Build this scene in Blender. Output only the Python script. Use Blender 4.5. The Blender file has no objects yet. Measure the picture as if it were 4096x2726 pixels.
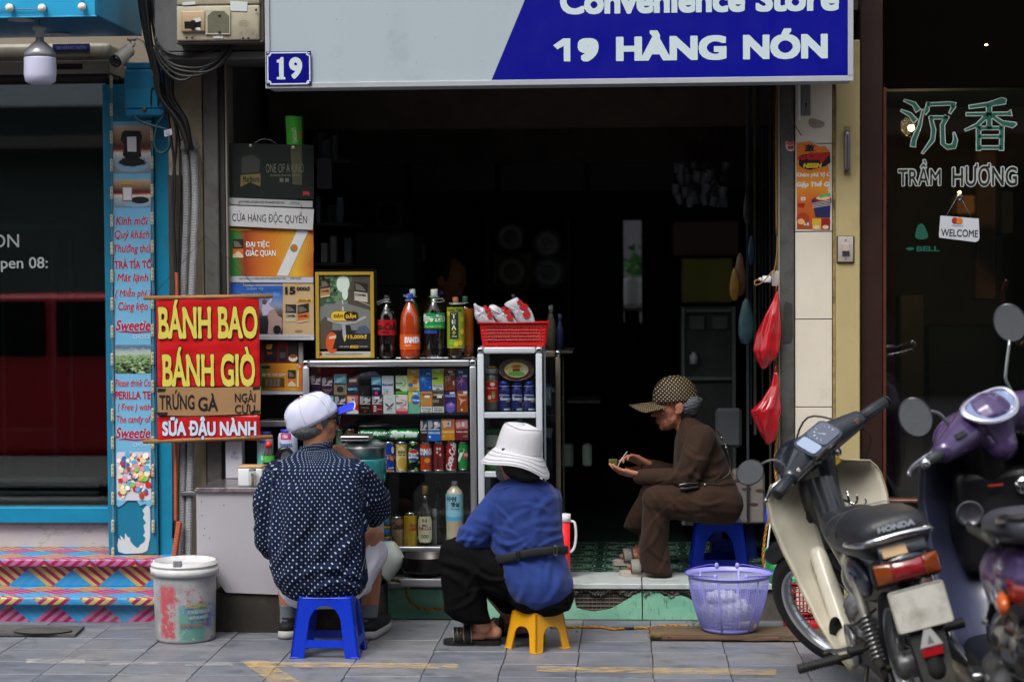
import bpy,bmesh,math,random
import numpy as np
from mathutils import Vector,Matrix,Euler
V3=Vector
E_=enumerate;rn_=range
TR_=Matrix.Translation;RO_=Matrix.Rotation
cos_=math.cos;sin_=math.sin;ru_=random.uniform
from mathutils.geometry import interpolate_bezier
random.seed(7)
SC=bpy.context.scene
COL=SC.collection
pi=math.pi
rad=math.radians
# camera
F=7680.0
CAM=V3((0,-8,1.49))
YAW,PITCH,ROLL=0.0627,0.0349,0.0067
_f=V3((-sin_(YAW)*cos_(PITCH),cos_(YAW)*cos_(PITCH),-sin_(PITCH)))
_r0=V3((cos_(YAW),sin_(YAW),0))
_u0=_r0.cross(_f)
_u=_u0*cos_(ROLL)+_r0*sin_(ROLL)
_r=_r0*cos_(ROLL)-_u0*sin_(ROLL)
cam=bpy.data.cameras.new("camera")
camo=bpy.data.objects.new("camera",cam)
COL.objects.link(camo)
cam.lens=36*F/4096
cam.sensor_width=36
cam.clip_start=0.1
cam.clip_end=300
cam.dof.use_dof=1
cam.dof.focus_distance=8.1
cam.dof.aperture_fstop=2.4
_m=Matrix((_r,_u,-_f)).transposed().to_4x4()
_m.translation=CAM
camo.matrix_world=_m
SC.camera=camo
# light
SUN_EL,SUN_AZ=58,200
w=bpy.data.worlds.new("World")
SC.world=w
w.use_nodes=1
nt=w.node_tree
bg=nt.nodes['Background']
sky=nt.nodes.new('ShaderNodeTexSky')
sky.sky_type='NISHITA'
sky.sun_disc=0
sky.sun_elevation=rad(SUN_EL)
sky.sun_rotation=rad(SUN_AZ)
sky.air_density=1.0
sky.dust_density=4.0
hsv=nt.nodes.new('ShaderNodeHueSaturation')
hsv.inputs['Saturation'].default_value=0.32
nt.links.new(sky.outputs[0],hsv.inputs['Color'])
nt.links.new(hsv.outputs[0],bg.inputs[0])
bg.inputs[1].default_value=0.15
sun=bpy.data.lights.new("sun",'SUN')
sun.energy=1.3
sun.angle=rad(25)
sun.color=(1,.96,.9)
suno=bpy.data.objects.new("sun",sun)
COL.objects.link(suno)
_d=V3((0.25,cos_(rad(SUN_EL)),-sin_(rad(SUN_EL))))
suno.rotation_euler=_d.to_track_quat('-Z','Y').to_euler()
SC.view_settings.view_transform='Standard'
SC.view_settings.look='None'
SC.view_settings.exposure=0.85
SC.view_settings.gamma=1.0
SC.view_settings.use_curve_mapping=0
try:
 SC.cycles.max_bounces=7
 SC.cycles.diffuse_bounces=3
 SC.cycles.transparent_max_bounces=12
 SC.cycles.use_denoising=1
except Exception:
 pass
# picture <> place
def ray(px,py):
 return _f+_r*((px-2048)/F)-_u*((py-1363)/F)
def at(px,py,Y):
 d=ray(px,py)
 return CAM+d*((Y-CAM.y)/d.y)
def gnd(px,py,z=0.0):
 d=ray(px,py)
 return CAM+d*((z-CAM.z)/d.z)
def rect(x0,y0,x1,y1,Y):
 a,b,c,d=at(x0,y0,Y),at(x1,y0,Y),at(x1,y1,Y),at(x0,y1,Y)
 return((a.x+d.x)/2,(b.x+c.x)/2,(c.z+d.z)/2,(a.z+b.z)/2)
# materials
def hx_(h):
 if not isinstance(h,str):
  return tuple(h[:3])
 h=h.lstrip('#')
 v=[int(h[i:i+2],16)/255 for i in(0,2,4)]
 return tuple(x/12.92 if x<=.04045 else((x+.055)/1.055)**2.4 for x in v)
MATS={}
class N:
 0
 def __init__(s,name):
  s.m=bpy.data.materials.new(name)
  s.m.use_nodes=1
  s.t=s.m.node_tree
  s.b=s.t.nodes['Principled BSDF']
  s.out=s.t.nodes['Material Output']
 def n(s,ty,**kw):
  k=s.t.nodes.new(ty)
  for a,b in kw.items():
   setattr(k,a,b)
  return k
 def l(s,a,b):
  s.t.links.new(a,b)
 def v(s,x,sock):
  if isinstance(x,(int,float)):
   sock.default_value=x
  elif isinstance(x,(tuple,list)):
   sock.default_value=tuple(x)+((1,)if len(x)==3 and sock.type=='RGBA' else())
  else:
   s.l(x,sock)
 def math(s,op,a,b=0,c=None):
  k=s.n('ShaderNodeMath',operation=op)
  s.v(a,k.inputs[0]);s.v(b,k.inputs[1])
  if c is not None:
   s.v(c,k.inputs[2])
  return k.outputs[0]
 def mix(s,f,a,b,bt='MIX'):
  k=s.n('ShaderNodeMix',data_type='RGBA',blend_type=bt)
  s.v(f,k.inputs[0]);s.v(a,k.inputs[6]);s.v(b,k.inputs[7])
  return k.outputs[2]
 def ns_(s,co,scale,det=3,rough=.55,sc3=None):
  if sc3:
   mp=s.n('ShaderNodeMapping');mp.inputs['Scale'].default_value=sc3
   s.l(co,mp.inputs[0]);co=mp.outputs[0]
  k=s.n('ShaderNodeTexNoise');k.inputs['Scale'].default_value=scale
  k.inputs['Detail'].default_value=det;k.inputs['Roughness'].default_value=rough
  s.l(co,k.inputs['Vector'])
  return k.outputs[0]
 def ramp(s,f,a,b,c0=(0,0,0,1),c1=(1,1,1,1)):
  k=s.n('ShaderNodeValToRGB')
  k.color_ramp.elements[0].position=a;k.color_ramp.elements[1].position=b
  k.color_ramp.elements[0].color=c0;k.color_ramp.elements[1].color=c1
  s.l(f,k.inputs[0])
  return k.outputs[0]
 def co(s,which='Object'):
  return s.n('ShaderNodeTexCoord').outputs[which]
 def bump(s,h,strength=.3,dist=.01):
  k=s.n('ShaderNodeBump');k.inputs['Strength'].default_value=strength
  k.inputs['Distance'].default_value=dist
  s.l(h,k.inputs['Height']);s.l(k.outputs[0],s.b.inputs['Normal'])
def mat(name,col,rough=.5,metal=0,var=0,vs=6,bump=0,bs=80,dirt=None,da=.5,ds=5,trans=0,ior=1.45,
emit=None,es=1,spec=.5,coat=0,sheen=0,sc3=None,alpha=None,sss=0):
 0
 if name in MATS:
  return MATS[name]
 s=N(name)
 c=hx_(col)
 co=s.co()
 out=None
 if var:
  f=s.ns_(co,vs,4,.6,sc3)
  lo=tuple(max(0,x*(1-var))for x in c)+(1,)
  hi=tuple(min(1,x*(1+var))for x in c)+(1,)
  out=s.ramp(f,.3,.7,lo,hi)
 if dirt is not None:
  f=s.ns_(co,ds,8,.68)
  f2=s.ramp(f,.62-.3*da,.78-.25*da)
  out=s.mix(s.math('MULTIPLY',f2,min(1,da*1.6)),out if out is not None else c,hx_(dirt)+(1,))
 if out is not None:
  s.l(out,s.b.inputs['Base Color'])
 else:
  s.b.inputs['Base Color'].default_value=c+(1,)
 if rough>.15 and metal<.9 and not trans:
  f=s.ns_(co,9,3)
  s.l(s.math('MULTIPLY_ADD',f,.16,rough-.08),s.b.inputs['Roughness'])
 else:
  s.b.inputs['Roughness'].default_value=rough
 s.b.inputs['Metallic'].default_value=metal
 s.b.inputs['Specular IOR Level'].default_value=spec
 s.b.inputs['IOR'].default_value=ior
 s.b.inputs['Transmission Weight'].default_value=trans
 s.b.inputs['Coat Weight'].default_value=coat
 s.b.inputs['Coat Roughness'].default_value=.08
 s.b.inputs['Sheen Weight'].default_value=sheen
 if sss:
  s.b.inputs['Subsurface Weight'].default_value=sss
  s.b.inputs['Subsurface Radius'].default_value=(.012,.005,.003)
 if alpha is not None:
  s.b.inputs['Alpha'].default_value=alpha
 if emit is not None:
  s.b.inputs['Emission Color'].default_value=hx_(emit)+(1,)
  s.b.inputs['Emission Strength'].default_value=es
 if bump:
  s.bump(s.ns_(co,bs,5,.6,sc3),bump,.004)
 MATS[name]=s.m
 return s.m
def pr(hx,rough=.45):
 0
 return mat('print_'+str(hx),hx,rough,var=.06,vs=14)
def gs_(name='pane_glass',tint=(.9,.95,.93),ior=1.5,mixin=0.0):
 0
 if name in MATS:
  return MATS[name]
 s=N(name)
 s.t.nodes.remove(s.b)
 tr=s.n('ShaderNodeBsdfTransparent');tr.inputs[0].default_value=tint+(1,)
 gl=s.n('ShaderNodeBsdfGlossy');gl.inputs['Roughness'].default_value=.012
 lw=s.n('ShaderNodeLayerWeight');lw.inputs[0].default_value=.5
 mx=s.n('ShaderNodeMixShader')
 p5=s.math('POWER',lw.outputs['Facing'],5)
 r0=((ior-1)/(ior+1))**2
 f=s.math('MINIMUM',s.math('MULTIPLY_ADD',p5,.9,r0+mixin),1)
 s.l(f,mx.inputs[0]);s.l(tr.outputs[0],mx.inputs[1]);s.l(gl.outputs[0],mx.inputs[2])
 s.l(mx.outputs[0],s.out.inputs[0])
 MATS[name]=s.m
 return s.m
# scene graph
def tag(o,lb=None,cat=None,group=None,kind=None):
 if lb:o['label']=lb
 if cat:o['category']=cat
 if group:o['group']=group
 if kind:o['kind']=kind
 return o
def TG(name,loc,lb,cat,group=None):
 o=bpy.data.objects.new(name,None)
 o.empty_display_size=.05
 COL.objects.link(o)
 o.location=loc
 return tag(o,lb,cat,group)
def wl_(o):
 v=V3((0,0,0))
 while o is not None:
  v=v+o.location
  o=o.parent
 return v
def copy_tree(o,parent=None):
 c=o.copy()
 COL.objects.link(c)
 c.parent=parent
 for ch in o.children:
  copy_tree(ch,c)
 return c
# mesh builder
class MB:
 def __init__(s):
  s.v=[];s.f=[];s.mi=[];s.sm=[]
  s.xf=None
 def add(s,vs,fs,mi=0,smo=0):
  o=len(s.v)
  if s.xf is not None:
   vs=[s.xf@V3(p)for p in vs]
  s.v.extend([tuple(p)for p in vs])
  for f in fs:
   s.f.append([i+o for i in f]);s.mi.append(mi);s.sm.append(smo)
  return s
 def box(s,x0,x1,y0,y1,z0,z1,bev=0,mi=0,M=None,seg=1):
  x0,x1=min(x0,x1),max(x0,x1);y0,y1=min(y0,y1),max(y0,y1);z0,z1=min(z0,z1),max(z0,z1)
  vs=[(x0,y0,z0),(x1,y0,z0),(x1,y1,z0),(x0,y1,z0),(x0,y0,z1),(x1,y0,z1),(x1,y1,z1),(x0,y1,z1)]
  fs=[(0,3,2,1),(4,5,6,7),(0,1,5,4),(1,2,6,5),(2,3,7,6),(3,0,4,7)]
  if bev>0:
   bm=bmesh.new()
   bv=[bm.verts.new(p)for p in vs]
   for f in fs:bm.faces.new([bv[i]for i in f])
   bmesh.ops.bevel(bm,geom=bm.edges[:],offset=min(bev,.49*min(x1-x0,y1-y0,z1-z0)),segments=seg,profile=.5,affect='EDGES')
   bm.verts.index_update()
   vs=[tuple(p.co)for p in bm.verts];fs=[[q.index for q in f.verts]for f in bm.faces]
   bm.free()
  if M is not None:
   vs=[M@V3(p)for p in vs]
  return s.add(vs,fs,mi,bev>0 and seg>1)
 def prism(s,pts,y0,y1,mi=0,smo=0):
  0
  n=len(pts)
  s.add([(p[0],y0,p[1])for p in pts]+[(p[0],y1,p[1])for p in pts],[list(rn_(n)),list(rn_(2*n-1,n-1,-1))],mi)
  return s._sides(len(s.v)-2*n,n,mi,smo)
 def pb_(s,px0,py0,px1,py1,Y0,Y1,bev=0,mi=0,seg=1):
  0
  x0,x1,z0,z1=rect(px0,py0,px1,py1,Y0)
  return s.box(x0,x1,Y0,Y1,z0,z1,bev,mi,None,seg)
 def _sides(s,o,n,mi,smo):
  for i in rn_(n):
   j=(i+1)%n
   s.f.append([o+i,o+n+i,o+n+j,o+j]);s.mi.append(mi);s.sm.append(smo)
  return s
 def pp_(s,pts,Y,th=.004,mi=0):
  0
  q=[at(p[0],p[1],Y)for p in pts]
  return s.prism([(p.x,p.z)for p in q],Y,Y+th,mi)
 def tb_(s,pts,r,seg=8,cap=1,mi=0,cl=0,up=None,smo=1,pw=None):
  pts=[V3(p)for p in pts]
  n=len(pts)
  rr=r if isinstance(r,(list,tuple))else[r]*n
  rg_=[]
  prev=None
  for i,p in E_(pts):
   if cl:
    t=pts[(i+1)%n]-pts[i-1]
   else:
    t=pts[min(i+1,n-1)]-pts[max(i-1,0)]
   if t.length<1e-9:t=V3((0,0,1))
   t.normalize()
   if up is not None:
    a=V3(up)-t*V3(up).dot(t)
    if a.length<1e-4:a=t.orthogonal()
   elif prev is None:
    a=t.orthogonal()
   else:
    a=prev-t*prev.dot(t)
    if a.length<1e-6:a=t.orthogonal()
   a.normalize();prev=a
   b=t.cross(a)
   ra,rb=(rr[i]if isinstance(rr[i],(tuple,list))else(rr[i],rr[i]))
   ring=[]
   for k in rn_(seg):
    th=2*pi*k/seg
    ca,sa=cos_(th),sin_(th)
    if pw:
     ca=math.copysign(abs(ca)**pw,ca);sa=math.copysign(abs(sa)**pw,sa)
    ring.append(p+a*ra*ca+b*rb*sa)
   rg_.append(ring)
  return s.loft(rg_,cap,mi,cl,smo)
 def loft(s,rg_,cap=1,mi=0,cl=0,smo=1):
  n=len(rg_);m=len(rg_[0])
  vs=[p for rg in rg_ for p in rg]
  fs=[]
  for i in rn_(n if cl else n-1):
   a=i*m;b=((i+1)%n)*m
   for k in rn_(m):
    l=(k+1)%m
    fs.append((a+k,a+l,b+l,b+k))
  if cap and not cl:
   fs.append(list(rn_(m-1,-1,-1)));fs.append([(n-1)*m+k for k in rn_(m)])
  return s.add(vs,fs,mi,smo)
 def la_(s,prof,c=(0,0,0),seg=24,mi=0,smo=1,M=None,sx=1,sy=1,cap=1):
  rg_=[]
  for r,z in prof:
   ring=[V3((c[0]+sx*r*cos_(2*pi*k/seg),c[1]+sy*r*sin_(2*pi*k/seg),c[2]+z))for k in rn_(seg)]
   if M is not None:ring=[M@p for p in ring]
   rg_.append(ring)
  return s.loft(rg_,cap,mi,0,smo)
 def ball(s,c,r,seg=16,mi=0,M=None):
  if not isinstance(r,(tuple,list)):r=(r,r,r)
  rg_=[]
  h=seg//2
  for i in rn_(1,h):
   ph=pi*i/h
   rg=[V3((r[0]*sin_(ph)*cos_(2*pi*k/seg),r[1]*sin_(ph)*sin_(2*pi*k/seg),-r[2]*cos_(ph)))for k in rn_(seg)]
   if M is not None:rg=[M@p for p in rg]
   rg_.append([p+V3(c)for p in rg])
  return s.loft(rg_,1,mi)
 def grid(s,fn,nu,nv,mi=0,smo=1):
  vs=[fn(i/nu,j/nv)for j in rn_(nv+1)for i in rn_(nu+1)]
  fs=[(j*(nu+1)+i,j*(nu+1)+i+1,(j+1)*(nu+1)+i+1,(j+1)*(nu+1)+i)for j in rn_(nv)for i in rn_(nu)]
  return s.add(vs,fs,mi,smo)
 def mk(s,name,mats,parent=None,lb=None,cat=None,group=None,kind=None,origin=None,fix=1):
  me=bpy.data.meshes.new(name)
  off=wl_(parent)if parent is not None else V3((0,0,0))
  og=V3(origin)if origin is not None else V3((0,0,0))
  if parent is None and origin is None and s.v:
   a=np.array(s.v);mn=a.min(0);mx=a.max(0)
   og=V3(((mn[0]+mx[0])/2,(mn[1]+mx[1])/2,mn[2]))
  if parent is not None:
   base=off
  else:
   base=og
  a=[(p[0]-base.x,p[1]-base.y,p[2]-base.z)for p in s.v]
  me.from_pydata(a,[],s.f)
  if not isinstance(mats,(list,tuple)):mats=[mats]
  for m in mats:me.materials.append(m)
  me.polygons.foreach_set('material_index',s.mi)
  me.polygons.foreach_set('use_smooth',s.sm)
  if fix:
   bm=bmesh.new();bm.from_mesh(me)
   bmesh.ops.recalc_face_normals(bm,faces=bm.faces[:])
   bm.to_mesh(me);bm.free()
  me.update()
  o=bpy.data.objects.new(name,me)
  COL.objects.link(o)
  if parent is not None:
   o.parent=parent
  else:
   o.location=base
  tag(o,lb,cat,group,kind)
  return o
def solidify(o,th,offset=0):
 md=o.modifiers.new('s','SOLIDIFY');md.thickness=th;md.offset=offset
 return o
def st_r(mb,name,m,parent=None,lb=None):
 return mb.mk(name,m,parent,lb=lb,kind='structure' if parent is None else None)
def ch_(pts,n=6):
 0
 P=[V3(p)for p in pts]
 out=[]
 for i in rn_(len(P)-1):
  p0=P[max(i-1,0)];p1=P[i];p2=P[i+1];p3=P[min(i+2,len(P)-1)]
  for k in rn_(n):
   t=k/n
   out.append(.5*((2*p1)+(p2-p0)*t+(2*p0-5*p1+4*p2-p3)*t*t+(3*p1-p0-3*p2+p3)*t**3))
 out.append(P[-1])
 return out
def rrect(x0,x1,z0,z1,r,n=4):
 out=[]
 for cx,cz,a in((x1-r,z1-r,0),(x0+r,z1-r,90),(x0+r,z0+r,180),(x1-r,z0+r,270)):
  for k in rn_(n+1):
   t=rad(a+90*k/n)
   out.append((cx+r*cos_(t),cz+r*sin_(t)))
 return out
def ell(cx,cz,rx,rz,n=28):
 return[(cx+rx*cos_(2*pi*k/n),cz+rz*sin_(2*pi*k/n))for k in rn_(n)]
# lettering
_tc={}
def _outline(txt):
 if txt in _tc:return _tc[txt]
 cu=bpy.data.curves.new('t','FONT');cu.body=txt;cu.resolution_u=3
 ob=bpy.data.objects.new('t',cu);COL.objects.link(ob)
 dg=bpy.context.evaluated_depsgraph_get()
 c2=ob.evaluated_get(dg).to_curve(dg)
 polys=[]
 for sp in c2.splines:
  bp=sp.bezier_points;n=len(bp);pts=[]
  for i in rn_(n):
   a,b=bp[i],bp[(i+1)%n]
   q=interpolate_bezier(a.co,a.handle_right,b.handle_left,b.co,5)
   pts+=[(p.x,p.y)for p in q[:-1]]
  if len(pts)>2:polys.append(np.array(pts))
 ob.evaluated_get(dg).to_curve_clear()
 bpy.data.objects.remove(ob);bpy.data.curves.remove(cu)
 _tc[txt]=polys
 return polys
_fc={}
def glyphs(txt,rows=34,bo=0.0,sh=0.0,flare=0.0,pad=.12,sq=0):
 0
 key=(txt,rows,bo,sh,flare,sq)
 if key in _fc:return _fc[key]
 polys=_outline(txt)
 A=np.concatenate(polys);mn=A.min(0);mx=A.max(0)
 H=.72
 h=H/rows
 xs=np.arange(mn[0]-pad,mx[0]+pad,h);ys=np.arange(mn[1]-pad,mx[1]+pad,h)
 X,Y=np.meshgrid(xs,ys)
 best=np.full(X.shape,9.);wind=np.zeros(X.shape)
 for p in polys:
  q=np.roll(p,-1,0)
  x0,x1=p[:,0].min()-pad,p[:,0].max()+pad
  i0,i1=np.searchsorted(xs,x0),np.searchsorted(xs,x1)
  if i1<=i0:continue
  XX=X[:,i0:i1,None];YY=Y[:,i0:i1,None]
  ax,ay=p[:,0],p[:,1];bx,by=q[:,0],q[:,1]
  dx,dy=bx-ax,by-ay;L=dx*dx+dy*dy+1e-12
  t=np.clip(((XX-ax)*dx+(YY-ay)*dy)/L,0,1)
  if sq:
   T=np.linspace(0,1,9)[:,None];SX=(ax+T*dx).ravel();SY=(ay+T*dy).ravel()
   d=np.maximum(np.abs(X[:,i0:i1,None]-SX),np.abs(Y[:,i0:i1,None]-SY)).min(-1)
  else:
   d=np.sqrt(((XX-ax-t*dx)**2+(YY-ay-t*dy)**2).min(-1))
  best[:,i0:i1]=np.minimum(best[:,i0:i1],d)
  up=(ay<=YY)&(by>YY);dn=(ay>YY)&(by<=YY)
  cr=dx*(YY-ay)-(XX-ax)*dy
  wind[:,i0:i1]+=(up&(cr>0)).sum(-1)-(dn&(cr<0)).sum(-1)
 sd=np.where(wind!=0,best,-best)+bo
 if flare:
  sd=sd+flare*(np.exp(-((Y-.02)/.09)**2)+np.exp(-((Y-.66)/.09)**2))
 S=sd
 ny,nx=S.shape
 vs=[];fs=[]
 ins=S>0
 full=ins[:-1,:-1]&ins[1:,:-1]&ins[:-1,1:]&ins[1:,1:]
 anyi=ins[:-1,:-1]|ins[1:,:-1]|ins[:-1,1:]|ins[1:,1:]
 for j in rn_(ny-1):
  i=0;row=anyi[j]
  if not row.any():continue
  while i<nx-1:
   if full[j,i]:
    k=i
    while k<nx-1 and full[j,k]:k+=1
    o=len(vs)
    vs+=[(xs[i],ys[j]),(xs[k],ys[j]),(xs[k],ys[j+1]),(xs[i],ys[j+1])]
    fs.append((o,o+1,o+2,o+3));i=k
   elif row[i]:
    c=[(xs[i],ys[j],S[j,i]),(xs[i+1],ys[j],S[j,i+1]),(xs[i+1],ys[j+1],S[j+1,i+1]),(xs[i],ys[j+1],S[j+1,i])]
    poly=[]
    for a in rn_(4):
     p,q=c[a],c[(a+1)%4]
     if p[2]>0:poly.append(p[:2])
     if(p[2]>0)!=(q[2]>0):
      t=p[2]/(p[2]-q[2]);poly.append((p[0]+t*(q[0]-p[0]),p[1]+t*(q[1]-p[1])))
    if len(poly)>2:
     o=len(vs);vs+=poly;fs.append(tuple(rn_(o,o+len(poly))))
    i+=1
   else:
    i+=1
 V=np.array(vs)
 if sh:V[:,0]+=V[:,1]*sh
 base_mn=mn-bo;base_mx=mx+bo
 if sh:
  base_mn=V.min(0);base_mx=V.max(0)
 _fc[key]=(V,fs,base_mn,base_mx)
 return _fc[key]
def text(mb,txt,x0,x1,z0,z1,y,mi=0,bo=.02,sh=0,flare=0,rows=26,rot=0,map=None,xt=0,sq=0):
 0
 V,fs,mn,mx=glyphs(txt,rows,bo+xt,sh,flare,sq=sq)
 _,_,m0,m1=glyphs(txt,rows,bo,sh,flare,sq=sq)if xt else(0,0,mn,mx)
 sx=(x1-x0)/(m1[0]-m0[0]);sz=(z1-z0)/(m1[1]-m0[1])
 P=[]
 cx,cz=(x0+x1)/2,(z0+z1)/2
 for p in V:
  X=x0+(p[0]-m0[0])*sx;Z=z0+(p[1]-m0[1])*sz
  if rot:
   dx,dz=X-cx,Z-cz
   X=cx+dx*cos_(rot)-dz*sin_(rot);Z=cz+dx*sin_(rot)+dz*cos_(rot)
  P.append(map(X,y,Z)if map else(X,y,Z))
 mb.add(P,fs,mi)
 return mb
def pt_(mb,txt,px0,py0,px1,py1,Y,**kw):
 0
 x0,x1,z0,z1=rect(px0,py0,px1,py1,Y)
 return text(mb,txt,x0,x1,z0,z1,Y,**kw)
def flat(mb,pts,y,mi=0):
 0
 mb.add([(p[0],y,p[1])for p in pts],[list(rn_(len(pts)))],mi)
 return mb
def pf_(mb,pts,Y,mi=0):
 q=[at(p[0],p[1],Y)for p in pts]
 return flat(mb,[(p.x,p.z)for p in q],Y,mi)
def pq_(mb,x0,y0,x1,y1,Y,mi=0):
 return pf_(mb,[(x0,y0),(x1,y0),(x1,y1),(x0,y1)],Y,mi)
# soft bodies by remeshing
def og_(mb,name,m,parent,voxel=.006,smo=4,disp=None,lb=None,patfn=None,fac=.5,deci=None):
 0
 me=bpy.data.meshes.new('tmp')
 me.from_pydata([tuple(p)for p in mb.v],[],mb.f)
 bm=bmesh.new();bm.from_mesh(me);bmesh.ops.recalc_face_normals(bm,faces=bm.faces[:]);bm.to_mesh(me);bm.free()
 ob=bpy.data.objects.new('tmp',me);COL.objects.link(ob)
 r=ob.modifiers.new('r','REMESH');r.mode='VOXEL';r.voxel_size=voxel;r.adaptivity=0
 sm=ob.modifiers.new('s','SMOOTH');sm.factor=fac;sm.iterations=smo
 dg=bpy.context.evaluated_depsgraph_get()
 me2=bpy.data.meshes.new_from_object(ob.evaluated_get(dg))
 bpy.data.objects.remove(ob);bpy.data.meshes.remove(me)
 n=len(me2.vertices)
 P=np.empty(n*3);me2.vertices.foreach_get('co',P);P=P.reshape(-1,3)
 if disp is not None:
  Nn=np.empty(n*3);me2.vertices.foreach_get('normal',Nn);Nn=Nn.reshape(-1,3)
  P=P+Nn*disp(P,Nn)[:,None]
 if patfn is not None:
  uv=patfn(P)
  at_=me2.attributes.new('pat','FLOAT_VECTOR','POINT')
  at_.data.foreach_set('vector',uv.astype(np.float32).ravel())
 off=wl_(parent)if parent is not None else V3((0,0,0))
 P=P-np.array(off)[None]
 me2.vertices.foreach_set('co',P.ravel())
 me2.polygons.foreach_set('use_smooth',[1]*len(me2.polygons))
 me2.materials.clear()
 me2.materials.append(m)
 me2.name=name
 me2.update()
 o=bpy.data.objects.new(name,me2);COL.objects.link(o);o.parent=parent
 tag(o,lb)
 return o
def cp_(mb,a,b,ra,rb,seg=14):
 0
 a=V3(a);b=V3(b)
 d=(b-a);L=d.length
 if L<1e-6:return mb
 d=d/L
 pts=[];rs=[]
 for k in rn_(5):
  t=pi/2*k/4
  pts.append(a-d*ra*cos_(t));rs.append(max(ra*sin_(t),.0008))
 for k in rn_(1,5):
  pts.append(a+d*L*k/5);rs.append(ra+(rb-ra)*k/5)
 for k in rn_(5):
  t=pi/2*k/4
  pts.append(b+d*rb*sin_(t));rs.append(max(rb*cos_(t),.0008))
 return mb.tb_(pts,rs,seg)
# ================================================================ SETTING
def weave_mat():
 0
 s=N('woven_stripe_print')
 co=s.co()
 sp=s.n('ShaderNodeSeparateXYZ');s.l(co,sp.inputs[0])
 x,y,z=sp.outputs
 v=s.math('SUBTRACT',z,y)
 sx=s.math('DIVIDE',x,.205);sv=s.math('DIVIDE',v,.165)
 p=s.math('ADD',sx,sv);q=s.math('SUBTRACT',sx,sv)
 fp=s.math('FLOOR',p);fq=s.math('FLOOR',q)
 par=s.math('PINGPONG',s.math('ADD',fp,fq),1)
 st1=s.math('GREATER_THAN',s.math('FRACT',s.math('MULTIPLY',s.math('FRACT',p),4.0)),.52)
 st2=s.math('GREATER_THAN',s.math('FRACT',s.math('MULTIPLY',s.math('FRACT',q),4.0)),.52)
 st=s.math('ADD',s.math('MULTIPLY',st1,par),s.math('MULTIPLY',st2,s.math('SUBTRACT',1,par)))
 idx=s.math('ADD',s.math('MULTIPLY',fp,1.0),s.math('MULTIPLY',fq,2.0))
 h=s.math('MODULO',s.math('ADD',idx,300),3)
 isblue=s.math('LESS_THAN',h,.5)
 isyel=s.math('MULTIPLY',s.math('GREATER_THAN',h,.5),s.math('LESS_THAN',h,1.5))
 mag=hx_('#8c1848')+(1,)
 a=s.mix(isyel,hx_('#a5648f')+(1,),hx_('#b0a064')+(1,))
 a=s.mix(st,a,mag)
 b=s.mix(st,hx_('#2486c0')+(1,),hx_('#3a8cb6')+(1,))
 c=s.mix(isblue,a,b)
 gr=s.ns_(co,7,8,.7)
 gf=s.ramp(gr,.5,.75)
 c=s.mix(s.math('MULTIPLY',gf,.6),c,hx_('#6d7068')+(1,))
 s.l(c,s.b.inputs['Base Color'])
 s.b.inputs['Roughness'].default_value=.42
 return s.m
def slate_mat():
 s=N('slate_paving')
 co=s.co()
 oi=s.n('ShaderNodeObjectInfo')
 off=s.n('ShaderNodeVectorMath',operation='ADD')
 cb=s.n('ShaderNodeCombineXYZ')
 s.l(s.math('MULTIPLY',oi.outputs['Random'],40),cb.inputs[0])
 s.l(s.math('MULTIPLY',oi.outputs['Random'],17),cb.inputs[1])
 s.l(co,off.inputs[0]);s.l(cb.outputs[0],off.inputs[1])
 c2=off.outputs[0]
 f=s.ns_(c2,6,7,.7,(1,2.4,1))
 base=s.ramp(f,.28,.74,hx_('#565a63')+(1,),hx_('#7d8087')+(1,))
 tone=s.mix(oi.outputs['Random'],(.74,.78,.86,1),(1.1,1.07,1.02,1))
 c=s.mix(1.0,base,tone,'MULTIPLY')
 wrn=s.ramp(s.ns_(co,1.4,6,.6),.5,.75)
 geo=s.n('ShaderNodeNewGeometry')
 d=s.ns_(geo.outputs['Position'],2.2,7,.7)
 df=s.ramp(d,.48,.72)
 c=s.mix(s.math('MULTIPLY',df,.6),c,hx_('#77716a')+(1,))
 st2=s.ramp(s.ns_(geo.outputs['Position'],7,8,.78),.54,.64)
 c=s.mix(s.math('MULTIPLY',st2,.6),c,hx_('#3f3e40')+(1,))
 st3=s.ramp(s.ns_(geo.outputs['Position'],34,3,.6),.73,.76)
 c=s.mix(s.math('MULTIPLY',st3,.6),c,hx_('#a8a59e')+(1,))
 sp=s.ns_(geo.outputs['Position'],60,4,.7)
 c=s.mix(s.math('MULTIPLY',s.ramp(sp,.62,.7),.35),c,hx_('#3b3d42')+(1,))
 s.l(c,s.b.inputs['Base Color'])
 r=s.math('MULTIPLY_ADD',f,.35,.26)
 s.l(s.math('MULTIPLY_ADD',df,.25,r),s.b.inputs['Roughness'])
 s.bump(s.ns_(c2,40,6,.75,(1,1.6,1)),.3,.003)
 return s.m
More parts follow.
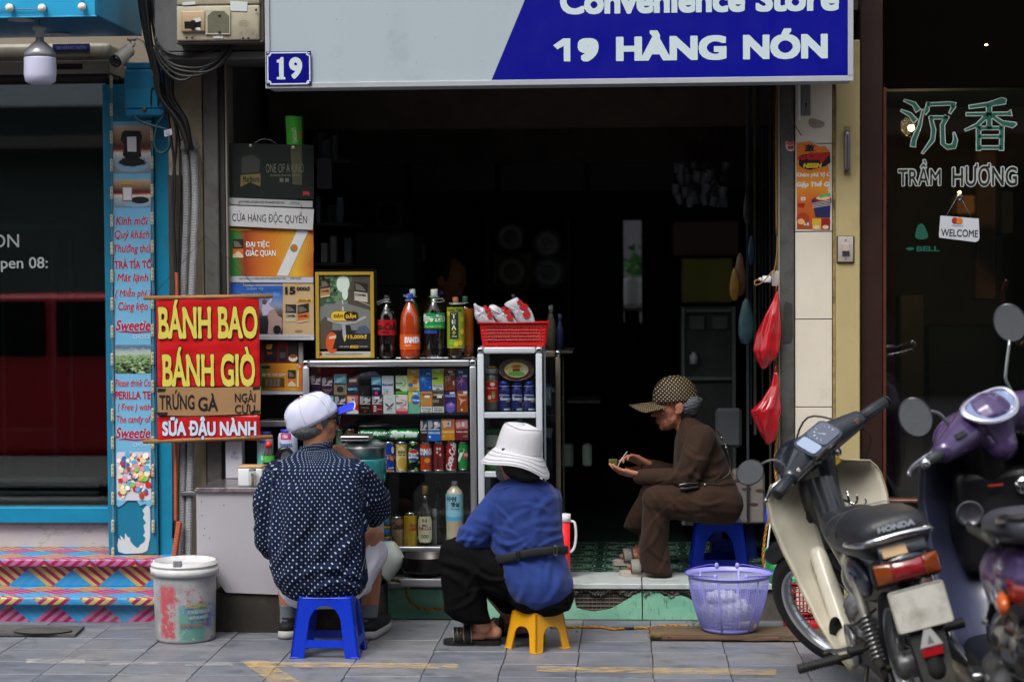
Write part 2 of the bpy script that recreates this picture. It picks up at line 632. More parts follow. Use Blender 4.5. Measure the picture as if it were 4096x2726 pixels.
def cement_tile_mat():
 0
 s=N('patterned_floor_tile')
 co=s.co()
 sp=s.n('ShaderNodeSeparateXYZ');s.l(co,sp.inputs[0])
 x,y,z=sp.outputs
 ax=s.math('ABSOLUTE',x);ay=s.math('ABSOLUTE',y)
 dx=s.math('SUBTRACT',.1,ax);dy=s.math('SUBTRACT',.1,ay)
 r=s.math('SQRT',s.math('ADD',s.math('MULTIPLY',dx,dx),s.math('MULTIPLY',dy,dy)))
 a1=s.math('LESS_THAN',s.math('ABSOLUTE',s.math('SUBTRACT',r,.082)),.0035)
 a2=s.math('LESS_THAN',s.math('ABSOLUTE',s.math('SUBTRACT',r,.066)),.002)
 r2=s.math('SQRT',s.math('ADD',s.math('MULTIPLY',x,x),s.math('MULTIPLY',y,y)))
 a3=s.math('LESS_THAN',s.math('ABSOLUTE',s.math('SUBTRACT',r2,.03)),.003)
 vo=s.n('ShaderNodeTexVoronoi');vo.inputs['Scale'].default_value=120;s.l(co,vo.inputs['Vector'])
 fl=s.math('MULTIPLY',s.math('GREATER_THAN',vo.outputs['Distance'],.5),s.math('LESS_THAN',s.math('ABSOLUTE',s.math('SUBTRACT',r,.045)),.018))
 m=s.math('MINIMUM',s.math('ADD',s.math('ADD',a1,a2),s.math('ADD',a3,fl)),1)
 c=s.mix(s.math('MULTIPLY',m,.6),hx_('#1d3a30')+(1,),hx_('#8fae9c')+(1,))
 s.l(c,s.b.inputs['Base Color'])
 s.b.inputs['Roughness'].default_value=.22
 return s.m
def marble_mat():
 s=N('white_marble')
 co=s.co()
 w=s.ns_(co,2.6,7,.62,(1,1,2.2))
 f=s.math('ABSOLUTE',s.math('SUBTRACT',w,.5))
 v=s.ramp(f,.0,.012,hx_('#969a9c')+(1,),hx_('#b7b5b8')+(1,))
 d=s.ramp(s.ns_(co,3,5,.6),.35,.7,(.78,.78,.8,1),(1,.98,.97,1))
 s.l(s.mix(1,v,d,'MULTIPLY'),s.b.inputs['Base Color'])
 s.b.inputs['Roughness'].default_value=.3
 return s.m
def worn_riser_mat():
 0
 s=N('worn_green_paint')
 co=s.co()
 f=s.ns_(co,9,7,.7)
 c=s.ramp(s.ns_(co,4,5,.6),.3,.7,hx_('#5f9c84')+(1,),hx_('#86b8a0')+(1,))
 sp=s.ramp(s.ns_(co,30,7,.78,(1.6,1,.6)),.56,.68)
 c=s.mix(s.math('MULTIPLY',sp,.75),c,hx_('#38443c')+(1,))
 s.l(c,s.b.inputs['Base Color']);s.b.inputs['Roughness'].default_value=.6
 s.bump(f,.7,.006)
 return s.m
asphalt=mat('asphalt','#4a4a4b',.85,var=.25,vs=30,bump=.5,bs=200)
grime=mat('dark_mortar','#3a3835',.9,var=.3,vs=20)
slate=slate_mat()
m=MB();m.add([(-60,-60,-.13),(60,-60,-.13),(60,-3.3,-.13),(-60,-3.3,-.13)],[(0,1,2,3)])
st_r(m,'road',asphalt)
m=MB();m.box(-60,60,-3.3,-3.12,-.3,0.0,.01)
st_r(m,'kerb',mat('kerb_stone','#8b8a86',.8,var=.2,bump=.3))
m=MB();m.add([(-60,-3.12,-.012),(60,-3.12,-.012),(60,12,-.012),(-60,12,-.012)],[(0,1,2,3)])
pave=st_r(m,'pavement',grime)
m=MB();m.box(-60,60,-14.2,-11.3,-.3,0)
st_r(m,'opposite_pavement',mat('far_paving','#77757a',.8,var=.2))
TW,TD=.287,.235
me_t=None
nt_=0
for j in rn_(8):
 Y0=.22-TD*(j+1)
 shift=ru_(-.003,.003)
 for i in rn_(-11,9):
  X0=-.215+i*TW+shift
  if me_t is None:
   m=MB();m.box(-TW/2+.0018,TW/2-.0018,-TD/2+.0014,TD/2-.0014,-.03,0,.0015)
   o=m.mk('paving_tile',slate,pave,origin=(0,0,0))
   for v in o.data.vertices:v.co+=V3(wl_(pave))
   me_t=o.data
  else:
   o=bpy.data.objects.new('paving_tile',me_t);COL.objects.link(o);o.parent=pave
  base=wl_(pave)
  o.location=V3((X0+TW/2,Y0+TD/2,ru_(-.0015,.0015)))-base
  o.rotation_euler=(rad(ru_(-.12,.12)),rad(ru_(-.12,.12)),0)
  nt_+=1
def worn_line(h):
 s=N('worn_line_paint_'+h)
 co=s.n('ShaderNodeNewGeometry').outputs['Position']
 f=s.ramp(s.ns_(co,26,6,.7,(.6,1.2,1)),.40,.68)
 s.b.inputs['Base Color'].default_value=hx_(h)+(1,)
 s.b.inputs['Roughness'].default_value=.75
 s.l(s.math('MULTIPLY_ADD',f,.6,.04),s.b.inputs['Alpha'])
 return s.m
yl=worn_line('#cfae6c')
for k,q in E_([[(985,2642),(1830,2652),(1836,2672),(985,2664)],[(960,2640),(1062,2640),(1260,2760),(1130,2760)],
[(2148,2660),(3106,2675),(3106,2698),(2148,2684)]]):
 m=MB();m.add([gnd(p[0],p[1],.004+.002*(k==1))for p in q],[(0,1,2,3)])
 st_r(m,'painted_line',yl)
wl=worn_line('#b9b6b0')
for q in[[(105,2633),(340,2636),(340,2652),(105,2650)],[(440,2648),(640,2646),(650,2656),(440,2657)],[(740,2652),(930,2648),(935,2660),(740,2660)]]:
 m=MB();m.add([gnd(p[0],p[1],.004)for p in q],[(0,1,2,3)])
 st_r(m,'painted_line',wl)
m=MB()
q=[gnd(p[0],p[1],0)for p in((-40,2545),(300,2548),(338,2514),(-40,2508))]
m.add([p+V3((0,0,.004))for p in q]+[p+V3((0,0,.014))for p in q],[(0,1,5,4),(1,2,6,5),(2,3,7,6),(3,0,4,7),(4,5,6,7)])
dc=m.mk('drain_cover',mat('drain_concrete','#4c4b4a',.85,var=.3,vs=12,bump=.4),lb='flat grey concrete drain cover at the foot of the striped steps',cat='drain cover')
m=MB();c=gnd(170,2524,.0155);m.la_([(.11,0),(.125,.004),(.12,.007),(.1,.005),(.09,.008),(.001,.009)],c,24,sy=.5)
m.mk('lifting_ring',mat('drain_iron','#3d3c3b',.7,var=.3),dc)
# striped steps and left shop
WV=weave_mat()
a=at(300,2502,.12);XL=-4.6
xs=at(672,2400,.1).x
zt1=gnd(300,2400,0).z
Z1=at(300,2390,.09).z;Z2=at(300,2236,.36).z
st=TG('striped_steps',(-2.4,.3,0),'two steps printed all over with pink, yellow and blue woven stripes','steps')
m=MB();m.box(XL,xs,.13,.8,0,Z1-.035);m.mk('riser',WV,st)
m=MB();m.box(XL,xs,.09,.8,Z1-.033,Z1,.006,seg=2);m.mk('tread',WV,st)
m=MB();m.box(XL,xs-.01,.40,.8,Z1+.002,Z2-.035);m.mk('riser',WV,st)
m=MB();m.box(XL,xs-.01,.36,.86,Z2-.033,Z2,.006,seg=2);m.mk('tread',WV,st)
teal=mat('teal_paint','#0d7ba0',.38,var=.08,vs=8,dirt='#0a4a60',da=.2,ds=9)
teal_d=mat('teal_paint_old','#106d8e',.45,var=.12,vs=6,dirt='#214753',da=.3,ds=7)
left=TG('blue_shop_front',(-2.6,.8,0),'blue framed shop front with dark glass above a white marble sill','shop front')
zm=at(200,2092,.8).z;zf=at(200,2022,.76).z
m=MB();m.box(XL,at(447,2150,.75).x,.74,1.2,Z2+.001,zm)
m.mk('marble_sill',marble_mat(),left)
m=MB();m.box(XL,at(447,2150,.75).x+.002,.735,.75,zm+.0,zm+.012)
m.mk('mortar_joint',mat('sill_mortar','#8b8d80',.9,var=.3,vs=30),left)
m=MB();m.box(XL,at(447,2050,.70).x,.70,.80,zm+.014,zf,.004);m.mk('bottom_rail',teal,left)
xfr0=at(424,1200,.70).x;xfr1=at(447,1200,.70).x
m=MB();m.box(xfr0,xfr1+.03,.702,.80,zf+.001,2.2,.003);m.mk('side_rail',teal,left)
ztop=at(200,300,.75).z
m=MB();m.box(XL,xfr0-.001,.748,.754,zf,ztop+.02);gl_l=m.mk('window_pane',gs_('shop_glass',(.72,.78,.78),1.55,.17),left)
alu_o=mat('old_cream_enamel','#8d8a7e',.5,var=.12,vs=10,dirt='#3b362c',da=.35,ds=6)
m=MB();z_a=at(200,298,.62).z;z_b=at(200,240,.62).z;z_c=at(200,168,.62).z
m.box(XL,at(437,250,.62).x,.62,.95,z_a,z_b-.002,.006);m.box(XL,at(434,200,.64).x,.66,.95,z_b,z_c,.02,seg=3)
m.mk('shutter_box',alu_o,left)
m=MB();m.pb_(210,175,358,207,.655,.659);m.mk('blue_plate',pr('#12184f'),left)
m=MB();pt_(m,"38 HÀNG NÓN",225,182,345,199,.6535,bo=.03);m.mk('lettering',pr('#5b6490'),left)
m=MB();m.pb_(228,256,330,278,.6185,.6199);m.mk('vent',mat('vent_dark','#1c1a18',.7),left)
m=MB();m.box(XL,xfr1+.02,.62,.80,ztop-.03,z_a-.001,.002);m.mk('head_rail',mat('dark_rail','#14181a',.5),left)
m=MB();yg=.7465
pt_(m,"SALON",-150,937,76,990,yg,bo=.005);pt_(m,"open 08:",-34,1028,191,1087,yg,bo=.01)
m.mk('lettering',mat('white_vinyl','#c7cfcc',.5),left)
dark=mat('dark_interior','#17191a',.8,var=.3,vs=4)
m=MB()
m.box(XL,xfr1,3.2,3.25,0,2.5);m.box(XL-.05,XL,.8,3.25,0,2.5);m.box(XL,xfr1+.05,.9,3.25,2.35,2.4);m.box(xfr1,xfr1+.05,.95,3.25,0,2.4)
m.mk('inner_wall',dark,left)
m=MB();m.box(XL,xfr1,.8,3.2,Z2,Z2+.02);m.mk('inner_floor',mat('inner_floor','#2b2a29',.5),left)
def pale(n):return mat(n,'#5d6664',.6,var=.2)
b=TG('slatted_bench',at(180,1930,1.5),'long dim bench of pale slats behind the dark shop glass','bench')
for py in(1915,1938,1966,1992):
 m=MB();q0=at(-30,py,1.4+.0*py);m.box(XL+1,at(405,py,1.4).x,1.36,1.44,q0.z-.012,q0.z+.008,.003);m.mk('slat',pale('pale_slat'),b)
m=MB();q=at(-20,2000,1.4)
for px in(60,390):x=at(px,1990,1.42).x;m.box(x-.02,x+.02,1.38,1.42,Z2+.02,at(px,2000,1.4).z)
m.mk('leg',pale('pale_slat'),b)
b=TG('door_frame',at(215,1900,1.9),'dim grey door frame standing inside behind the dark shop glass','door frame')
for px,w_ in((215,16),(285,12),(15,12)):
 m=MB();m.pb_(px-w_/2,960,px+w_/2,1880,1.9,1.95);m.mk('post',mat('dim_post','#303836',.5),b)
m=MB();m.pb_(0,895,285,915,1.9,1.95);m.mk('top_bar',mat('dim_post','#303836',.5),b)
m=MB();m.pb_(0,1712,210,1724,1.9,1.95);m.mk('lower_bar',mat('dim_post','#303836',.5),b)
# blue pillar with its banner
pil=TG('blue_pillar',(at(540,1500,.5).x,.5,Z2),'bright blue pillar between dark window and cables, carrying the menu banner','pillar')
px0=at(447,1300,.5).x+.001;px1=at(620,1300,.5).x
m=MB();m.box(px0-.03,px1,.50,.70,Z2+.001,2.35,.004);m.mk('front_panel',teal_d,pil)
m=MB();m.box(px1+.001,at(682,1300,.42).x,.515,.9,Z2-.03,2.35,.004);m.mk('side_panel',teal,pil)
m=MB();m.box(px1-.004,px1+.004,.493,.4995,Z2,2.1);m.box(px0+.004,px0+.01,.493,.4995,Z2,2.1);m.mk('edge_strip',mat('teal_edge','#0a5a78',.5),pil)  # thin strips in a darker teal along the panel edges
# wall bay with cables
bay=TG('cream_wall',(at(770,1500,.4).x,.45,0),'narrow dirty cream wall behind the cables and grey conduits','wall')
cream=mat('old_cream_wall','#a59880',.85,var=.14,vs=5,dirt='#4c4436',da=.35,ds=4,bump=.3,bs=60)
m=MB();m.box(at(684,1300,.42).x,at(818,1300,.42).x,.42,.8,0,2.9);m.mk('plaster',cream,bay)
m=MB();m.pb_(682,700,735,2300,.405,.42);m.mk('dark_strip',mat('dark_wall_strip','#3a352e',.9,var=.35,vs=8),bay)  # darker strip down the left side of the wall
gpost=mat('grey_steel_post','#4a4947',.5,metal=.0,var=.16,vs=7,dirt='#2c2a28',da=.45,ds=12,sc3=(1,1,.3))
pl=TG('left_shutter_post',(at(850,1500,.33).x,.33,.1),'worn grey steel shutter post left of the cigarette posters','post')
m=MB();m.pb_(819,240,878,1955,.36,.5,.004);m.mk('face',gpost,pl)
m=MB();m.pb_(880,235,906,1955,.38,.55,.003);m.mk('channel',mat('dark_channel','#23201e',.6,var=.3),pl)
m=MB();m.pb_(907,235,914,1955,.36,.5,.002);m.mk('edge',mat('pale_edge','#77726a',.6),pl)
pr_=TG('right_shutter_post',(at(3150,1500,.3).x,.3,.1),'worn grey steel shutter post right of the doorway, with a dark taped patch','post')
m=MB();m.pb_(3122,240,3178,2380,.30,.45,.004);m.mk('face',gpost,pr_)
m=MB();m.pb_(3114,330,3121,2380,.302,.42,.001);m.mk('edge',mat('pale_edge','#77726a',.6),pr_)
m=MB();x0,x1,z0,z1=rect(3133,1205,3171,1372,.297)
m.prism([(x0,z0+.01),(x0+.003,z0),(x1-.01,z0+.004),(x1,z0+.03),(x1-.002,z1-.01),(x0+.01,z1),(x0+.002,z1-.02)],.297,.299);m.mk('taped_patch',mat('grey_tape','#2b2825',.7,var=.3,vs=20),pr_)
tc=TG('tiled_pillar',(at(3255,1500,.28).x,.3,0),'pillar faced with large off-white tiles beside the yellow wall','pillar')
tile=mat('white_wall_tile','#c6beb0',.32,var=.05,vs=4,dirt='#8d7f6c',da=.16,ds=9)
m=MB();m.pb_(3180,240,3330,2600,.305,.6);m.mk('mortar',mat('tile_joint','#4a4038',.9),tc)
ys=[0,574,926,1276,1627,1980,2335]
for a_,b_ in zip(ys[:-1],ys[1:]):
 m=MB();m.pb_(3182,a_+2,3328,b_-1.5,.295,.31,.0012);m.mk('tile',tile,tc)
m=MB();m.pb_(3182,2337,3328,2560,.295,.31,.0012);m.mk('tile',tile,tc)
m=MB();q=[(3236,478),(3243,472),(3262,476),(3284,482),(3300,492),(3296,505),(3284,512),(3270,511),(3262,514),(3240,506),(3235,494)]
m.pp_(q,.2935,.001);m.mk('chipped_patch',mat('chip_grey','#8c7f75',.8,var=.2,vs=40),tc)
for q in([(3232,1148),(3260,1118),(3296,1108),(3322,1130),(3318,1165),(3282,1185),(3262,1196),(3216,1206),(3188,1200),(3186,1186),(3214,1160)],):
 pass
yw=TG('yellow_wall',(at(3385,1500,.28).x,.3,0),'dirty yellow painted wall strip between tiled pillar and brown shop frame','wall')
yel=mat('old_yellow_paint','#a09166',.75,var=.08,vs=4,dirt='#6b5a35',da=.22,ds=5,bump=.25,bs=50,sc3=(1,1,.5))
m=MB();m.pb_(3344,160,3440,2640,.285,.6,.004);m.mk('face',yel,yw)
m=MB();m.pb_(3331,240,3343,2640,.30,.6,.002);m.mk('joint_strip',mat('grubby_yellow','#8e7c4d',.85,var=.3,vs=20,dirt='#43361f',da=.5,ds=16),yw)
brown=mat('dark_brown_frame','#26130e',.42,var=.2,vs=8)
brown2=mat('brown_moulding','#4a261b',.4,var=.2,vs=12)
rs=TG('brown_shop_front',(at(3800,1500,.4).x,.4,0),'dark brown timber shop front with a large dim window and red-brown panel below','shop front')
XR=3.6
m=MB();x0=at(3442,1300,.33).x;x1=at(3532,1300,.33).x
m.box(x0,x1,.33,.5,0,2.9,.004);m.mk('door_stile',brown,rs)
m=MB();m.box(x1+.001,at(3545,1300,.33).x,.325,.5,at(3540,2000,.33).z,at(3540,350,.33).z,.004);m.mk('moulding',brown2,rs)
xg=at(3545,1300,.36).x
m=MB();zt=at(3800,352,.36).z;zb=at(3800,1990,.36).z
m.box(xg,XR,.36,.365,zb,zt);m.mk('window_pane',gs_('right_glass',(.75,.78,.76),1.55,.05),rs)
m=MB();m.box(x0+.001,XR,.335,.5,zt+.001,2.9);m.mk('head_panel',mat('recess_shade_black','#040302',.95,spec=.03),rs)  # near-black colour stands in for the shade of the recess above the window
m=MB();m.box(xg,XR,.325,.34,zt-.004,zt+.02,.003);m.mk('head_moulding',mat('recess_shade_black','#040302',.95,spec=.03),rs)
m=MB();m.box(xg,XR,.31,.42,at(3800,2012,.31).z,zb-.001,.006,seg=2);m.mk('sill',brown2,rs)
redb=mat('red_brown_panel','#2a0e0a',.38,var=.25,vs=6,sc3=(1,1,6))
m=MB();m.box(xg,XR,.35,.5,at(3800,2185,.35).z,at(3800,2013,.33).z);m.mk('panel',redb,rs)
m=MB();m.box(xg,XR,.29,.5,at(3800,2222,.29).z,at(3800,2188,.29).z,.006,seg=2);m.mk('ledge',mat('orange_brown_wood','#58210f',.38,var=.2,vs=8),rs)
m=MB();m.box(xg,XR,.35,.5,0,at(3800,2223,.35).z-.001);m.mk('plinth',mat('orange_brown_wood','#58210f',.38,var=.2,vs=8),rs)
m=MB();m.box(xg-.1,xg-.05,.5,3.5,0,2.6);m.box(xg-.1,XR,3.5,3.55,0,2.6);m.box(XR,XR+.05,.3,3.5,0,2.6);m.box(xg,XR,.5,3.5,2.45,2.5)
m.mk('inner_wall',mat('umber_interior','#4a3c2e',.8,var=.3,vs=3),rs)
m=MB();m.box(xg,XR,.5,3.5,.1,.13);m.mk('inner_floor',mat('umber_floor','#2a201a',.4),rs)
_l=bpy.data.lights.new('shop_lamp','POINT');_l.energy=13;_l.color=(1,.72,.42);_l.shadow_soft_size=.05;_lo=bpy.data.objects.new('shop_lamp',_l);COL.objects.link(_lo);_lo.location=at(3645,505,1.12)
# doorstep of the shop
step=TG('doorstep',(.3,.3,0),'worn doorstep with white stone edge and flaking mint green riser','doorstep')
Zs=at(2400,2333,.30).z
xl,xr=at(1440,2400,.30).x-.3,at(3178,2400,.3).x
m=MB();m.box(xl,xr,.33,1.0,0,Zs-.026);m.mk('core',mat('rough_concrete','#565150',.9,var=.3,vs=20,bump=.8,bs=70),step)
gr=worn_riser_mat()
def rise(pts):
 m=MB();m.pp_(pts,.312,.016);return m.mk('riser_panel',gr,step)
rise([(1440,2354),(1700,2356),(1818,2357),(1818,2485),(1440,2482)])
rise([(1822,2357),(2240,2365),(2262,2372),(2296,2385),(2306,2430),(2330,2440),(2376,2446),(2440,2436),(2486,2412),(2530,2380),(2566,2366),(2568,2494),(1822,2486)])
rise([(2572,2366),(2600,2362),(2640,2370),(2660,2384),(2716,2378),(2752,2390),(2790,2416),(2812,2440),(2818,2496),(2572,2495)])
m=MB();m.pb_(2822,2352,3160,2500,.318,.33,.003);m.mk('concrete_panel',mat('rough_concrete2','#4b4844',.9,var=.3,vs=14,bump=.5,bs=60,dirt='#2e2c29',da=.4),step)
for a_,b_,dn in((2250,2566,0),(2572,2822,4)):
 m=MB();rb_=random.Random(a_)
 def lip(u,v):
  q=at(a_+(b_-a_)*u,2357+dn+v*(16+9*sin_(u*17)+rb_.uniform(-4,4)),.310);q.y+=rb_.uniform(-.006,.008);return q
 m.grid(lip,60,4,smo=0);m.mk('broken_mortar',mat('broken_mortar','#4e4944',.95,var=.4,vs=60,bump=1,bs=90),step,fix=0)
m=MB()
for k in rn_(15):
 px=2300+k*17;m.pb_(px,2368,px+2.4,2446-abs(k-6)*5,.3235,.3295)
for k in rn_(5):
 m.pb_(2298,2376+k*15,2540-k*22,2378.4+k*15,.3225,.3285)
m.mk('exposed_mesh',mat('mesh_mortar','#6b6259',.9),step)
edge=mat('white_stone_edge','#a2a9a9',.4,var=.1,vs=6,dirt='#5f615a',da=.38,ds=10)
for a_,b_ in((1240,1818),(1822,2566),(2570,3176)):
 m=MB();x0,x1=at(a_,2333,.3).x,at(b_,2333,.3).x
 m.box(x0,x1,.30,.63,Zs-.024,Zs,.003);m.mk('edge_stone',edge,step)
m=MB();m.pp_([(1640,2337),(1700,2332),(1860,2334),(1860,2356),(1800,2352),(1700,2356),(1640,2352)],.2985,.001);m.mk('chipped_patch',mat('chip_dark','#4f4a45',.9,var=.3,vs=30),step)
fm=cement_tile_mat()
ZF=Zs-.004
m=MB();m.box(xl+.02,xr+.3,.635,7.2,.0,ZF-.006)
flo=st_r(m,'shop_floor',mat('floor_mortar','#1a2420',.6))
base=wl_(flo)
mf=None
for j in rn_(5):
 for i in rn_(-3,8):
  cx,cy=.04+i*.2,.737+j*.2
  if mf is None:
   m=MB();m.box(-.0985,.0985,-.0985,.0985,-.006,0,.001)
   o=m.mk('floor_tile',fm,flo)
   for v in o.data.vertices:v.co+=base
   mf=o.data
  else:
   o=bpy.data.objects.new('floor_tile',mf);COL.objects.link(o);o.parent=flo
  o.location=V3((cx,cy,ZF))-base
m=MB();m.box(xl+.02,xr+.3,.735+4.5*.2+.005,7.2,ZF-.005,ZF-.001);st_r(m,'rear_floor',mat('rear_floor','#1b2b25',.4,var=.3,vs=8))
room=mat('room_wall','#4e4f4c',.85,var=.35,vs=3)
xli=at(907,1400,.5).x-.02;xri=at(3119,1400,.4).x+.03
XLI,XRI=xli,xri+.35
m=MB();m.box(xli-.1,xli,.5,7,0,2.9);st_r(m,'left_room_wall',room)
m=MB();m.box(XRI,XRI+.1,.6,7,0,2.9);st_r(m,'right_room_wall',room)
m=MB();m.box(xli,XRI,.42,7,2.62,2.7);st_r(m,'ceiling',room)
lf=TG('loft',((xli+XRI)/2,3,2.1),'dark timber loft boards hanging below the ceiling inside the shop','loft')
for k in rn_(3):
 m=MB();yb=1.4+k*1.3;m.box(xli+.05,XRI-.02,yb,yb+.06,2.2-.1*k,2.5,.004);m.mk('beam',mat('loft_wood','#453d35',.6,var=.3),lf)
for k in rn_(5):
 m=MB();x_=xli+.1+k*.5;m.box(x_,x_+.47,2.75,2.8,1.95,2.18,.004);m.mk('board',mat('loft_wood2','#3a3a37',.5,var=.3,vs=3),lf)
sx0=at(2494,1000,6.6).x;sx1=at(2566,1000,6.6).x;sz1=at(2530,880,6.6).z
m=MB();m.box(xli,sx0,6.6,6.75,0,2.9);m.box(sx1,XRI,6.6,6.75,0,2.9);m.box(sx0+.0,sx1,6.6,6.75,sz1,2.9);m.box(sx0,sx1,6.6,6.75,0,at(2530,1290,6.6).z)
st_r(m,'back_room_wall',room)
m=MB();m.box(-1.5,3.0,10.4,10.5,0,4);st_r(m,'yard_wall',mat('yard_wall','#5f606a',.8,var=.15,vs=1.2))
yp=TG('potted_plant',(at(2530,1080,9.4).x,9.4,.6),'leafy green plant glimpsed through the bright slit at the back','plant')
m=MB();c=at(2530,1060,9.4)
for k in rn_(90):
 p=c+V3((random.gauss(0,.08),random.gauss(0,.1),random.gauss(0,.07)));a_=ru_(0,6.28);r_=ru_(.025,.05)
 u_=V3((cos_(a_),ru_(-.6,.6),sin_(a_)))*r_;v_=V3((-sin_(a_),ru_(-.6,.6),cos_(a_)))*r_*.45
 m.add([p-u_,p-v_,p+u_,p+v_],[(0,1,2,3)])
m.mk('leaves',mat('yard_leaf','#2f6a28',.5,var=.3),yp)
m=MB();m.la_([(.06,0),(.1,.02),(.13,.22),(.14,.24),(.12,.24),(.1,.2)],(c.x,9.4,c.z-.36),20);m.mk('pot',mat('yard_pot','#c9cfd2',.5),yp)
m=MB();m.tb_([(c.x,9.4,c.z-.2),(c.x+.01,9.4,c.z)],.012,6);m.mk('stem',mat('yard_stem','#3c5a2a',.7),yp)
ch=TG('yard_table',(c.x,9.3,0),'small dark table seen through the bright slit at the back','table')
m=MB();m.box(c.x-.4,c.x+.4,9.1,9.7,c.z-.42,c.z-.37,.005);m.mk('top',mat('yard_tabletop','#2b2320',.6),ch)
for sx in(-.35,.35):
 for sy in(9.15,9.65):
  m=MB();m.box(c.x+sx-.02,c.x+sx+.02,sy-.02,sy+.02,0,c.z-.42);m.mk('leg',mat('yard_tabletop','#2b2320',.6),ch)
up=mat('upper_facade','#7d7466',.9,var=.15,vs=1)
m=MB();m.box(-12,14,.9,7,2.92,9)
m.box(-12,xli-.02,.96,7,2.42,2.9)
tag(m.mk('upper_storey',up),'plain weathered upper storey above the row of shops','building')
def opp(x0,x1,h,col,bal):
 o=TG('street_house',((x0+x1)/2,-14.2,0),'narrow %s painted house across the street, seen only in reflections'%bal,'house','houses across the street')
 m=MB();m.box(x0,x1,-22,-14.2,0,h);m.mk('wall',mat('house_'+bal,col,.9,var=.15,vs=.8,dirt='#2b2b28',da=.3,ds=.6),o)
 for s_ in rn_(int(h//3)):
  for k in rn_(2):
   xw=x0+(x1-x0)*(.28+.44*k)
   m=MB();m.box(xw-.45,xw+.45,-14.19,-14.1,3.4*s_+1.0,3.4*s_+2.5,.01);wi=m.mk('window',mat('far_window','#11161b',.1,spec=.8),o)
 m=MB();m.box(x0+.1,x1-.1,-14.2,-13.5,3.05,3.2,.01);m.mk('balcony',mat('far_balcony','#5c5954',.8),o)
opp(-16,-10.2,10,'#6c5b42','ochre');opp(-10.1,-4.2,11.5,'#4e5a58','grey');opp(-4.1,1,9.5,'#6d6656','beige')
opp(1.1,6.4,11,'#3f4d44','green');opp(6.5,12,9,'#6e6e6a','white');opp(12.1,18,10,'#55463a','brown')
ob_=TG('opposite_banner',(-7.5,-13.4,3.9),'pale banner with an orange 28 hanging across the street','sign')
m=MB();m.box(-11,-4.6,-13.45,-13.4,3.55,4.55,.01);m.mk('board',mat('far_banner','#b8c2c6',.6),ob_)
m=MB();m.box(-5.9,-5.1,-13.40,-13.385,3.6,4.5);m.mk('number_square',mat('far_orange','#c2441f',.6),ob_)
m=MB();text(m,'28',-5.75,-5.25,3.8,4.3,-13.38,bo=.03,map=lambda x,y,z:(-11.0-x,y,z));m.mk('lettering',mat('far_white','#e0e0e0',.6),ob_)
# ================================================================ LEFT SIDE OBJECTS
def gm_(name,stops,axis=0,rough=.4,nz=0,nscale=3,metal=0):
 0
 if name in MATS:return MATS[name]
 s=N(name)
 g=s.co('Generated')
 sp=s.n('ShaderNodeSeparateXYZ');s.l(g,sp.inputs[0])
 f=sp.outputs[axis]
 if nz:
  f=s.math('ADD',f,s.math('MULTIPLY',s.math('SUBTRACT',s.ns_(g,nscale,4,.6),.5),nz))
 k=s.n('ShaderNodeValToRGB');el=k.color_ramp.elements
 while len(el)<len(stops):el.new(.5)
 for e,(p,c)in zip(el,stops):
  e.position=p;e.color=hx_(c)+(1,)
 s.l(f,k.inputs[0]);s.l(k.outputs[0],s.b.inputs['Base Color'])
 s.b.inputs['Roughness'].default_value=rough;s.b.inputs['Metallic'].default_value=metal
 MATS[name]=s.m
 return s.m
blackp=mat('black_plastic','#101012',.35)
blackc=mat('black_cable','#131315',.5,var=.2)
chrome=mat('chrome','#c9ccd0',.12,1)
steel=mat('steel','#9a9c9e',.28,1,var=.12,vs=20)
white_p=mat('white_plastic','#c9cace',.35)
alu=mat('brushed_aluminium','#b9bdc2',.3,.85,var=.12,vs=14,dirt='#5a5a58',da=.22,ds=10,sc3=(1,1,.3))
# blue awning box
aw=TG('blue_awning',(-2.6,.2,2.6),'bright sky blue boxed awning over the left shop, hung with round bulbs','awning')
zb=at(300,62,-.13).z;xc=at(383,40,-.13).x
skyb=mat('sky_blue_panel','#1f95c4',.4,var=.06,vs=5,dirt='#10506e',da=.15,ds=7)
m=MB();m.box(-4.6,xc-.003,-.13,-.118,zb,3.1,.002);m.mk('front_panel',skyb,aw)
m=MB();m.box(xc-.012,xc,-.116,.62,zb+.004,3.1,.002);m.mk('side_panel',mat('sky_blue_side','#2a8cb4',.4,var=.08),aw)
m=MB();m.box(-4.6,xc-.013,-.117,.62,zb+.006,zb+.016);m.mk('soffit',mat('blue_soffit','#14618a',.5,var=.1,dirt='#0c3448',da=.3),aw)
m=MB();m.box(-4.6,xc+.002,-.133,-.12,zb-.006,zb,.001);m.mk('edge_trim',mat('blue_trim','#3fa9d4',.4),aw)
for px,py,r_ in((85,78,.055),(235,136,.05),(95,152,.04),(425,160,.045)):
 p=ray(px,py);t=(zb+.004-CAM.z)/p.z;c=CAM+p*t
 if c.y<.6 and c.y>-.1:
  m=MB();m.la_([(r_,0),(r_,-.004),(r_*.85,-.006),(r_*.8,-.003),(.001,-.003)],tuple(c),28);m.mk('downlight',mat('downlight_ring','#a8b0b4',.3),aw)
gl=TG('globe_light_string',at(170,30,-.16),'string of small round white bulbs along the edge of the blue awning','light string')
for px,py in((-90,34),(38,32),(168,33),(328,28)):
 p=at(px,py,-.165)
 m=MB();m.ball(p,.0175,16);m.mk('bulb',mat('opal_bulb','#d9dbd8',.25),gl)
 m=MB();m.tb_([p+V3((0,.015,.006)),p+V3((0,.032,.008))],.011,10);m.mk('socket',blackp,gl)
m=MB();m.tb_(ch_([at(-90,34,-.14),at(-30,37,-.14),at(38,34,-.14),at(100,38,-.14),at(168,34,-.14)]),.0022,5)
m.tb_([at(328,22,-.14),at(326,-30,-.14)],.0022,5);m.mk('wire',mat('grey_wire','#5f6a70',.5),gl)
p=at(160,245,-.02)
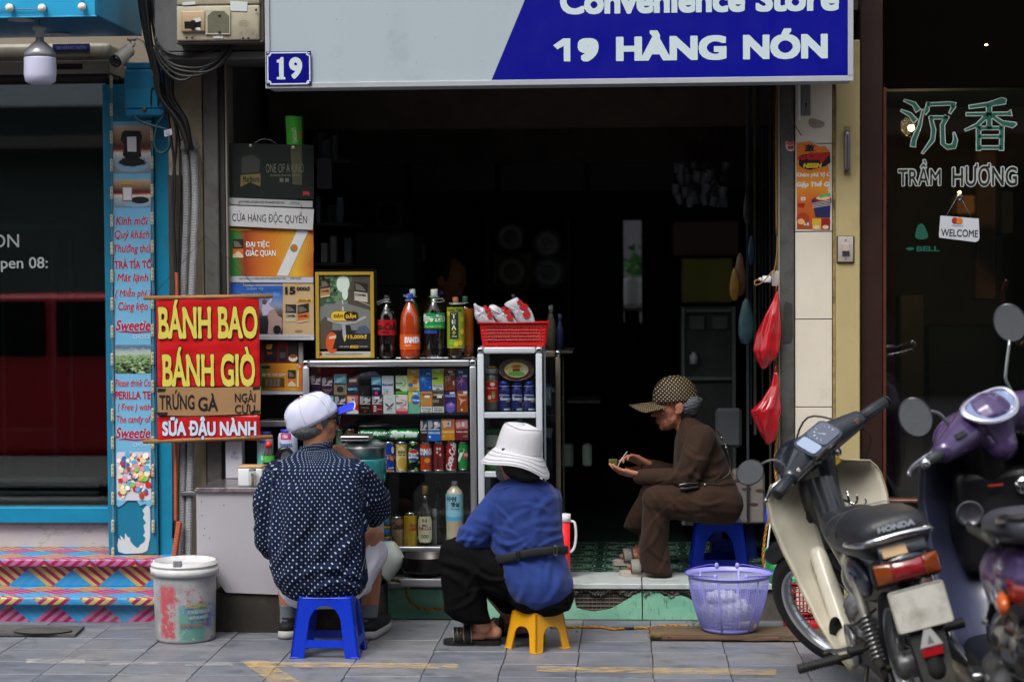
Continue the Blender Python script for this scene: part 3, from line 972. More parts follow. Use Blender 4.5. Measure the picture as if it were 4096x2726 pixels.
lb=TG('led_bulb',(p.x,p.y,at(160,337,-.02).z),'large unlit white bulb hanging below the blue awning','light bulb')
z=lambda y:at(160,y,-.02).z
x=p.x;R=(at(224,260,-.02).x-at(98,260,-.02).x)/2
m=MB();m.la_([(.002,z(337)),(R*.7,z(336)),(R*.93,z(326)),(R,z(300)),(R*.985,z(236)),(R*.98,z(232)),(.002,z(232))],(x,-.02,0),32);m.mk('diffuser',mat('opal_diffuser','#bfc0da',.3,sss=.0),lb)
m=MB();m.la_([(R*.97,z(231)),(R*.97,z(216)),(R*.86,z(200)),(R*.5,z(176)),(R*.27,z(165)),(R*.24,z(150)),(.002,z(150))],(x,-.02,0),32);m.mk('housing',mat('bulb_housing','#8c8d92',.3,.3),lb)
m=MB();m.la_([(.002,z(152)),(R*.27,z(151)),(R*.27,z(124)),(R*.42,z(122)),(R*.42,z(106)),(.002,z(106))],(x,-.02,0),24);m.mk('lamp_holder',mat('lamp_holder','#a9b2b4',.4),lb)
m=MB();m.tb_([(x,-.02,z(107)),(x,-.02,zb)],.003,6);m.mk('cord',mat('grey_wire','#5f6a70',.5),lb)
c0=at(455,250,.2);c1=at(522,198,.28)
cc=TG('security_camera',at(520,165,.3),'small white bullet security camera under the corner of the blue awning','camera')
d=(c1-c0).normalized()
m=MB();m.tb_([c0+d*.018,c0+d*.02,c1-d*.01,c1],[.026,.0285,.0285,.022],24);m.mk('housing',mat('cam_white','#a8a49c',.4),cc)
m=MB();m.tb_([c0,c0+d*.003,c0+d*.0195],[.021,.0275,.0275],24);m.mk('lens_end',mat('cam_black','#0b0b0d',.15),cc)
m=MB();m.tb_([c0-d*.001,c0+d*.0005],[.012,.012],16);m.mk('lens',mat('lens_glass','#20242a',.05),cc)
m=MB();q=at(527,163,.3);m.tb_(ch_([c1-d*.03+V3((.004,0,.02)),c1+V3((.012,0,.02)),q]),[.010]*13,10);m.la_([(.02,.0),(.02,.01),(.001,.011)],tuple(q),16);m.mk('bracket',mat('cam_white','#a8a49c',.4),cc)
m=MB();m.tb_(ch_([at(545,152,.3),at(575,170,.3),at(590,210,.31),at(608,240,.3),at(612,300,.3),at(640,350,.33)]),.0035,6)
tag(m.mk('camera_lead',mat('pale_lead','#8d8c84',.5)),'thin pale lead curling down from the security camera','cable')
ban=TG('menu_banner',(at(528,1400,.497).x,.497,at(528,2010,.497).z),'tall pale blue tea menu banner with red script lettering, torn at the bottom','banner')
lbm=mat('pale_blue_print','#69a9cd',.5,var=.04)
Yb=.4955
m=MB()
out=[(452,487),(604,483),(602,1000),(604,1500),(606,2020),(598,2030),(592,2020),(580,2014),(560,2022),(545,1998),(528,1978),(508,2002),(490,2018),(474,2026),(462,2016),(460,1500),(455,1000)]
m.pp_(out,Yb,.002);m.mk('sheet',lbm,ban)
m=MB();Yt=.4975
m.pp_([(585,2020),(600,2022),(601,2100),(600,2150),(590,2200),(570,2210),(540,2212),(500,2213),(474,2205),(468,2180),(474,2150),(484,2160),(480,2140),(490,2148),(498,2160),(500,2130),(510,2145),(520,2150),(522,2165),(535,2180),(548,2190),(556,2187),(560,2178),(578,2165),(582,2150),(572,2140),(580,2128),(574,2100),(584,2090),(572,2070),(578,2055),(570,2040)],Yt,.0015)
m.mk('torn_backing',mat('torn_paper','#b9c2c8',.8,bump=.3,bs=200),ban)
Yp=Yb-.0008
pg=gm_('tea_photo',[(0,'#6f7d86'),(.32,'#9fb3bd'),(.42,'#d8d0c4'),(.5,'#7d1f24'),(.58,'#4a2d22'),(.75,'#8a6a52'),(1,'#b9a58f')],2,nz=.12,nscale=6)
for(a,b_,c,d_)in((453,502,603,694),(454,717,603,830)):
 m=MB();x0,x1,z0,z1=rect(a,b_,c,d_,Yp);flat(m,rrect(x0,x1,z0,z1,.012),Yp);m.mk('printed_photo',pg,ban)
m=MB();Yq=Yp-.0006
def pell(m,cx,cy,rx,ry,Y,mi=0,n=24):
 return pf_(m,[(cx+rx*cos_(2*pi*k/n),cy+ry*sin_(2*pi*k/n))for k in rn_(n)],Y,mi)
pell(m,527,665,62,24,Yq,0);pell(m,528,648,52,17,Yq-.0004,1)
pf_(m,[(488,530),(500,522),(560,524),(568,545),(560,590),(566,625),(545,640),(510,640),(490,620),(498,580),(482,560)],Yq-.0003,1)
pf_(m,[(508,548),(545,546),(546,607),(510,606)],Yq-.0006,2)
pell(m,545,812,55,17,Yq,0);pell(m,560,800,36,14,Yq-.0004,1)
pf_(m,[(487,735),(530,735),(528,806),(490,806)],Yq-.0005,3);pf_(m,[(492,750),(526,750),(526,800),(494,800)],Yq-.0007,2);pf_(m,[(484,724),(532,724),(530,736),(486,736)],Yq-.0006,4)
for k in rn_(50):
 a=ru_(0,6.28);r_=ru_(.7,1.12);pell(m,528+52*r_*cos_(a),648+18*r_*sin_(a),3,2,Yq-.0008,1,5)
m.mk('printed_picture',[pr('#7fa4bd'),pr('#16171b'),pr('#cfcdd0'),pr('#8a6d5c'),pr('#b99a45')],ban)
m=MB();x0,x1,z0,z1=rect(461,1378,603,1493,Yp);flat(m,rrect(x0,x1,z0,z1,.01),Yp)
m.mk('printed_photo',gm_('field_photo',[(0,'#33452c'),(.3,'#6f8f5c'),(.6,'#7d9a6b'),(.68,'#a8b8a8'),(.78,'#9aa9ad'),(.9,'#4d6a82'),(1,'#5f7d95')],2,nz=.25,nscale=9),ban)
m=MB()
for k in rn_(120):
 cy=1425+66*random.random()**.8;sz=2+(cy-1420)*.09
 cx=ru_(466,598);pf_(m,[(cx-sz*1.6,cy),(cx,cy-sz),(cx+sz*1.6,cy),(cx,cy+sz*.6)],Yq-.0001*(k%5),k%3)
m.mk('printed_picture',[pr('#4d6a3c'),pr('#9db58c'),pr('#2b3a26')],ban)
m=MB();x0,x1,z0,z1=rect(467,1806,603,2000,Yp);flat(m,rrect(x0,x1,z0,z1,.012),Yp);m.mk('printed_photo',pr('#c3c4cf'),ban)
m=MB()
cols=['#c3202e','#e9e3d2','#d98fa8','#7cc25b','#e0cf9d','#2e62b0','#d9d9dd','#a8402e','#f0ece6','#5aa7cf','#dfb34e']
for k in rn_(150):
 cx,cy=ru_(474,596),ru_(1815,1990)
 if abs(cx-530)+abs(cy-1990)<34:continue
 if((cx-535)/78)**2+((cy-1900)/105)**2>1:continue
 n_=random.choice((5,6,7,10));r_=ru_(6,14);ph=random.random()*6
 pf_(m,[(cx+r_*(1 if j%2 or n_<10 else.55)*cos_(ph+2*pi*j/n_),cy+r_*(1 if j%2 or n_<10 else.55)*sin_(ph+2*pi*j/n_))for j in rn_(n_)],Yq-.00005*k,k%11)
m.mk('printed_picture',[pr(c)for c in cols],ban)
m=MB();Yx=Yb-.0012
for t,a,b_,c,d_,bo,sh in(("Kính mời",463,862,592,900,.028,.2),("Quý khách",458,920,598,963,.028,.2),("Thưởng thứ",455,975,605,1018,.028,.2),
("TRÀ TÍA TÔ",457,1034,608,1074,.05,0),("Mát lạnh",468,1093,593,1134,.028,.2),("( Miễn phí )",460,1150,603,1194,.026,.2),("Cùng kẹo",472,1207,592,1250,.028,.2),
("Please drink Co",460,1515,602,1545,.024,.2),("PERILLA TE",460,1563,603,1596,.05,0),("( Free ) with",470,1612,603,1648,.025,.2),("The candy of",466,1660,603,1698,.025,.2)):
 pt_(m,t,a,b_,c,d_,Yx-.0004,bo=bo*.8,sh=sh,mi=0)
 pt_(m,t,a,b_,c,d_,Yx,bo=bo*.8,sh=sh,mi=1,xt=.025)
for y0 in(1278,1708):
 pt_(m,"Sweetie",462,y0,602,y0+44,Yx-.0004,bo=.03,sh=.25,mi=0);pt_(m,"Sweetie",462,y0,602,y0+44,Yx,bo=.03,sh=.25,mi=1,xt=.03)
 pf_(m,[(470,y0+50),(500,y0+43),(540,y0+48),(602,y0+44),(602,y0+49),(540,y0+54),(500,y0+50)],Yx-.0003,0)
 pt_(m,"CHOICE",531,y0+60,602,y0+76,Yx,bo=.015,mi=2)
m.mk('lettering',[pr('#9c1440'),pr('#b5cbdc'),pr('#a9cfe6')],ban)
def led_strip(px_top,px_bot,y0,n,step_,name):
 o=TG('led_strip',at(px_bot,y0+n*step_,.48),name,'led strip','led strips along the menu banner')
 led=mat('led_module','#b6b4a0',.4);dot=mat('led_dot','#7c7a50',.2)
 pts=[]
 proto=None
 for k in rn_(n):
  py=y0+k*step_;px=px_top+(px_bot-px_top)*k/(n-1)
  m=MB();m.pb_(px-5.5,py,px+5.5,py+50,.482,.492,.002);e=m.mk('led_module',led,o)
  m=MB()
  for j in rn_(3):
   c=at(px,py+9+16*j,.4805);m.la_([(.0032,0),(.0028,-.001),(.001,-.0012)],(0,0,0),8,M=TR_(c)@RO_(-pi/2,4,'X'))
  m.mk('led',dot,e)
  pts+=[at(px+ru_(-3,3),py-6,.487),at(px,py+56,.487)]
 m=MB();m.tb_(pts,.0012,4)
 m.tb_([p+V3((.005,0,0))for p in pts],.0012,4);m.mk('wire',mat('led_wire','#7f8f98',.5),o)
led_strip(444,451,302,18,111,'strip of small white LED modules down the left edge of the menu banner')
led_strip(607,612,512,15,112,'strip of small white LED modules down the right edge of the menu banner')
eb=TG('blue_electrical_box',at(580,455,.36),'blue painted electrical box above the menu banner','electrical box')
m=MB();m.pb_(497,278,665,440,.38,.5,.006);m.pb_(503,250,620,276,.39,.5,.004);m.mk('casing',mat('box_blue','#0a6a93',.45,var=.1),eb)
m=MB();m.pb_(505,352,660,432,.374,.38,.002);m.mk('lower_lid',mat('box_blue2','#0b7299',.45,var=.1),eb)
m=MB();m.tb_([at(604,422,.37),at(604,362,.37),at(608,352,.37),at(618,348,.37),at(628,352,.37),at(632,362,.37),at(632,422,.37)],.004,8);m.mk('hasp',mat('box_blue3','#083f55',.5),eb)
m=MB();m.pb_(502,436,662,462,.372,.5,.003);m.mk('base_plate',mat('box_blue','#0a6a93',.45,var=.1),eb)
m=MB();m.la_([(.01,0),(.01,-.006),(.004,-.008)],(0,0,0),12,M=TR_(at(578,437,.37))@RO_(-pi/2,4,'X'));m.mk('lock',mat('old_brass','#6a5335',.4,.6),eb)
for pts,r_,hx,nm in(([(530,460),(560,485),(600,500),(640,510),(668,520),(682,545),(676,590),(650,612),(626,600),(618,560),(630,500),(650,470),(660,450)],.0065,'#16414f','thick dark blue cable looping below the blue electrical box'),
([(668,430),(690,405),(722,430),(738,500),(728,555),(705,565),(680,545)],.0022,'#6a6a66','thin grey wire loop beside the blue electrical box')):
 m=MB();m.tb_(ch_([at(a,b_,.37)for a,b_ in pts]),r_,8);tag(m.mk('hanging_cable',mat('cable_'+hx,hx,.5)),nm,'cable')
for k,(a,b_,c,d_,lab)in E_(((655,518,686,545,'small white paper tag hanging on cables above the banner'),(762,218,816,248,'small white printed tag on the cables below the meter box'))):
 t=TG('cable_tag',at((a+c)/2,d_,.3),lab,'tag')
 m=MB();q=[at(a,b_+4,.27),at(c,b_-4,.27),at(c+2,d_-6,.27),at(a+4,d_+2,.27)];m.prism([(p.x,p.z)for p in q],.27,.2715);m.mk('card',pr('#a7a6b4'),t)
 m=MB();pt_(m,"TRẠM HÀNG THIẾC",a+6,b_+6,c-5,b_+13,.2693,bo=.03,rot=.09);pt_(m,"TL PILLAR 13A",a+8,b_+15,c-5,b_+22,.2693,bo=.03,rot=.09);m.mk('lettering',pr('#33407c'),t)
# meter box and its cabinet
mc=TG('meter_cabinet',(at(830,240,.2).x,.2,at(830,240,.2).z),'grey steel cabinet behind the electricity meter box','cabinet')
m=MB();m.pb_(618,-60,1065,205,.2,.5,.004);m.mk('casing',mat('dull_grey_steel','#5b5d60',.55,var=.25,vs=4,dirt='#33332f',da=.4,ds=5,sc3=(1,1,.4)),mc)
m=MB();m.pb_(630,207,1065,238,.17,.5,.004);m.mk('bottom_ledge',mat('ledge_grey','#4e5152',.5,var=.2),mc)
mb_=TG('electricity_meter_box',at(870,165,.06),'dirty beige electricity meter box with switch and clear socket window','meter box')
beige=mat('aged_beige_plastic','#9e9884',.5,var=.12,vs=7,dirt='#4f4939',da=.42,ds=9)
m=MB();m.pb_(706,22,1038,162,.08,.2,.006,seg=2);m.mk('lower_door',beige,mb_)
m=MB();m.pb_(706,-80,1038,19,.08,.2,.006,seg=2);m.mk('upper_door',beige,mb_)
m=MB();m.pb_(704,164,1052,172,.09,.2,.002);m.pb_(1040,-80,1054,163,.10,.2,.002);m.mk('rim',mat('meter_rim','#4f4c42',.5),mb_)
m=MB();m.pb_(723,43,820,128,.066,.08,.006,seg=2);m.mk('switch_cover',mat('tan_plastic','#a18a6b',.5,var=.1),mb_)
m=MB();m.pb_(738,86,803,113,.064,.066);m.pb_(764,82,780,118,.058,.064);m.mk('switch',blackp,mb_)
for q_ in([(772,76),(800,70),(806,84),(784,90)],[(776,112),(800,110),(804,122),(778,120)],[(730,10),(780,5),(782,18),(730,22)],[(920,4),(990,8),(988,46),(924,44)],[(852,144),(892,142),(892,154),(854,154)]):
 m=MB();m.pp_(q_,.063 if q_[0][1]in(76,112)else.077,.001);m.mk('tape',mat('white_tape','#b4bcbc',.6,var=.1),mb_)
m=MB();m.pp_([(822,40),(920,40),(920,138),(822,138)],.072,.008);m.mk('window_frame',mat('window_plastic','#a5a18f',.35,var=.1),mb_)
m=MB();m.pp_([(830,64),(850,45),(896,45),(916,64),(916,130),(830,130)],.0705,.0012);m.mk('window',mat('milky_window','#5f6152',.2,var=.2,vs=10),mb_)
m=MB()
for px,py in((747,151),(769,151),(973,153),(994,153),(878,62),(878,128),(1025,40)):
 m.la_([(.0055,0),(.0055,-.003),(.002,-.005)],(0,0,0),10,M=TR_(at(px,py,.0705))@RO_(-pi/2,4,'X'))
tag(m.mk('screw',mat('rusty_screw','#3c3228',.5,.4),mb_),kind='stuff')
m=MB();x0,x1,z0,z1=rect(955,82,998,104,.0795)
m.tb_([(a,.0795,b_)for a,b_ in ell((x0+x1)/2,(z0+z1)/2,(x1-x0)/2,(z1-z0)/2)],.0006,4,cl=1);pt_(m,"EMIC",962,88,990,98,.0793,bo=.01);m.mk('embossed_mark',mat('emboss','#7f7a68',.5),mb_)
cb=TG('cable_bundle',at(700,560,.3),'thick bundle of black cables running down from above to the grey conduits','cable bundle')
for k in rn_(15):
 x0=560+k*5.5+ru_(-4,4);j=ru_(-10,10);y_=.22+ru_(0,.1)
 pts=[(x0-15,-60),(x0,60),(x0+22+j,180),(x0+48+j*.7,290),(x0+70-k*1.5+j,390),(700+k*3+j*.5,480),(738+k*1.6,560),(742+k*1.8,600)]
 m=MB();m.tb_(ch_([at(a,b_,y_+.006*i)for i,(a,b_)in E_(pts)]),random.choice((.004,.0055,.0075,.009)),8);m.mk('cable',blackc,cb)
for k,pts in E_(([(880,168),(858,196),(800,216),(720,222),(660,205),(628,170)],[(905,168),(900,200),(860,250),(790,272),(700,262),(640,215),(622,150)],
[(925,168),(915,215),(880,262),(800,300),(715,300),(650,250),(620,180)],[(935,168),(905,230),(850,280),(780,290),(690,270),(636,205)],[(900,172),(872,240),(800,285),(740,320),(690,310),(640,255),(615,190)])):
 m=MB();m.tb_(ch_([at(a,b_,.16)for a,b_ in pts]),.0075 if k%2 else.006,8);m.mk('cable',blackc,cb)
for k,pts in E_(([(612,240),(640,330),(664,420),(680,520),(700,700),(694,900),(702,1160)],[(650,330),(690,440),(706,560),(690,760),(700,1000),(708,1300),(700,1700),(692,2150)],[(668,380),(716,560),(720,760),(712,1100),(722,1600),(716,2230)])):
 m=MB();m.tb_(ch_([at(a,b_,.36)for a,b_ in pts]),.006,8);m.mk('cable',blackc,cb)
def conduit(pts,Y,r,hx,lb,grp=None):
 P=ch_([at(a,b_,Y)for a,b_ in pts],10)
 L=sum((P[i+1]-P[i]).length for i in rn_(len(P)-1));n=int(L/.0035)
 Q=[];acc=0;i=0;step_=L/n;d0=0
 cum=[0]
 for i in rn_(len(P)-1):cum.append(cum[-1]+(P[i+1]-P[i]).length)
 i=0
 for k in rn_(n+1):
  s_=min(k*step_,L-1e-6)
  while cum[i+1]<s_:i+=1
  Q.append(P[i].lerp(P[i+1],(s_-cum[i])/(cum[i+1]-cum[i])))
 rr=[r if(k//1)%2 else r*.83 for k in rn_(len(Q))]
 m=MB();m.tb_(Q,rr,10,smo=0)
 return tag(m.mk('corrugated_conduit',mat('conduit_'+hx,hx,.5,var=.12,vs=3,dirt='#3a3a36',da=.3,ds=6)),lb,'conduit',grp)
conduit([(736,565),(742,620),(748,800),(742,1000),(736,1180),(738,1500),(734,1800),(730,2050),(728,2230)],.36,.0175,'#77797c','left one of two grey corrugated conduits beside the blue pillar')
conduit([(770,562),(776,620),(782,800),(776,1000),(768,1180),(768,1500),(763,1800),(757,2050),(756,2230)],.355,.0175,'#8a8c8f','right one of two grey corrugated conduits beside the cream wall')
conduit([(706,1090),(708,1200),(700,1500),(702,1800),(703,2080)],.335,.009,'#9a4626','thin orange corrugated conduit beside the black cables')
conduit([(718,2085),(712,2130),(704,2180),(698,2225)],.31,.0145,'#a64c27','short thick orange corrugated conduit just above the paint bucket')
for py,lab in((590,'upper'),(1973,'lower')):
 m=MB();a=at(722,py-8,.33);b_=at(794,py+8,.33);m.box(a.x,b_.x,.325,.345,b_.z,a.z,.003);tag(m.mk('pipe_clamp',mat('clamp_grey','#6f7073',.35,.6)),lab+' steel clamp strapped round the two grey conduits','clamp')
# hanging red banner
rbn=TG('red_banner',at(830,1770,.26),'red hanging banner with big yellow letters, a cardboard strip and white letters below','banner')
Yr=.26
redm=mat('red_banner_vinyl','#b00f14',.38,var=.06,vs=5,bump=.25,bs=25,sc3=(.3,1,2.5))
wood=mat('bamboo_rod','#8a6238',.5,var=.2,vs=20)
m=MB()
def cloth(u,v):
 px=624+(1036-624)*u+(4*v if u>.5 else 6*v);py=1182+(1550-1182)*v+(2*sin_(u*9))
 return at(px,py,Yr+.0025*sin_(v*40+u*3)*.3+.002*sin_(u*14+v*5))
m.grid(cloth,30,30)
o=m.mk('upper_cloth',redm,rbn,fix=0);solidify(o,.0015)
m=MB()
def cloth2(u,v):
 px=628+(1040-628)*u+2*v;py=1657+(1768-1657)*v+(1.5*sin_(u*7))-9*v*u
 return at(px,py,Yr-.001+.002*sin_(u*11+v*5))
m.grid(cloth2,30,8);o=m.mk('lower_cloth',redm,rbn,fix=0);solidify(o,.0015)
m=MB();m.pp_([(628,1549),(700,1547),(860,1550),(1043,1545),(1041,1640),(1043,1653),(900,1658),(760,1662),(630,1660)],Yr-.008,.004);m.mk('cardboard',mat('cardboard','#8d6c48',.85,var=.08,vs=10),rbn)
m=MB()
for y0,y1,wd in((1190,1190,575),(1764,1750,572)):
 a=at(wd,y0+1,Yr+.004);b_=at(1090,y1-4 if y0>1500 else y1-6,Yr+.004);m.tb_([a,b_],.0095,10)
m.mk('rod',wood,rbn)
def banner_map(x,y,z):
 return(x,y,z)
Yl=Yr-.006
m=MB()
for t,b0 in(("BÁNH BAO",(634,1197,1030,1352)),("BÁNH GIÒ",(650,1386,1020,1543))):
 pt_(m,t,*b0,Yl-.0008,bo=.024,flare=.028,mi=0,rows=40)
 pt_(m,t,*b0,Yl,bo=.024,flare=.028,mi=1,xt=.026,rows=40)
m.mk('lettering',[pr('#c5b74e'),pr('#2b1710')],rbn)
m=MB();pt_(m,"SỮA ĐẬU NÀNH",649,1665,1025,1757,Yl-.0008,bo=.04,mi=0,rows=30,sq=1);pt_(m,"SỮA ĐẬU NÀNH",649,1665,1025,1757,Yl,bo=.04,mi=1,xt=.022,rows=30,sq=1);m.mk('lettering',[pr('#bcc0d2'),pr('#3a1524')],rbn)
m=MB();Yh=Yr-.0095
pt_(m,"TRỨNG",637,1558,778,1638,Yh,bo=.022);pt_(m,"GÀ",792,1572,872,1644,Yh,bo=.026);pt_(m,"NGẢI",939,1560,1022,1608,Yh,bo=.022);pt_(m,"CỨU",939,1606,1020,1654,Yh,bo=.022)
for q in([(630,1552),(664,1554),(660,1566),(630,1567)],[(630,1648),(672,1648),(668,1660),(630,1661)],[(1010,1546),(1040,1545),(1040,1556),(1012,1559)],[(1008,1641),(1040,1640),(1041,1650),(1006,1651)]):pf_(m,q,Yh)
m.mk('lettering',pr('#17161a'),rbn)
m=MB();m.tb_([at(608,1188,Yr),at(823,942,.34)],.0012,4);m.tb_([at(823,942,.34),at(1058,1180,Yr)],.0012,4);m.mk('string',mat('thin_string','#2a2420',.7),rbn)
# paint bucket
g=gnd(725,2567);Rb=.122
bk=TG('paint_bucket',(g.x,g.y+Rb-.045,0),'old white plastic paint bucket with peeling red and green label','bucket')
bx,by=g.x,g.y+Rb-.045
zr=at(732,2243,by).z
def bucket_mat():
 s=N('peeling_bucket')
 co=s.co()
 sp=s.n('ShaderNodeSeparateXYZ');s.l(co,sp.inputs[0])
 x,y,z=sp.outputs
 base=s.ramp(s.ns_(co,6,6,.65),.3,.7,hx_('#77777a')+(1,),hx_('#b9bbbd')+(1,))
 def patch(x0,x1,z0,z1,sc,thr,off):
  k=s.n('ShaderNodeMapping');k.inputs['Location'].default_value=(off,off,off);s.l(co,k.inputs[0])
  f=s.ns_(k.outputs[0],sc,9,.78)
  def band(v,a,b):return s.math('MULTIPLY',s.ramp(v,a-.008,a+.008),s.math('SUBTRACT',1,s.ramp(v,b-.008,b+.008)))
  w_=s.math('MULTIPLY',band(s.math('MULTIPLY_ADD',x,1,.5),x0+.5,x1+.5),band(z,z0,z1))
  return s.math('MULTIPLY',w_,s.ramp(f,thr-.03,thr+.03))
 c=base
 c=s.mix(patch(-.078,-.012,.02,.235,22,.45,0),c,hx_('#a84a52')+(1,))
 c=s.mix(patch(-.02,.1,.12,.225,26,.56,3),c,hx_('#9a5a60')+(1,))
 c=s.mix(patch(.0,.1,.01,.155,18,.42,6),c,hx_('#5d8f84')+(1,))
 c=s.mix(patch(.01,.12,.06,.16,14,.52,9),c,hx_('#4a6ea8')+(1,))
 c=s.mix(s.ramp(s.ns_(co,11,9,.8),.6,.66),c,hx_('#55534f')+(1,))
 s.l(c,s.b.inputs['Base Color']);s.b.inputs['Roughness'].default_value=.55
 s.bump(s.ns_(co,60,6,.7),.3,.003)
 return s.m
bm_=bucket_mat()
m=MB();m.la_([(.001,0),(Rb-.008,0),(Rb-.002,.006),(Rb,.014),(Rb+.006,zr-.05),(Rb+.006,zr-.04)],(bx,by,0),48);m.mk('body',bm_,bk)
rim=mat('bucket_rim','#bcbdbe',.45,var=.1,vs=12,dirt='#6a6660',da=.3,ds=14)
m=MB();m.la_([(Rb+.007,zr-.05),(Rb+.0165,zr-.048),(Rb+.018,zr-.022),(Rb+.012,zr-.020),(Rb+.012,zr-.014),(Rb+.0155,zr-.012),(Rb+.0155,zr-.006),(Rb+.008,zr-.004),(Rb+.007,zr+.006),(Rb-.001,zr+.006),(Rb-.002,zr-.006),(.001,zr-.007)],(bx,by,0),48);m.mk('lid',rim,bk)
m=MB();m.box(bx-.016,bx+.018,by-Rb-.012,by-Rb+.0,zr-.006,zr+.02,.002);m.mk('tab',mat('lid_tab','#71737a',.5),bk)
def cm_p(cx,cy,r):
 def f(x,y,z):
  a=(x-cx)/r
  return(cx+r*sin_(a),cy-r*cos_(a),z)
 return f
cm=cm_p(bx,by,Rb+.0062)
m=MB()
for t,a,b_,c,d_,mi in(("EMULSION PAINT",742,2416,842,2432,0),("FOR EXTERIOR",752,2442,838,2456,1),("ANTI-FUNGUS",756,2464,838,2478,1),("SƠN NGOẠI THẤT",722,2486,846,2512,2)):
 x0,x1,z0,z1=rect(a,b_,c,d_,by-Rb);text(m,t,x0,x1,z0,z1,0,mi=mi,bo=.035,sh=.2 if mi<2 else 0,map=cm)
m.mk('lettering',[pr('#a59a4a'),pr('#9aa3a8'),pr('#8d5058')],bk)
# grey counter with its worn base
Yc=gnd(1000,2536).y+.05
ct=TG('grey_counter',(at(1100,2400,Yc).x,Yc,0),'light grey painted counter with steel edged top on a dark mossy base','counter')
xc0=at(786,2200,Yc-.01).x;xc1=at(1486,2200,Yc-.01).x;zt=at(1000,1968,Yc-.01).z;zb_=at(1000,2370,Yc-.01).z
m=MB();q=[(787,1968),(1486,1968),(1486,2378),(1100,2376),(905,2368),(898,2360),(876,2330),(868,2322),(872,2318),(864,2300),(862,2330),(787,2330)]
m.pp_(q,Yc-.01,.006);m.mk('front_panel',mat('grey_laminate','#9a989f',.5,var=.04,vs=3,dirt='#77757c',da=.15,ds=6),ct)
m=MB();m.box(xc0,xc0+.008,Yc-.003,.30,zb_+.04,zt-.001);m.box(xc1-.008,xc1,Yc-.003,.30,zb_,zt-.001);m.mk('side_panel',mat('grey_laminate','#9a989f',.5),ct)
m=MB();m.pb_(845,2372,1505,2536,Yc,.29,.003);o=m.mk('base',mat('mossy_base','#2b2723',.9,var=.4,vs=5,dirt='#54503f',da=.35,ds=7,bump=.4,bs=40),ct)
m=MB();m.box(xc0-.004,xc1+.004,Yc-.018,.31,zt+.001,zt+.012,.002);m.mk('top',mat('steel_top','#88898c',.25,.8,var=.15,dirt='#55504c',da=.3),ct)
m=MB();m.pb_(783,1950,1488,1966,Yc-.024,Yc-.0185,.001);m.mk('front_edge',mat('worn_edge','#9b8f96',.35,.6,var=.3,vs=22,dirt='#4d2f33',da=.45,ds=14),ct)
ztop_c=zt+.012
m=MB()
for px,py in((806,2005),(808,2060),(815,2140),(838,2150),(818,2112),(895,2018),(806,2250)):q=at(px,py,Yc-.0105);m.ball(q,.0022,8)
tag(m.mk('nail',mat('nail_dark','#2a2624',.6),ct),kind='stuff')
bc=TG('glass_display_shelf',(at(1080,1900,.45).x,.45,ztop_c),'dark glass display shelf with a pale rail above the counter, half behind the red banner','display shelf')
m=MB();m.pb_(915,1365,1225,1948,.62,.64);m.mk('back_panel',mat('dark_back','#141516',.7),bc)
m=MB();m.pb_(1038,1682,1232,1706,.44,.60,.003);m.mk('shelf_rail',alu,bc)
m=MB();m.pb_(1192,1368,1212,1500,.44,.46,.003);m.mk('post',mat('pale_post','#7d7c78',.5,var=.1),bc)
m=MB();m.pb_(860,1765,940,1950,.40,.5,.003);m.mk('side_panel',mat('ribbed_grey','#5a5652',.4,.5,var=.25,vs=5,sc3=(4,1,.2)),bc)
def bt_(name,px,py0,py1,w,Y,prof,mats,lb,cat,parent_parts,group=None):
 0
 top=at(px,py0,Y);bot=at(px,py1,Y)
 h=top.z-bot.z;r=w/2/F*(Y+8)
 o=TG(name,(bot.x,Y,bot.z),lb,cat,group)
 for k,pn in E_(parent_parts):
  run=[(max(.0005,a*r),b_*h)for a,b_,q in prof if q==k]
  if run:
   m=MB()
   if run[0][0]>.001:run=[(.0005,run[0][1])]+run
   if run[-1][0]>.001:run=run+[(.0005,run[-1][1])]
   m.la_(run,(bot.x,Y,bot.z),28);m.mk(pn,mats[k],o)
 return o,bot,r,h
def cl_(o,bot,r,h,z0,z1,m_,a0=-85,a1=85,name='printed_label',grow=.0006):
 m=MB()
 m.grid(lambda u,v:(bot.x+(r+grow)*sin_(rad(a0+(a1-a0)*u)),bot.y-(r+grow)*cos_(rad(a0+(a1-a0)*u)),bot.z+(z0+(z1-z0)*v)*h),16,1)
 return m.mk(name,m_,o)
def ct_(o,bot,r,h,items,name='lettering'):
 0
 m=MB();cols_=[]
 cm_=cm_p(bot.x,bot.y,r+.0013)
 for it in items:
  t,a0,a1,z0,z1,c=it[:6];bo=it[6]if len(it)>6 else.03;sh=it[7]if len(it)>7 else 0;ro=it[8]if len(it)>8 else 0
  if c not in cols_:cols_.append(c)
  text(m,t,bot.x+rad(a0)*r,bot.x+rad(a1)*r,bot.z+z0*h,bot.z+z1*h,0,mi=cols_.index(c),bo=bo,sh=sh,rot=ro,map=cm_,rows=22)
 return m.mk(name,[pr(c)for c in cols_],o)
p=at(1000,1950,.02)
bx_=TG('white_storage_box',(p.x,.05,ztop_c),'small white box with a pale wooden lid on the counter','box')
x0=at(951,1900,.0).x;x1=at(1049,1900,.0).x;zt_=at(1000,1872,0).z
m=MB();m.box(x0,x1,.0,.09,ztop_c,zt_,.008,seg=3);m.mk('body',white_p,bx_)
m=MB();m.box(x0+.002,x1-.002,.002,.088,zt_+.0005,zt_+.009,.003,seg=2);m.mk('lid',mat('bamboo_lid','#b48a5e',.5,var=.1,vs=12,sc3=(.3,3,1)),bx_)
def clear(name='clear_plastic',tint=(.93,.96,.96),rough=.03):
 return mat(name,tint,rough,trans=1,ior=1.2,spec=.5)
tj=at(1010,1945,-.03)
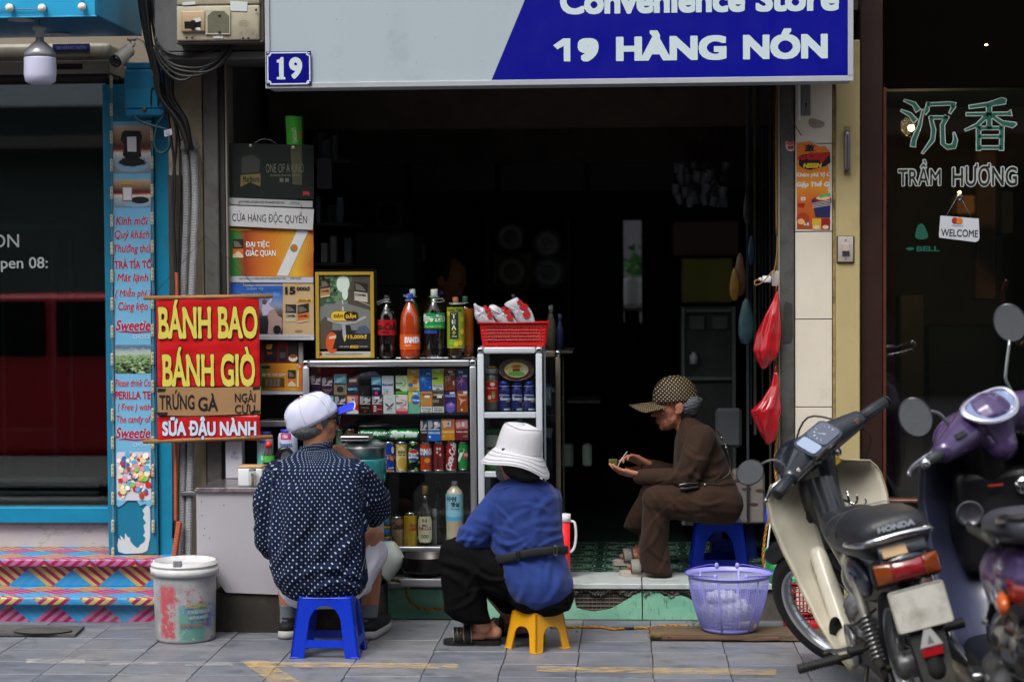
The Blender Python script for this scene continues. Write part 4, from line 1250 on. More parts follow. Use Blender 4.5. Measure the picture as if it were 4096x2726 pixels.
o=TG('toothpick_jar',(tj.x,-.03,ztop_c),'small glass jar of wooden toothpicks beside the white box','jar')
m=MB();h_=at(1010,1876,-.03).z-ztop_c
m.la_([(.016,0),(.018,.004),(.0165,.01),(.0165,h_*.8),(.014,h_*.92),(.0145,h_)],(tj.x,-.03,ztop_c),12,smo=0);m.mk('glass_body',gs_('thin_glass',(.85,.88,.88),1.5),o)
m=MB()
for k in rn_(26):
 a=ru_(0,6.28);r_=ru_(0,.009);q=V3((tj.x+r_*cos_(a),-.03+r_*sin_(a),ztop_c+.004));m.tb_([q,q+V3((ru_(-.003,.003),0,h_*.72))],.001,4)
tag(m.mk('toothpicks',mat('toothpick_wood','#a88558',.7),o),kind='stuff')
m=MB();m.la_([(.0165,h_*.93),(.0165,h_),(.014,h_+.002)],(tj.x,-.03,ztop_c),16);m.mk('lid',mat('grey_lid','#5b6066',.3),o)
P_std=[(.9,0,0),(1,.03,0),(1,.55,0),(.92,.68,0),(.4,.80,0),(.36,.84,0),(.42,.84,1),(.42,.97,1),(.36,1,1)]
lot=[(.92,0,0),(1,.03,0),(1,.75,0),(.9,.88,0),(.5,.92,0),(.75,.92,1),(.72,.99,1),(.6,1,1)]
o,b_,r_,h_=bt_('lotion_bottle',1152,1716,1850,78,.30,lot,[mat('lotion_white','#a9aec4',.35),pr('#1e2f9c')],'white lotion bottle with blue cap and pink label beside the man\'s cap','bottle',['body','cap'])
cl_(o,b_,r_,h_,.72,.9,pr('#b3336a'),-35,30);ct_(o,b_,r_,h_,[("150",-20,10,.76,.86,'#e0d8e8'),("hvesta",-45,40,.5,.64,'#3a5590')])
m=MB();q=at(1142,1815,.24);m.tb_(ch_([q+V3((-.035,0,-.02)),q+V3((-.02,0,.015)),q+V3((.01,0,.02)),q+V3((.035,.01,-.01))]),[.006,.012,.013,.012,.012,.013,.014,.014,.013,.012,.012,.011,.011,.01,.01,.008,.008,.007,.006],10)
tag(m.mk('black_handle',blackp),'curved black plastic handle in front of the lotion bottle on the counter','handle')
o,b_,r_,h_=bt_('lotion_bottle',1062,1725,1870,66,.34,lot,[mat('lotion_grey','#8b9aa8',.35),pr('#203a8c')],'pale lotion bottle with mint band, half behind the lower end of the red banner','bottle',['body','cap'])
cl_(o,b_,r_,h_,.03,.4,pr('#4fa393'),-80,80);ct_(o,b_,r_,h_,[("BHA",-20,35,.24,.36,'#c9e6df'),("Vaseline",-50,40,.7,.8,'#223a8f')])
o,b_,r_,h_=bt_('sauce_bottle',1076,1763,1900,46,.22,[(.95,0,0),(1,.03,0),(1,.55,0),(.8,.66,0),(.5,.8,0),(.48,.82,0),(.62,.82,1),(.6,.93,1),(.5,.94,1),(.5,1,1)],[mat('sauce_glass','#3b3732',.12),pr('#b3141a')],'small sauce bottle with red cap and green and black label on the counter','bottle',['body','cap'])
cl_(o,b_,r_,h_,.4,.58,pr('#44a33a'));cl_(o,b_,r_,h_,.2,.4,pr('#15181a'));cl_(o,b_,r_,h_,.02,.19,pr('#c02a22'))
ct_(o,b_,r_,h_,[("Nước Tương",-50,50,.28,.34,'#b08a54')])
x0,x1,z0,z1=rect(902,1765,968,1868,.32)
o=TG('floral_carton',((x0+x1)/2,.34,z0),'white carton printed with blue flowers behind the white box','carton')
m=MB();m.box(x0,x1,.32,.38,ztop_c,z1,.002);m.mk('carton',mat('carton_white','#a8a7b0',.5),o)
m=MB()
for cx,cy in((938,1810),(930,1826),(948,1830)):
 for k in rn_(5):
  a=2*pi*k/5+.3;q=[(cx+3*cos_(a+.5),cy+3*sin_(a+.5)),(cx+13*cos_(a),cy+13*sin_(a)),(cx+3*cos_(a-.5),cy+3*sin_(a-.5))];pf_(m,q,.3194)
m.mk('printed_flower',pr('#34407e'),o)
m=MB();pf_(m,[(1052,1878),(1060,1864),(1092,1866),(1098,1880),(1090,1898),(1058,1898)],.1);m.v=[(p[0],p[1],p[2])for p in m.v]
m2=MB();q=at(1074,1884,.08);m2.ball(q,(.024,.03,.016),14);tag(m2.mk('pink_cloth',mat('pink_cloth','#c66a8c',.8,bump=.4,bs=60)),'bundled pink cloth on the counter beside the striped sauce bottle','cloth')
pc=at(1455,1900,.16);rp=90/F*8.16
po=TG('teal_pot',(pc.x,.16,ztop_c),'teal enamel pot with steel band and glass lid, behind the seated man','pot')
zz=lambda y:at(1455,y,.16-rp).z
tealm=mat('teal_enamel','#17696c',.25,var=.08,coat=.5)
m=MB();m.la_([(.9*rp,ztop_c+.001),(rp*1.02,ztop_c+.02),(rp*1.02,zz(1845)),(rp,zz(1838))],(pc.x,.16,0),48);m.mk('body',tealm,po)
m=MB();m.la_([(rp*.97,zz(1837)),(rp*.97,zz(1797)),(rp*1.02,zz(1796)),(rp*1.02,zz(1788)),(rp*.95,zz(1787))],(pc.x,.16,0),48);m.mk('steel_band',steel,po)
m=MB();m.la_([(rp*.98,zz(1787)),(rp*.97,zz(1782)),(rp*.7,zz(1769)),(rp*.3,zz(1764)),(.001,zz(1763))],(pc.x,.16,0),40);m.mk('lid',mat('smoky_lid','#6f7a7a',.12,.4),po)
m=MB();q0=at(1400,1757,.04);m.box(at(1360,1757,.05).x,at(1480,1757,.05).x,.04,.16,at(1400,1762,.05).z,at(1400,1742,.05).z,.006,seg=3);tag(m.mk('steel_tray',steel),'small steel tray lying on top of the teal pot','tray')
q=at(1529,1912,.14);m=MB();m.tb_([q+V3((-.01,0,.01)),q+V3((.008,-.01,.012)),q+V3((.01,-.01,-.012)),q+V3((-.01,0,-.014))],.005,8);m.mk('side_handle',tealm,po)
# posters on the left of the doorway
def po_(name,corners,Y,m_,lb,th=.003,cat='poster'):
 o=TG(name,at(sum(c[0]for c in corners)/4,max(c[1]for c in corners),Y),lb,cat)
 m=MB();m.pp_(corners,Y,th);m.mk('sheet',m_,o)
 return o
o=po_('dark_poster',[(912,572),(1255,580),(1255,797),(910,792)],.40,mat('green_black_print','#141c1a',.35),'dark green black advertising poster with thin pale capitals above the white card')
m=MB();Y=.3988
pt_(m,"ONE OF A KIND",1063,655,1215,690,Y,bo=-.008,mi=0);pt_(m,"TIÊN PHONG CÔNG NGHỆ GIẢM MÙI",1078,694,1200,708,Y,bo=.005,mi=0)
pt_(m,"Marlboro",972,704,1038,728,Y-.001,bo=.015,mi=2)
m.mk('lettering',[pr('#5d6152'),pr('#8a8a86'),pr('#101010')],o)
m=MB();pf_(m,[(962,700),(1042,694),(1042,745),(1020,738),(1000,728),(962,748)],Y,0);pf_(m,[(966,628),(1010,618),(1042,640),(1038,690),(966,694)],Y,1)
pf_(m,[(1212,765),(1238,767),(1238,786),(1225,778),(1212,784)],Y,2);pf_(m,[(1162,582),(1208,582),(1208,740),(1170,738)],Y+.0004,3)
pf_(m,[(1118,712),(1134,712),(1134,728),(1118,728)],Y,4);pf_(m,[(1140,712),(1156,712),(1156,728),(1140,728)],Y,4)
m.mk('printed_shape',[pr('#5c5230'),pr('#2a2c2b'),pr('#8f2420'),pr('#3c3d29'),pr('#4c4f4a')],o)
for px,py in((1003,583),(1174,591)):
 m=MB();m.la_([(.0075,0),(.0075,-.004),(.003,-.006)],(0,0,0),14,M=TR_(at(px,py,.398))@RO_(-pi/2,4,'X'));m.mk('pin',mat('pin_head','#a29f8c',.3,.5),o)
m=MB();m.tb_(ch_([at(1018,572,.37),at(1050,556,.36),at(1080,560,.37),at(1104,574,.39)]),.001,4);m.mk('wire',mat('pale_wire','#8a8f8a',.4),o)
o=TG('green_snack_box',at(1175,580,.45),'bright green narrow snack packet sticking up behind the dark poster','packet')
m=MB();q=[at(a,b,.44)for a,b in((1141,463),(1207,466),(1209,590),(1148,584))];m.prism([(v.x,v.z)for v in q],.44,.49);m.mk('packet',gm_('lime_print',[(0,'#2c8f22'),(.5,'#3aa52c'),(1,'#1c6a1a')],0),o)
m=MB();pt_(m,"LYPSON'S",1150,532,1208,550,.4394,bo=.04,rot=-1.45,mi=0);pf_(m,[(1200,530),(1208,524),(1208,550),(1198,552)],.4395,1);m.mk('lettering',[pr('#a8bf96'),pr('#a33a20')],o)
o=po_('warning_strip',[(909,790),(1251,804),(1250,830),(908,817)],.395,mat('card_pale','#8f9292',.5),'narrow pale strip with small warning lettering above the white shop card')
m=MB();pt_(m,"HÚT THUỐC GÂY BỆNH PHỔI TẮC NGHẼN MẠN TÍNH",958,800,1138,814,.3935,bo=.015,rot=-.03);pt_(m,"CHI CỤC",1162,806,1200,820,.3935,bo=0,rot=-.03);m.mk('lettering',pr('#2b2d30'),o)
o=po_('white_card',[(908,821),(1256,836),(1251,919),(907,903)],.385,mat('card_white','#a9aaac',.45),'white card hung crooked with thin black capital lettering')
m=MB();x0,x1,z0,z1=rect(929,840,1228,897,.3838);text(m,"CỬA HÀNG ĐỘC QUYỀN",x0,x1,z0,z1,.3838,bo=-.004,rot=-.04);m.mk('lettering',pr('#202124'),o)
m=MB()
for px,py in((956,822),(1205,835)):m.tb_([at(px-2,py-16,.382),at(px+2,py-12,.379),at(px,py-4,.378),at(px+1,py+2,.382)],.0012,5)
m.mk('hook',mat('hook_wire','#2a2a2a',.4,.5),o)
o=po_('orange_poster',[(912,905),(1254,919),(1253,1107),(912,1103)],.40,gm_('orange_print',[(0,'#1f6a2c'),(.1,'#2b6a2a'),(.2,'#7c2c14'),(.34,'#a4521a'),(.6,'#b8741c'),(.82,'#c49a2c'),(1,'#9c4a16')],0,nz=.16,nscale=2),'orange and green poster with a white cigarette stick and pale lettering')
Y=.3988
m=MB();
for k in rn_(8):
 r0=22+k*8;n_=40
 a=at(1178,992,Y)
 rr=r0/F*8.4
 ring=[(a.x+rr*cos_(2*pi*j/n_),a.z+rr*sin_(2*pi*j/n_))for j in rn_(n_)];ring2=[(a.x+(rr-.0012)*cos_(2*pi*j/n_),a.z+(rr-.0012)*sin_(2*pi*j/n_))for j in rn_(n_)]
 m.add([(x,Y,z_)for x,z_ in ring]+[(x,Y,z_)for x,z_ in ring2],[(j,(j+1)%n_,n_+(j+1)%n_,n_+j)for j in rn_(n_)],0)
pf_(m,[(1188,922),(1200,917),(1226,921),(1232,928),(1152,1103),(1106,1102)],Y-.0005,1)
pell(m,1176,992,15,16,Y-.0008,2);pell(m,1178,991,11,11,Y-.001,3)
m.mk('printed_picture',[pr('#c4a24a'),pr('#b9babd'),pr('#3f7a3c'),pr('#b8571c')],o)
def mp_(o,x0,y0,x1,y1,Y,bot,top='#1a1918',tilt=0,txt=None,tc='#2a1c14'):
 m=MB();cy=y0+(y1-y0)*.52
 pf_(m,[(x0,y0),(x1,y0-tilt),(x1,cy-tilt),(x0,cy)],Y,0);pf_(m,[(x0,cy),(x1,cy-tilt),(x1,y1-tilt),(x0,y1)],Y,1)
 pf_(m,[(x0+3,y0+6),(x0+.5*(x1-x0),y0+10-tilt*.5),(x1-4,cy-8-tilt),(x0+5,cy-6)],Y-.0003,2)
 pf_(m,[(x0,y1),(x0,y1-(y1-cy)*.3),((x0+x1)/2,y1-(y1-cy)*.75-tilt*.5),(x1,y1-(y1-cy)*.3-tilt),(x1,y1-tilt)]if txt is None else[(x0,y1),(x0,y1-5),(x1,y1-5-tilt),(x1,y1-tilt)],Y-.0003,3)
 if txt:pt_(m,txt,x0+3,cy+6-tilt*.5,x1-3,cy+16-tilt*.5,Y-.0005,bo=.05,mi=4,rot=tilt*.01)
 return m.mk('printed_pack',[pr(top),pr(bot),pr('#5d5850'),pr('#b7ac8d'),pr(tc)],o)
mp_(o,931,956,973,1030,Y-.0006,'#b35a1c')
m=MB();pt_(m,"ĐẠI TIỆC",983,960,1078,993,Y-.001,bo=.02,mi=0);pt_(m,"GIÁC QUAN",983,994,1103,1028,Y-.001,bo=.02,mi=0);m.mk('lettering',[pr('#cdd0cc')],o)
m=MB();pf_(m,[(912,912),(1000,916),(1010,922),(960,922),(912,918)],Y,0);pf_(m,[(1236,925),(1254,930),(1254,935),(1240,932)],Y,1);m.mk('sticker',[pr('#c08a2c'),pr('#a8241c')],o)
m=MB();m.pp_([(912,1104),(1253,1108),(1253,1131),(912,1128)],.399,.003);m.mk('footer',mat('card_pale2','#a3a5ad',.5),o)
m=MB();pt_(m,"HÚT THUỐC GÂY BỆNH PHỔI TẮC NGHẼN MẠN TÍNH",957,1106,1144,1119,.398,bo=.015);pt_(m,"CHI CỤC",1160,1108,1205,1120,.398);m.mk('lettering',pr('#2a2b30'),o)
o=po_('scooter_poster',[(912,1131),(1254,1134),(1256,1338),(912,1336)],.402,mat('tan_print','#a8906c',.45),'blue and tan poster showing a scooter rider and two cigarette packs')
Y=.4008
m=MB();pf_(m,[(912,1132),(1131,1133),(1131,1335),(912,1335)],Y);m.mk('printed_photo',gm_('dusk_photo',[(0,'#0d1018'),(.3,'#1a1c26'),(.42,'#5a4a44'),(.55,'#6f7d96'),(.8,'#2d5aa4'),(1,'#1f4d9e')],2,nz=.18),o)
m=MB();Yn=Y-.0005
pf_(m,[(1070,1336),(1075,1290),(1068,1250),(1085,1232),(1100,1240),(1112,1262),(1128,1270),(1130,1310),(1120,1335)],Yn,0)
pf_(m,[(1046,1240),(1052,1212),(1072,1206),(1078,1222),(1100,1234),(1080,1240),(1068,1260),(1052,1262)],Yn-.0002,1);pell(m,1058,1207,10,11,Yn-.0004,2,12)
pf_(m,[(1070,1208),(1082,1212),(1092,1190),(1088,1183)],Yn-.0003,1);pell(m,1108,1318,16,18,Yn-.0004,3,16)
m.mk('printed_picture',[pr('#8d7470'),pr('#9c97ae'),pr('#553a35'),pr('#0e0e12')],o)
m=MB();pt_(m,"ĐẬM VỊ",985,1146,1053,1163,Yn,bo=.06,mi=0);pt_(m,"KHOẢNG KHẮC",965,1166,1120,1184,Yn,bo=.06,mi=0)
pt_(m,"15",1140,1146,1182,1178,Yn,bo=.06,mi=1);pt_(m,"000đ",1186,1146,1240,1162,Yn,bo=.05,mi=1);pf_(m,[(1188,1196),(1252,1195),(1250,1207),(1185,1208)],Yn,2);pt_(m,"AROMA 360",1193,1197,1243,1206,Yn-.0005,bo=.04,mi=1)
pt_(m,"MÔ NẮP QUÉT MÃ",1180,1315,1210,1330,Yn,bo=.02,mi=1)
m.mk('lettering',[pr('#5c86bf'),pr('#1c1a18'),pr('#c99a2e')],o)
mp_(o,1142,1217,1185,1284,Yn,'#9c9484',txt='CAMEL');mp_(o,1190,1220,1235,1290,Yn-.0008,'#b3622a',tilt=8,txt='CAMEL')
m=MB();m.pp_([(912,1336),(1256,1338),(1256,1359),(912,1356)],.401,.003);m.mk('footer',mat('card_pale2','#a3a5ad',.5),o)
m=MB();pt_(m,"SẢN PHẨM NÀY CHỈ DÀNH CHO NGƯỜI HÚT THUỐC TRÊN 18 TUỔI",1040,1344,1240,1350,.4,bo=.01);m.mk('lettering',pr('#4a4b52'),o)
m=MB();m.tb_([at(974,1142,.385),at(1188,1140,.385)],.002,6);m.tb_([at(974,1142,.385),at(974,1118,.385)],.0015,5);m.tb_([at(1188,1140,.385),at(1190,1122,.385)],.0015,5)
tag(m.mk('yellow_hanger',mat('yellow_wire','#b39d2e',.4)),'thin yellow wire hanger across the top of the scooter poster','hanger')
o=po_('coffee_poster',[(1042,1364),(1190,1366),(1188,1452),(1042,1450)],.43,mat('coffee_red','#5e1413',.4,var=.5,vs=6),'small dark red coffee poster with black packets and a cup')
Y=.4288
m=MB();pf_(m,[(1054,1366),(1108,1366),(1108,1446),(1054,1444)],Y,0);pf_(m,[(1116,1390),(1146,1390),(1146,1444),(1116,1444)],Y,0);pf_(m,[(1150,1366),(1190,1366),(1186,1420),(1152,1430)],Y+.0003,0)
pell(m,1172,1432,18,14,Y-.0003,1,16);pell(m,1172,1424,14,8,Y-.0005,2,16);pf_(m,[(1118,1408),(1142,1408),(1142,1432),(1118,1432)],Y-.0003,3)
pt_(m,"G7",1064,1376,1090,1396,Y-.0005,bo=.07,mi=4);pt_(m,"3in1",1068,1406,1088,1416,Y-.0005,bo=.06,mi=5)
m.mk('printed_picture',[pr('#121012'),pr('#c0b8ae'),pr('#6b3c1c'),pr('#3a3538'),pr('#b58f2a'),pr('#a52a1c')],o)
o=po_('small_orange_poster',[(1040,1452),(1212,1452),(1211,1563),(1040,1561)],.425,gm_('orange_print2',[(0,'#1f6a2c'),(.12,'#5a5a20'),(.3,'#a4601a'),(.8,'#bd8a24'),(1,'#9c4a16')],0,nz=.16,nscale=2),'small orange poster with a cigarette pack under the coffee poster')
Y=.4238
m=MB();x0,x1,z0,z1=rect(1048,1510,1138,1548,Y);flat(m,rrect(x0,x1,z0,z1,.004),Y,0);pf_(m,[(1180,1452),(1196,1452),(1212,1468),(1212,1482)],Y,1);pf_(m,[(1190,1480),(1195,1480),(1194,1546),(1188,1546)],Y-.0004,2)
pf_(m,[(1044,1463),(1082,1462),(1080,1472),(1050,1474)],Y,3)
pt_(m,"ĐẠI TIỆC GIÁC QUAN",1048,1489,1142,1506,Y-.0004,bo=.02,mi=2);pt_(m,"MỚI",1184,1456,1204,1466,Y-.0006,bo=.04,rot=-.7,mi=2)
for k in rn_(4):pt_(m,"SẢN PHẨM ĐẦU TIÊN",1062,1514+k*8,1120,1519+k*8,Y-.0005,bo=.01,mi=2)
m.mk('printed_shape',[pr('#4c3312'),pr('#a83a20'),pr('#bcb8a4'),pr('#1a1512')],o)
mp_(o,1151,1479,1183,1545,Y-.0005,'#b35a1c')
m=MB();m.pp_([(1042,1562),(1212,1564),(1212,1576),(1042,1577)],.425,.003);m.mk('footer',mat('card_pale2','#a3a5ad',.5),o)
# shop sign and number plate
sg=TG('shop_sign',at(2240,335,-.02),'large grey and deep blue shop sign with white lettering over the doorway','sign')
Ys=-.02
zs1=at(1066,348,Ys).z;zs0=zs1
P=lambda px,py,Y=Ys:at(px,py,Y)
xL=at(1066,300,Ys).x;xR=at(3410,300,Ys).x
def signz(px,py):return at(px,py,Ys).z
zbot=.5*(signz(1066,349)+signz(3410,325))
m=MB();m.box(xL,xR,Ys,Ys+.16,zbot,3.3,.004);m.mk('panel',mat('pale_grey_sign','#98a4ac',.45,var=.04,vs=1.2,dirt='#6f7a80',da=.2,ds=4,sc3=(1,1,.25)),sg)
m=MB();fz=at(2240,318,Ys).z
m.box(xL-.003,xR+.003,Ys-.008,Ys-.0005,zbot-.003,fz,.0015);m.box(xL-.003,xL+.016,Ys-.009,Ys-.001,fz+.0005,3.3,.0015);m.box(xR-.019,xR+.003,Ys-.009,Ys-.001,fz+.0005,3.3,.0015)
m.mk('frame',mat('sign_frame','#adb1b8',.35,.3,var=.06),sg)
m=MB();blue=mat('deep_blue_vinyl','#02057c',.32,var=.04,vs=2)
a=at(1966,316,Ys-.001);b_=at(2166,-160,Ys-.001);c=xR-.0195
m.add([(a.x,Ys-.0012,fz+.0008),(c,Ys-.0012,fz+.0008),(c,Ys-.0012,b_.z),(b_.x,Ys-.0012,b_.z)],[(0,1,2,3)])
m.mk('blue_field',blue,sg)
m=MB();wv=mat('pale_vinyl','#b3c2c8',.42)
pf_(m,[(2212,182),(2253,154),(2281,154),(2281,246),(2255,246),(2255,184),(2230,198)],Ys-.0024)
pt_(m,"9",2311,153,2394,246,Ys-.0024,bo=.07,rows=40,sq=1)
pt_(m,"HÀNG",2464,121,2906,243,Ys-.0024,bo=.05,rows=40,sq=1)
pt_(m,"NÓN",2972,114,3311,237,Ys-.0024,bo=.05,rows=40,sq=1)
pt_(m,"Convenience",2240,-54,2980,54,Ys-.0024,bo=.04,rows=40,sq=1)
pt_(m,"Store",3022,-60,3356,46,Ys-.0024,bo=.04,rows=40,sq=1)
m.mk('lettering',wv,sg)
m=MB()
for px,py in((1346,78),(1350,229),(1666,249),(1928,245),(1548,57),(1740,150),(3398,318),(1074,4)):m.ball(at(px,py,Ys-.001),.0016,8)
tag(m.mk('rivet',mat('dark_rivet','#3a4046',.5),sg),kind='stuff')
m=MB();m.box(xL+.02,xR-.02,.15,.42,zbot+.05,zbot+.09);m.box(xL+.05,xL+.09,.13,.6,2.7,2.74);m.box(xR-.09,xR-.05,.13,.6,2.7,2.74);m.mk('bracket',mat('bracket_dark','#1c1c1e',.6),sg)
Yn=-.034
np_=TG('house_number_plate',at(1155,342,Yn),'blue enamel house number plate 19 at the lower left corner of the big sign','number plate')
x0,x1,z0,z1=rect(1065,205,1245,342,Yn)
m=MB();m.box(x0,x1,Yn,Yn+.004,z0,z1,.0015);m.mk('plate',mat('enamel_blue','#0c0c72',.2,coat=.6),np_)
m=MB();e=.0035;i_=.0035
def oct_(x0,x1,z0,z1,c):return[(x0+c,z0),(x1-c,z0),(x1-c,z0+c*.5),(x1-c*.5,z0+c),(x1,z0+c),(x1,z1-c),(x1-c*.5,z1-c),(x1-c,z1-c*.5),(x1-c,z1),(x0+c,z1),(x0+c,z1-c*.5),(x0+c*.5,z1-c),(x0,z1-c),(x0,z0+c),(x0+c*.5,z0+c),(x0+c,z0+c*.5)]
A=oct_(x0+e,x1-e,z0+e,z1-e,.012);B=oct_(x0+e+.0055,x1-e-.0055,z0+e+.0055,z1-e-.0055,.012)
m.add([(p[0],Yn-.0006,p[1])for p in A]+[(p[0],Yn-.0006,p[1])for p in B],[(j,(j+1)%16,16+(j+1)%16,16+j)for j in rn_(16)])
pf_(m,[(1107,240),(1118,238),(1124,229),(1134,229),(1135,308),(1141,309),(1141,318),(1107,318),(1107,309),(1117,307),(1116,251),(1107,251)],Yn-.0008);pt_(m,"9",1156,229,1209,316,Yn-.0008,bo=.05)
m.mk('lettering',mat('enamel_white','#b9c4cc',.25,coat=.4),np_)
for px,py in((1072,214),(1236,214),(1072,333),(1235,334)):
 m=MB();m.la_([(.0045,0),(.0045,-.002),(.0015,-.0035)],(0,0,0),12,M=TR_(at(px,py,Yn-.001))@RO_(-pi/2,4,'X'));m.mk('screw',steel,np_)
# ================================================================ SHOP GOODS
def case(name,X0,X1,py0,py1,Yf,dep,post,m_,lb,shelves,rails=(),rail=26,px=None):
 0
 x0,x1,z0,z1=rect(X0,py0,X1,py1,Yf)
 o=TG(name,((x0+x1)/2,Yf,z0),lb,'display case')
 pw=post/F*(8+Yf);rh=rail/F*(8+Yf)
 for(a,b_)in((x0,x0+pw),(x1-pw,x1)):
  m=MB();m.box(a,b_,Yf,Yf+pw,z0+.004,z1-rh-.001,.003,seg=2);m.mk('post',m_,o)
  m=MB();m.box(a,b_,Yf+dep-pw,Yf+dep,z0+.004,z1-rh-.001,.003,seg=2);m.mk('post',m_,o)
 for yy,nm in((Yf,'front_rail'),(Yf+dep-pw,'rear_rail')):
  m=MB();m.box(x0+pw+.001,x1-pw-.001,yy,yy+pw,z1-rh,z1,.006,seg=3);m.mk(nm,m_,o)
  m=MB();m.box(x0+pw+.001,x1-pw-.001,yy,yy+pw,z0,z0+rh*.8,.003,seg=2);m.mk(nm,m_,o)
 for a in(x0,x1-pw):
  m=MB();m.box(a,a+pw,Yf+pw+.001,Yf+dep-pw-.001,z1-rh,z1,.006,seg=3);m.mk('side_rail',m_,o)
  for yy in(Yf,Yf+dep-pw):
   m=MB();m.box(a-.001,a+pw+.001,yy-.001,yy+pw+.001,z1-rh-.001,z1+.001,.009,seg=4);m.mk('corner_cap',chrome,o)
 m=MB();m.box(x0+pw,x1-pw,Yf+dep-.008,Yf+dep-.004,z0+rh*.8,z1-rh);m.mk('back_panel',mat('case_back','#121415',.4),o)
 m=MB();m.box(x0+pw,x1-pw,Yf+pw,Yf+dep-pw,z1-.008,z1-.004);m.mk('top_pane',gs_('top_glass',(.75,.8,.8),1.5),o)
 m=MB();m.box(x0+pw,x1-pw,Yf+pw,Yf+dep-.01,z0+.004,z0+.012);m.mk('floor_panel',mat('case_floor','#6f7173',.4),o)
 for a in(x0+.003,x1-.007):
  m=MB();m.box(a,a+.003,Yf+pw,Yf+dep-pw,z0+rh*.8,z1-rh);m.mk('side_pane',gs_('side_glass',(.7,.76,.76),1.5),o)
 for py in shelves:
  zz=at((X0+X1)/2,py,Yf).z
  m=MB();m.box(x0+pw*.4,x1-pw*.4,Yf+.018,Yf+dep-.012,zz-.005,zz,.001);m.mk('shelf',mat('dark_glass_shelf','#23292a',.15,spec=.7),o)
 for py,h in rails:
  a,b_,c,d_=rect(X0,py,X1,py+h,Yf)
  m=MB();m.box(x0+pw+.001,x1-pw-.001,Yf+.001,Yf+pw*.8,c,d_,.002);m.mk('front_rail',m_,o)
 m=MB();m.box(x0+pw-.002,x1-pw+.002,Yf+.010,Yf+.012,z0+rh*.8+.001,z1-rh-.001);m.mk('front_pane',gs_('front_glass',(.93,.95,.95),1.45),o)
 return o,x0,x1,z0,z1
YC=.36
c1,cx0,cx1,cz0,cz1=case('cigarette_case',1214,1906,1440,2206,YC,.34,25,alu,'wide aluminium framed glass case full of cigarette packs, cans and bottles',(1655,1888))
white_al=mat('white_enamel_frame','#b3bac2',.38,.1,var=.06,dirt='#6a6c6c',da=.18,ds=12)
c2,wx0,wx1,wz0,wz1=case('white_display_case',1912,2170,1388,2206,YC-.02,.36,25,white_al,'narrow tall white framed glass case with jars and blue bottles',(1648,1885),((1648,23),(1885,22)))
brass=mat('dull_brass_frame','#7a7260',.4,.5,var=.2,dirt='#3b3528',da=.3)
c3,bx0,bx1,bz0,bz1=case('brass_display_case',2082,2243,1402,2196,.80,.5,20,brass,'dull brass framed glass case standing behind the white one',(1660,1900))
for o_,x0,x1,yf,dp in((c1,cx0,cx1,YC,.34),(c2,wx0,wx1,YC-.02,.36),(c3,bx0,bx1,.8,.5)):
 z0=o_.location.z
 for x in(x0+.02,x1-.02):
  for y in(yf+.02,yf+dp-.02):
   m=MB();m.box(x-.012,x+.012,y-.012,y+.012,Zs+.0005,z0-.0005,.002);m.mk('leg',blackp,o_)
def S1(x,y):return(1200+x/2.703,1420+y/2.703)
def pack(x0,y0,x1,y1,Y,body,lb,**k):
 0
 a=S1(x0,y0);b_=S1(x1,y1)
 X0,X1,Z0,Z1=rect(a[0],a[1],b_[0],b_[1],Y)
 o=TG('cigarette_pack',((X0+X1)/2,Y,Z0),lb,'cigarette pack','cigarette packs in the display case')
 m=MB();m.box(X0,X1,Y,Y+.022,Z0,Z1,.0012);m.mk('carton',pr(body,.3),o)
 w_,h_=X1-X0,Z1-Z0
 layers=k.get('art',[])
 m=MB();cols_=[]
 yy=Y-.0006
 def ci(c):
  if c not in cols_:cols_.append(c)
  return cols_.index(c)
 for L in layers:
  yy-=.0003
  t=L[0]
  if t=='r':
   _,u0,v0,u1,v1,c=L;flat(m,[(X0+u0*w_,Z1-v0*h_),(X0+u1*w_,Z1-v0*h_),(X0+u1*w_,Z1-v1*h_),(X0+u0*w_,Z1-v1*h_)],yy,ci(c))
  elif t=='p':
   _,pts,c=L;flat(m,[(X0+u*w_,Z1-v*h_)for u,v in pts],yy,ci(c))
  elif t=='e':
   _,u,v,ru,rv,c=L;flat(m,ell(X0+u*w_,Z1-v*h_,ru*w_,rv*h_,18),yy,ci(c))
  elif t=='s':
   _,u,v,r,c,n_=L
   flat(m,[(X0+u*w_+w_*r*(1 if j%2==0 else.22)*cos_(pi*j/n_+.2),Z1-v*h_+w_*r*(1 if j%2==0 else.22)*sin_(pi*j/n_+.2))for j in rn_(2*n_)],yy,ci(c))
  elif t=='t':
   _,s_,u0,v0,u1,v1,c=L[:7];text(m,s_,X0+u0*w_,X0+u1*w_,Z1-v1*h_,Z1-v0*h_,yy,mi=ci(c),bo=.035,rows=14)
 if cols_:m.mk('printed_face',[pr(c)for c in cols_],o)
 return o
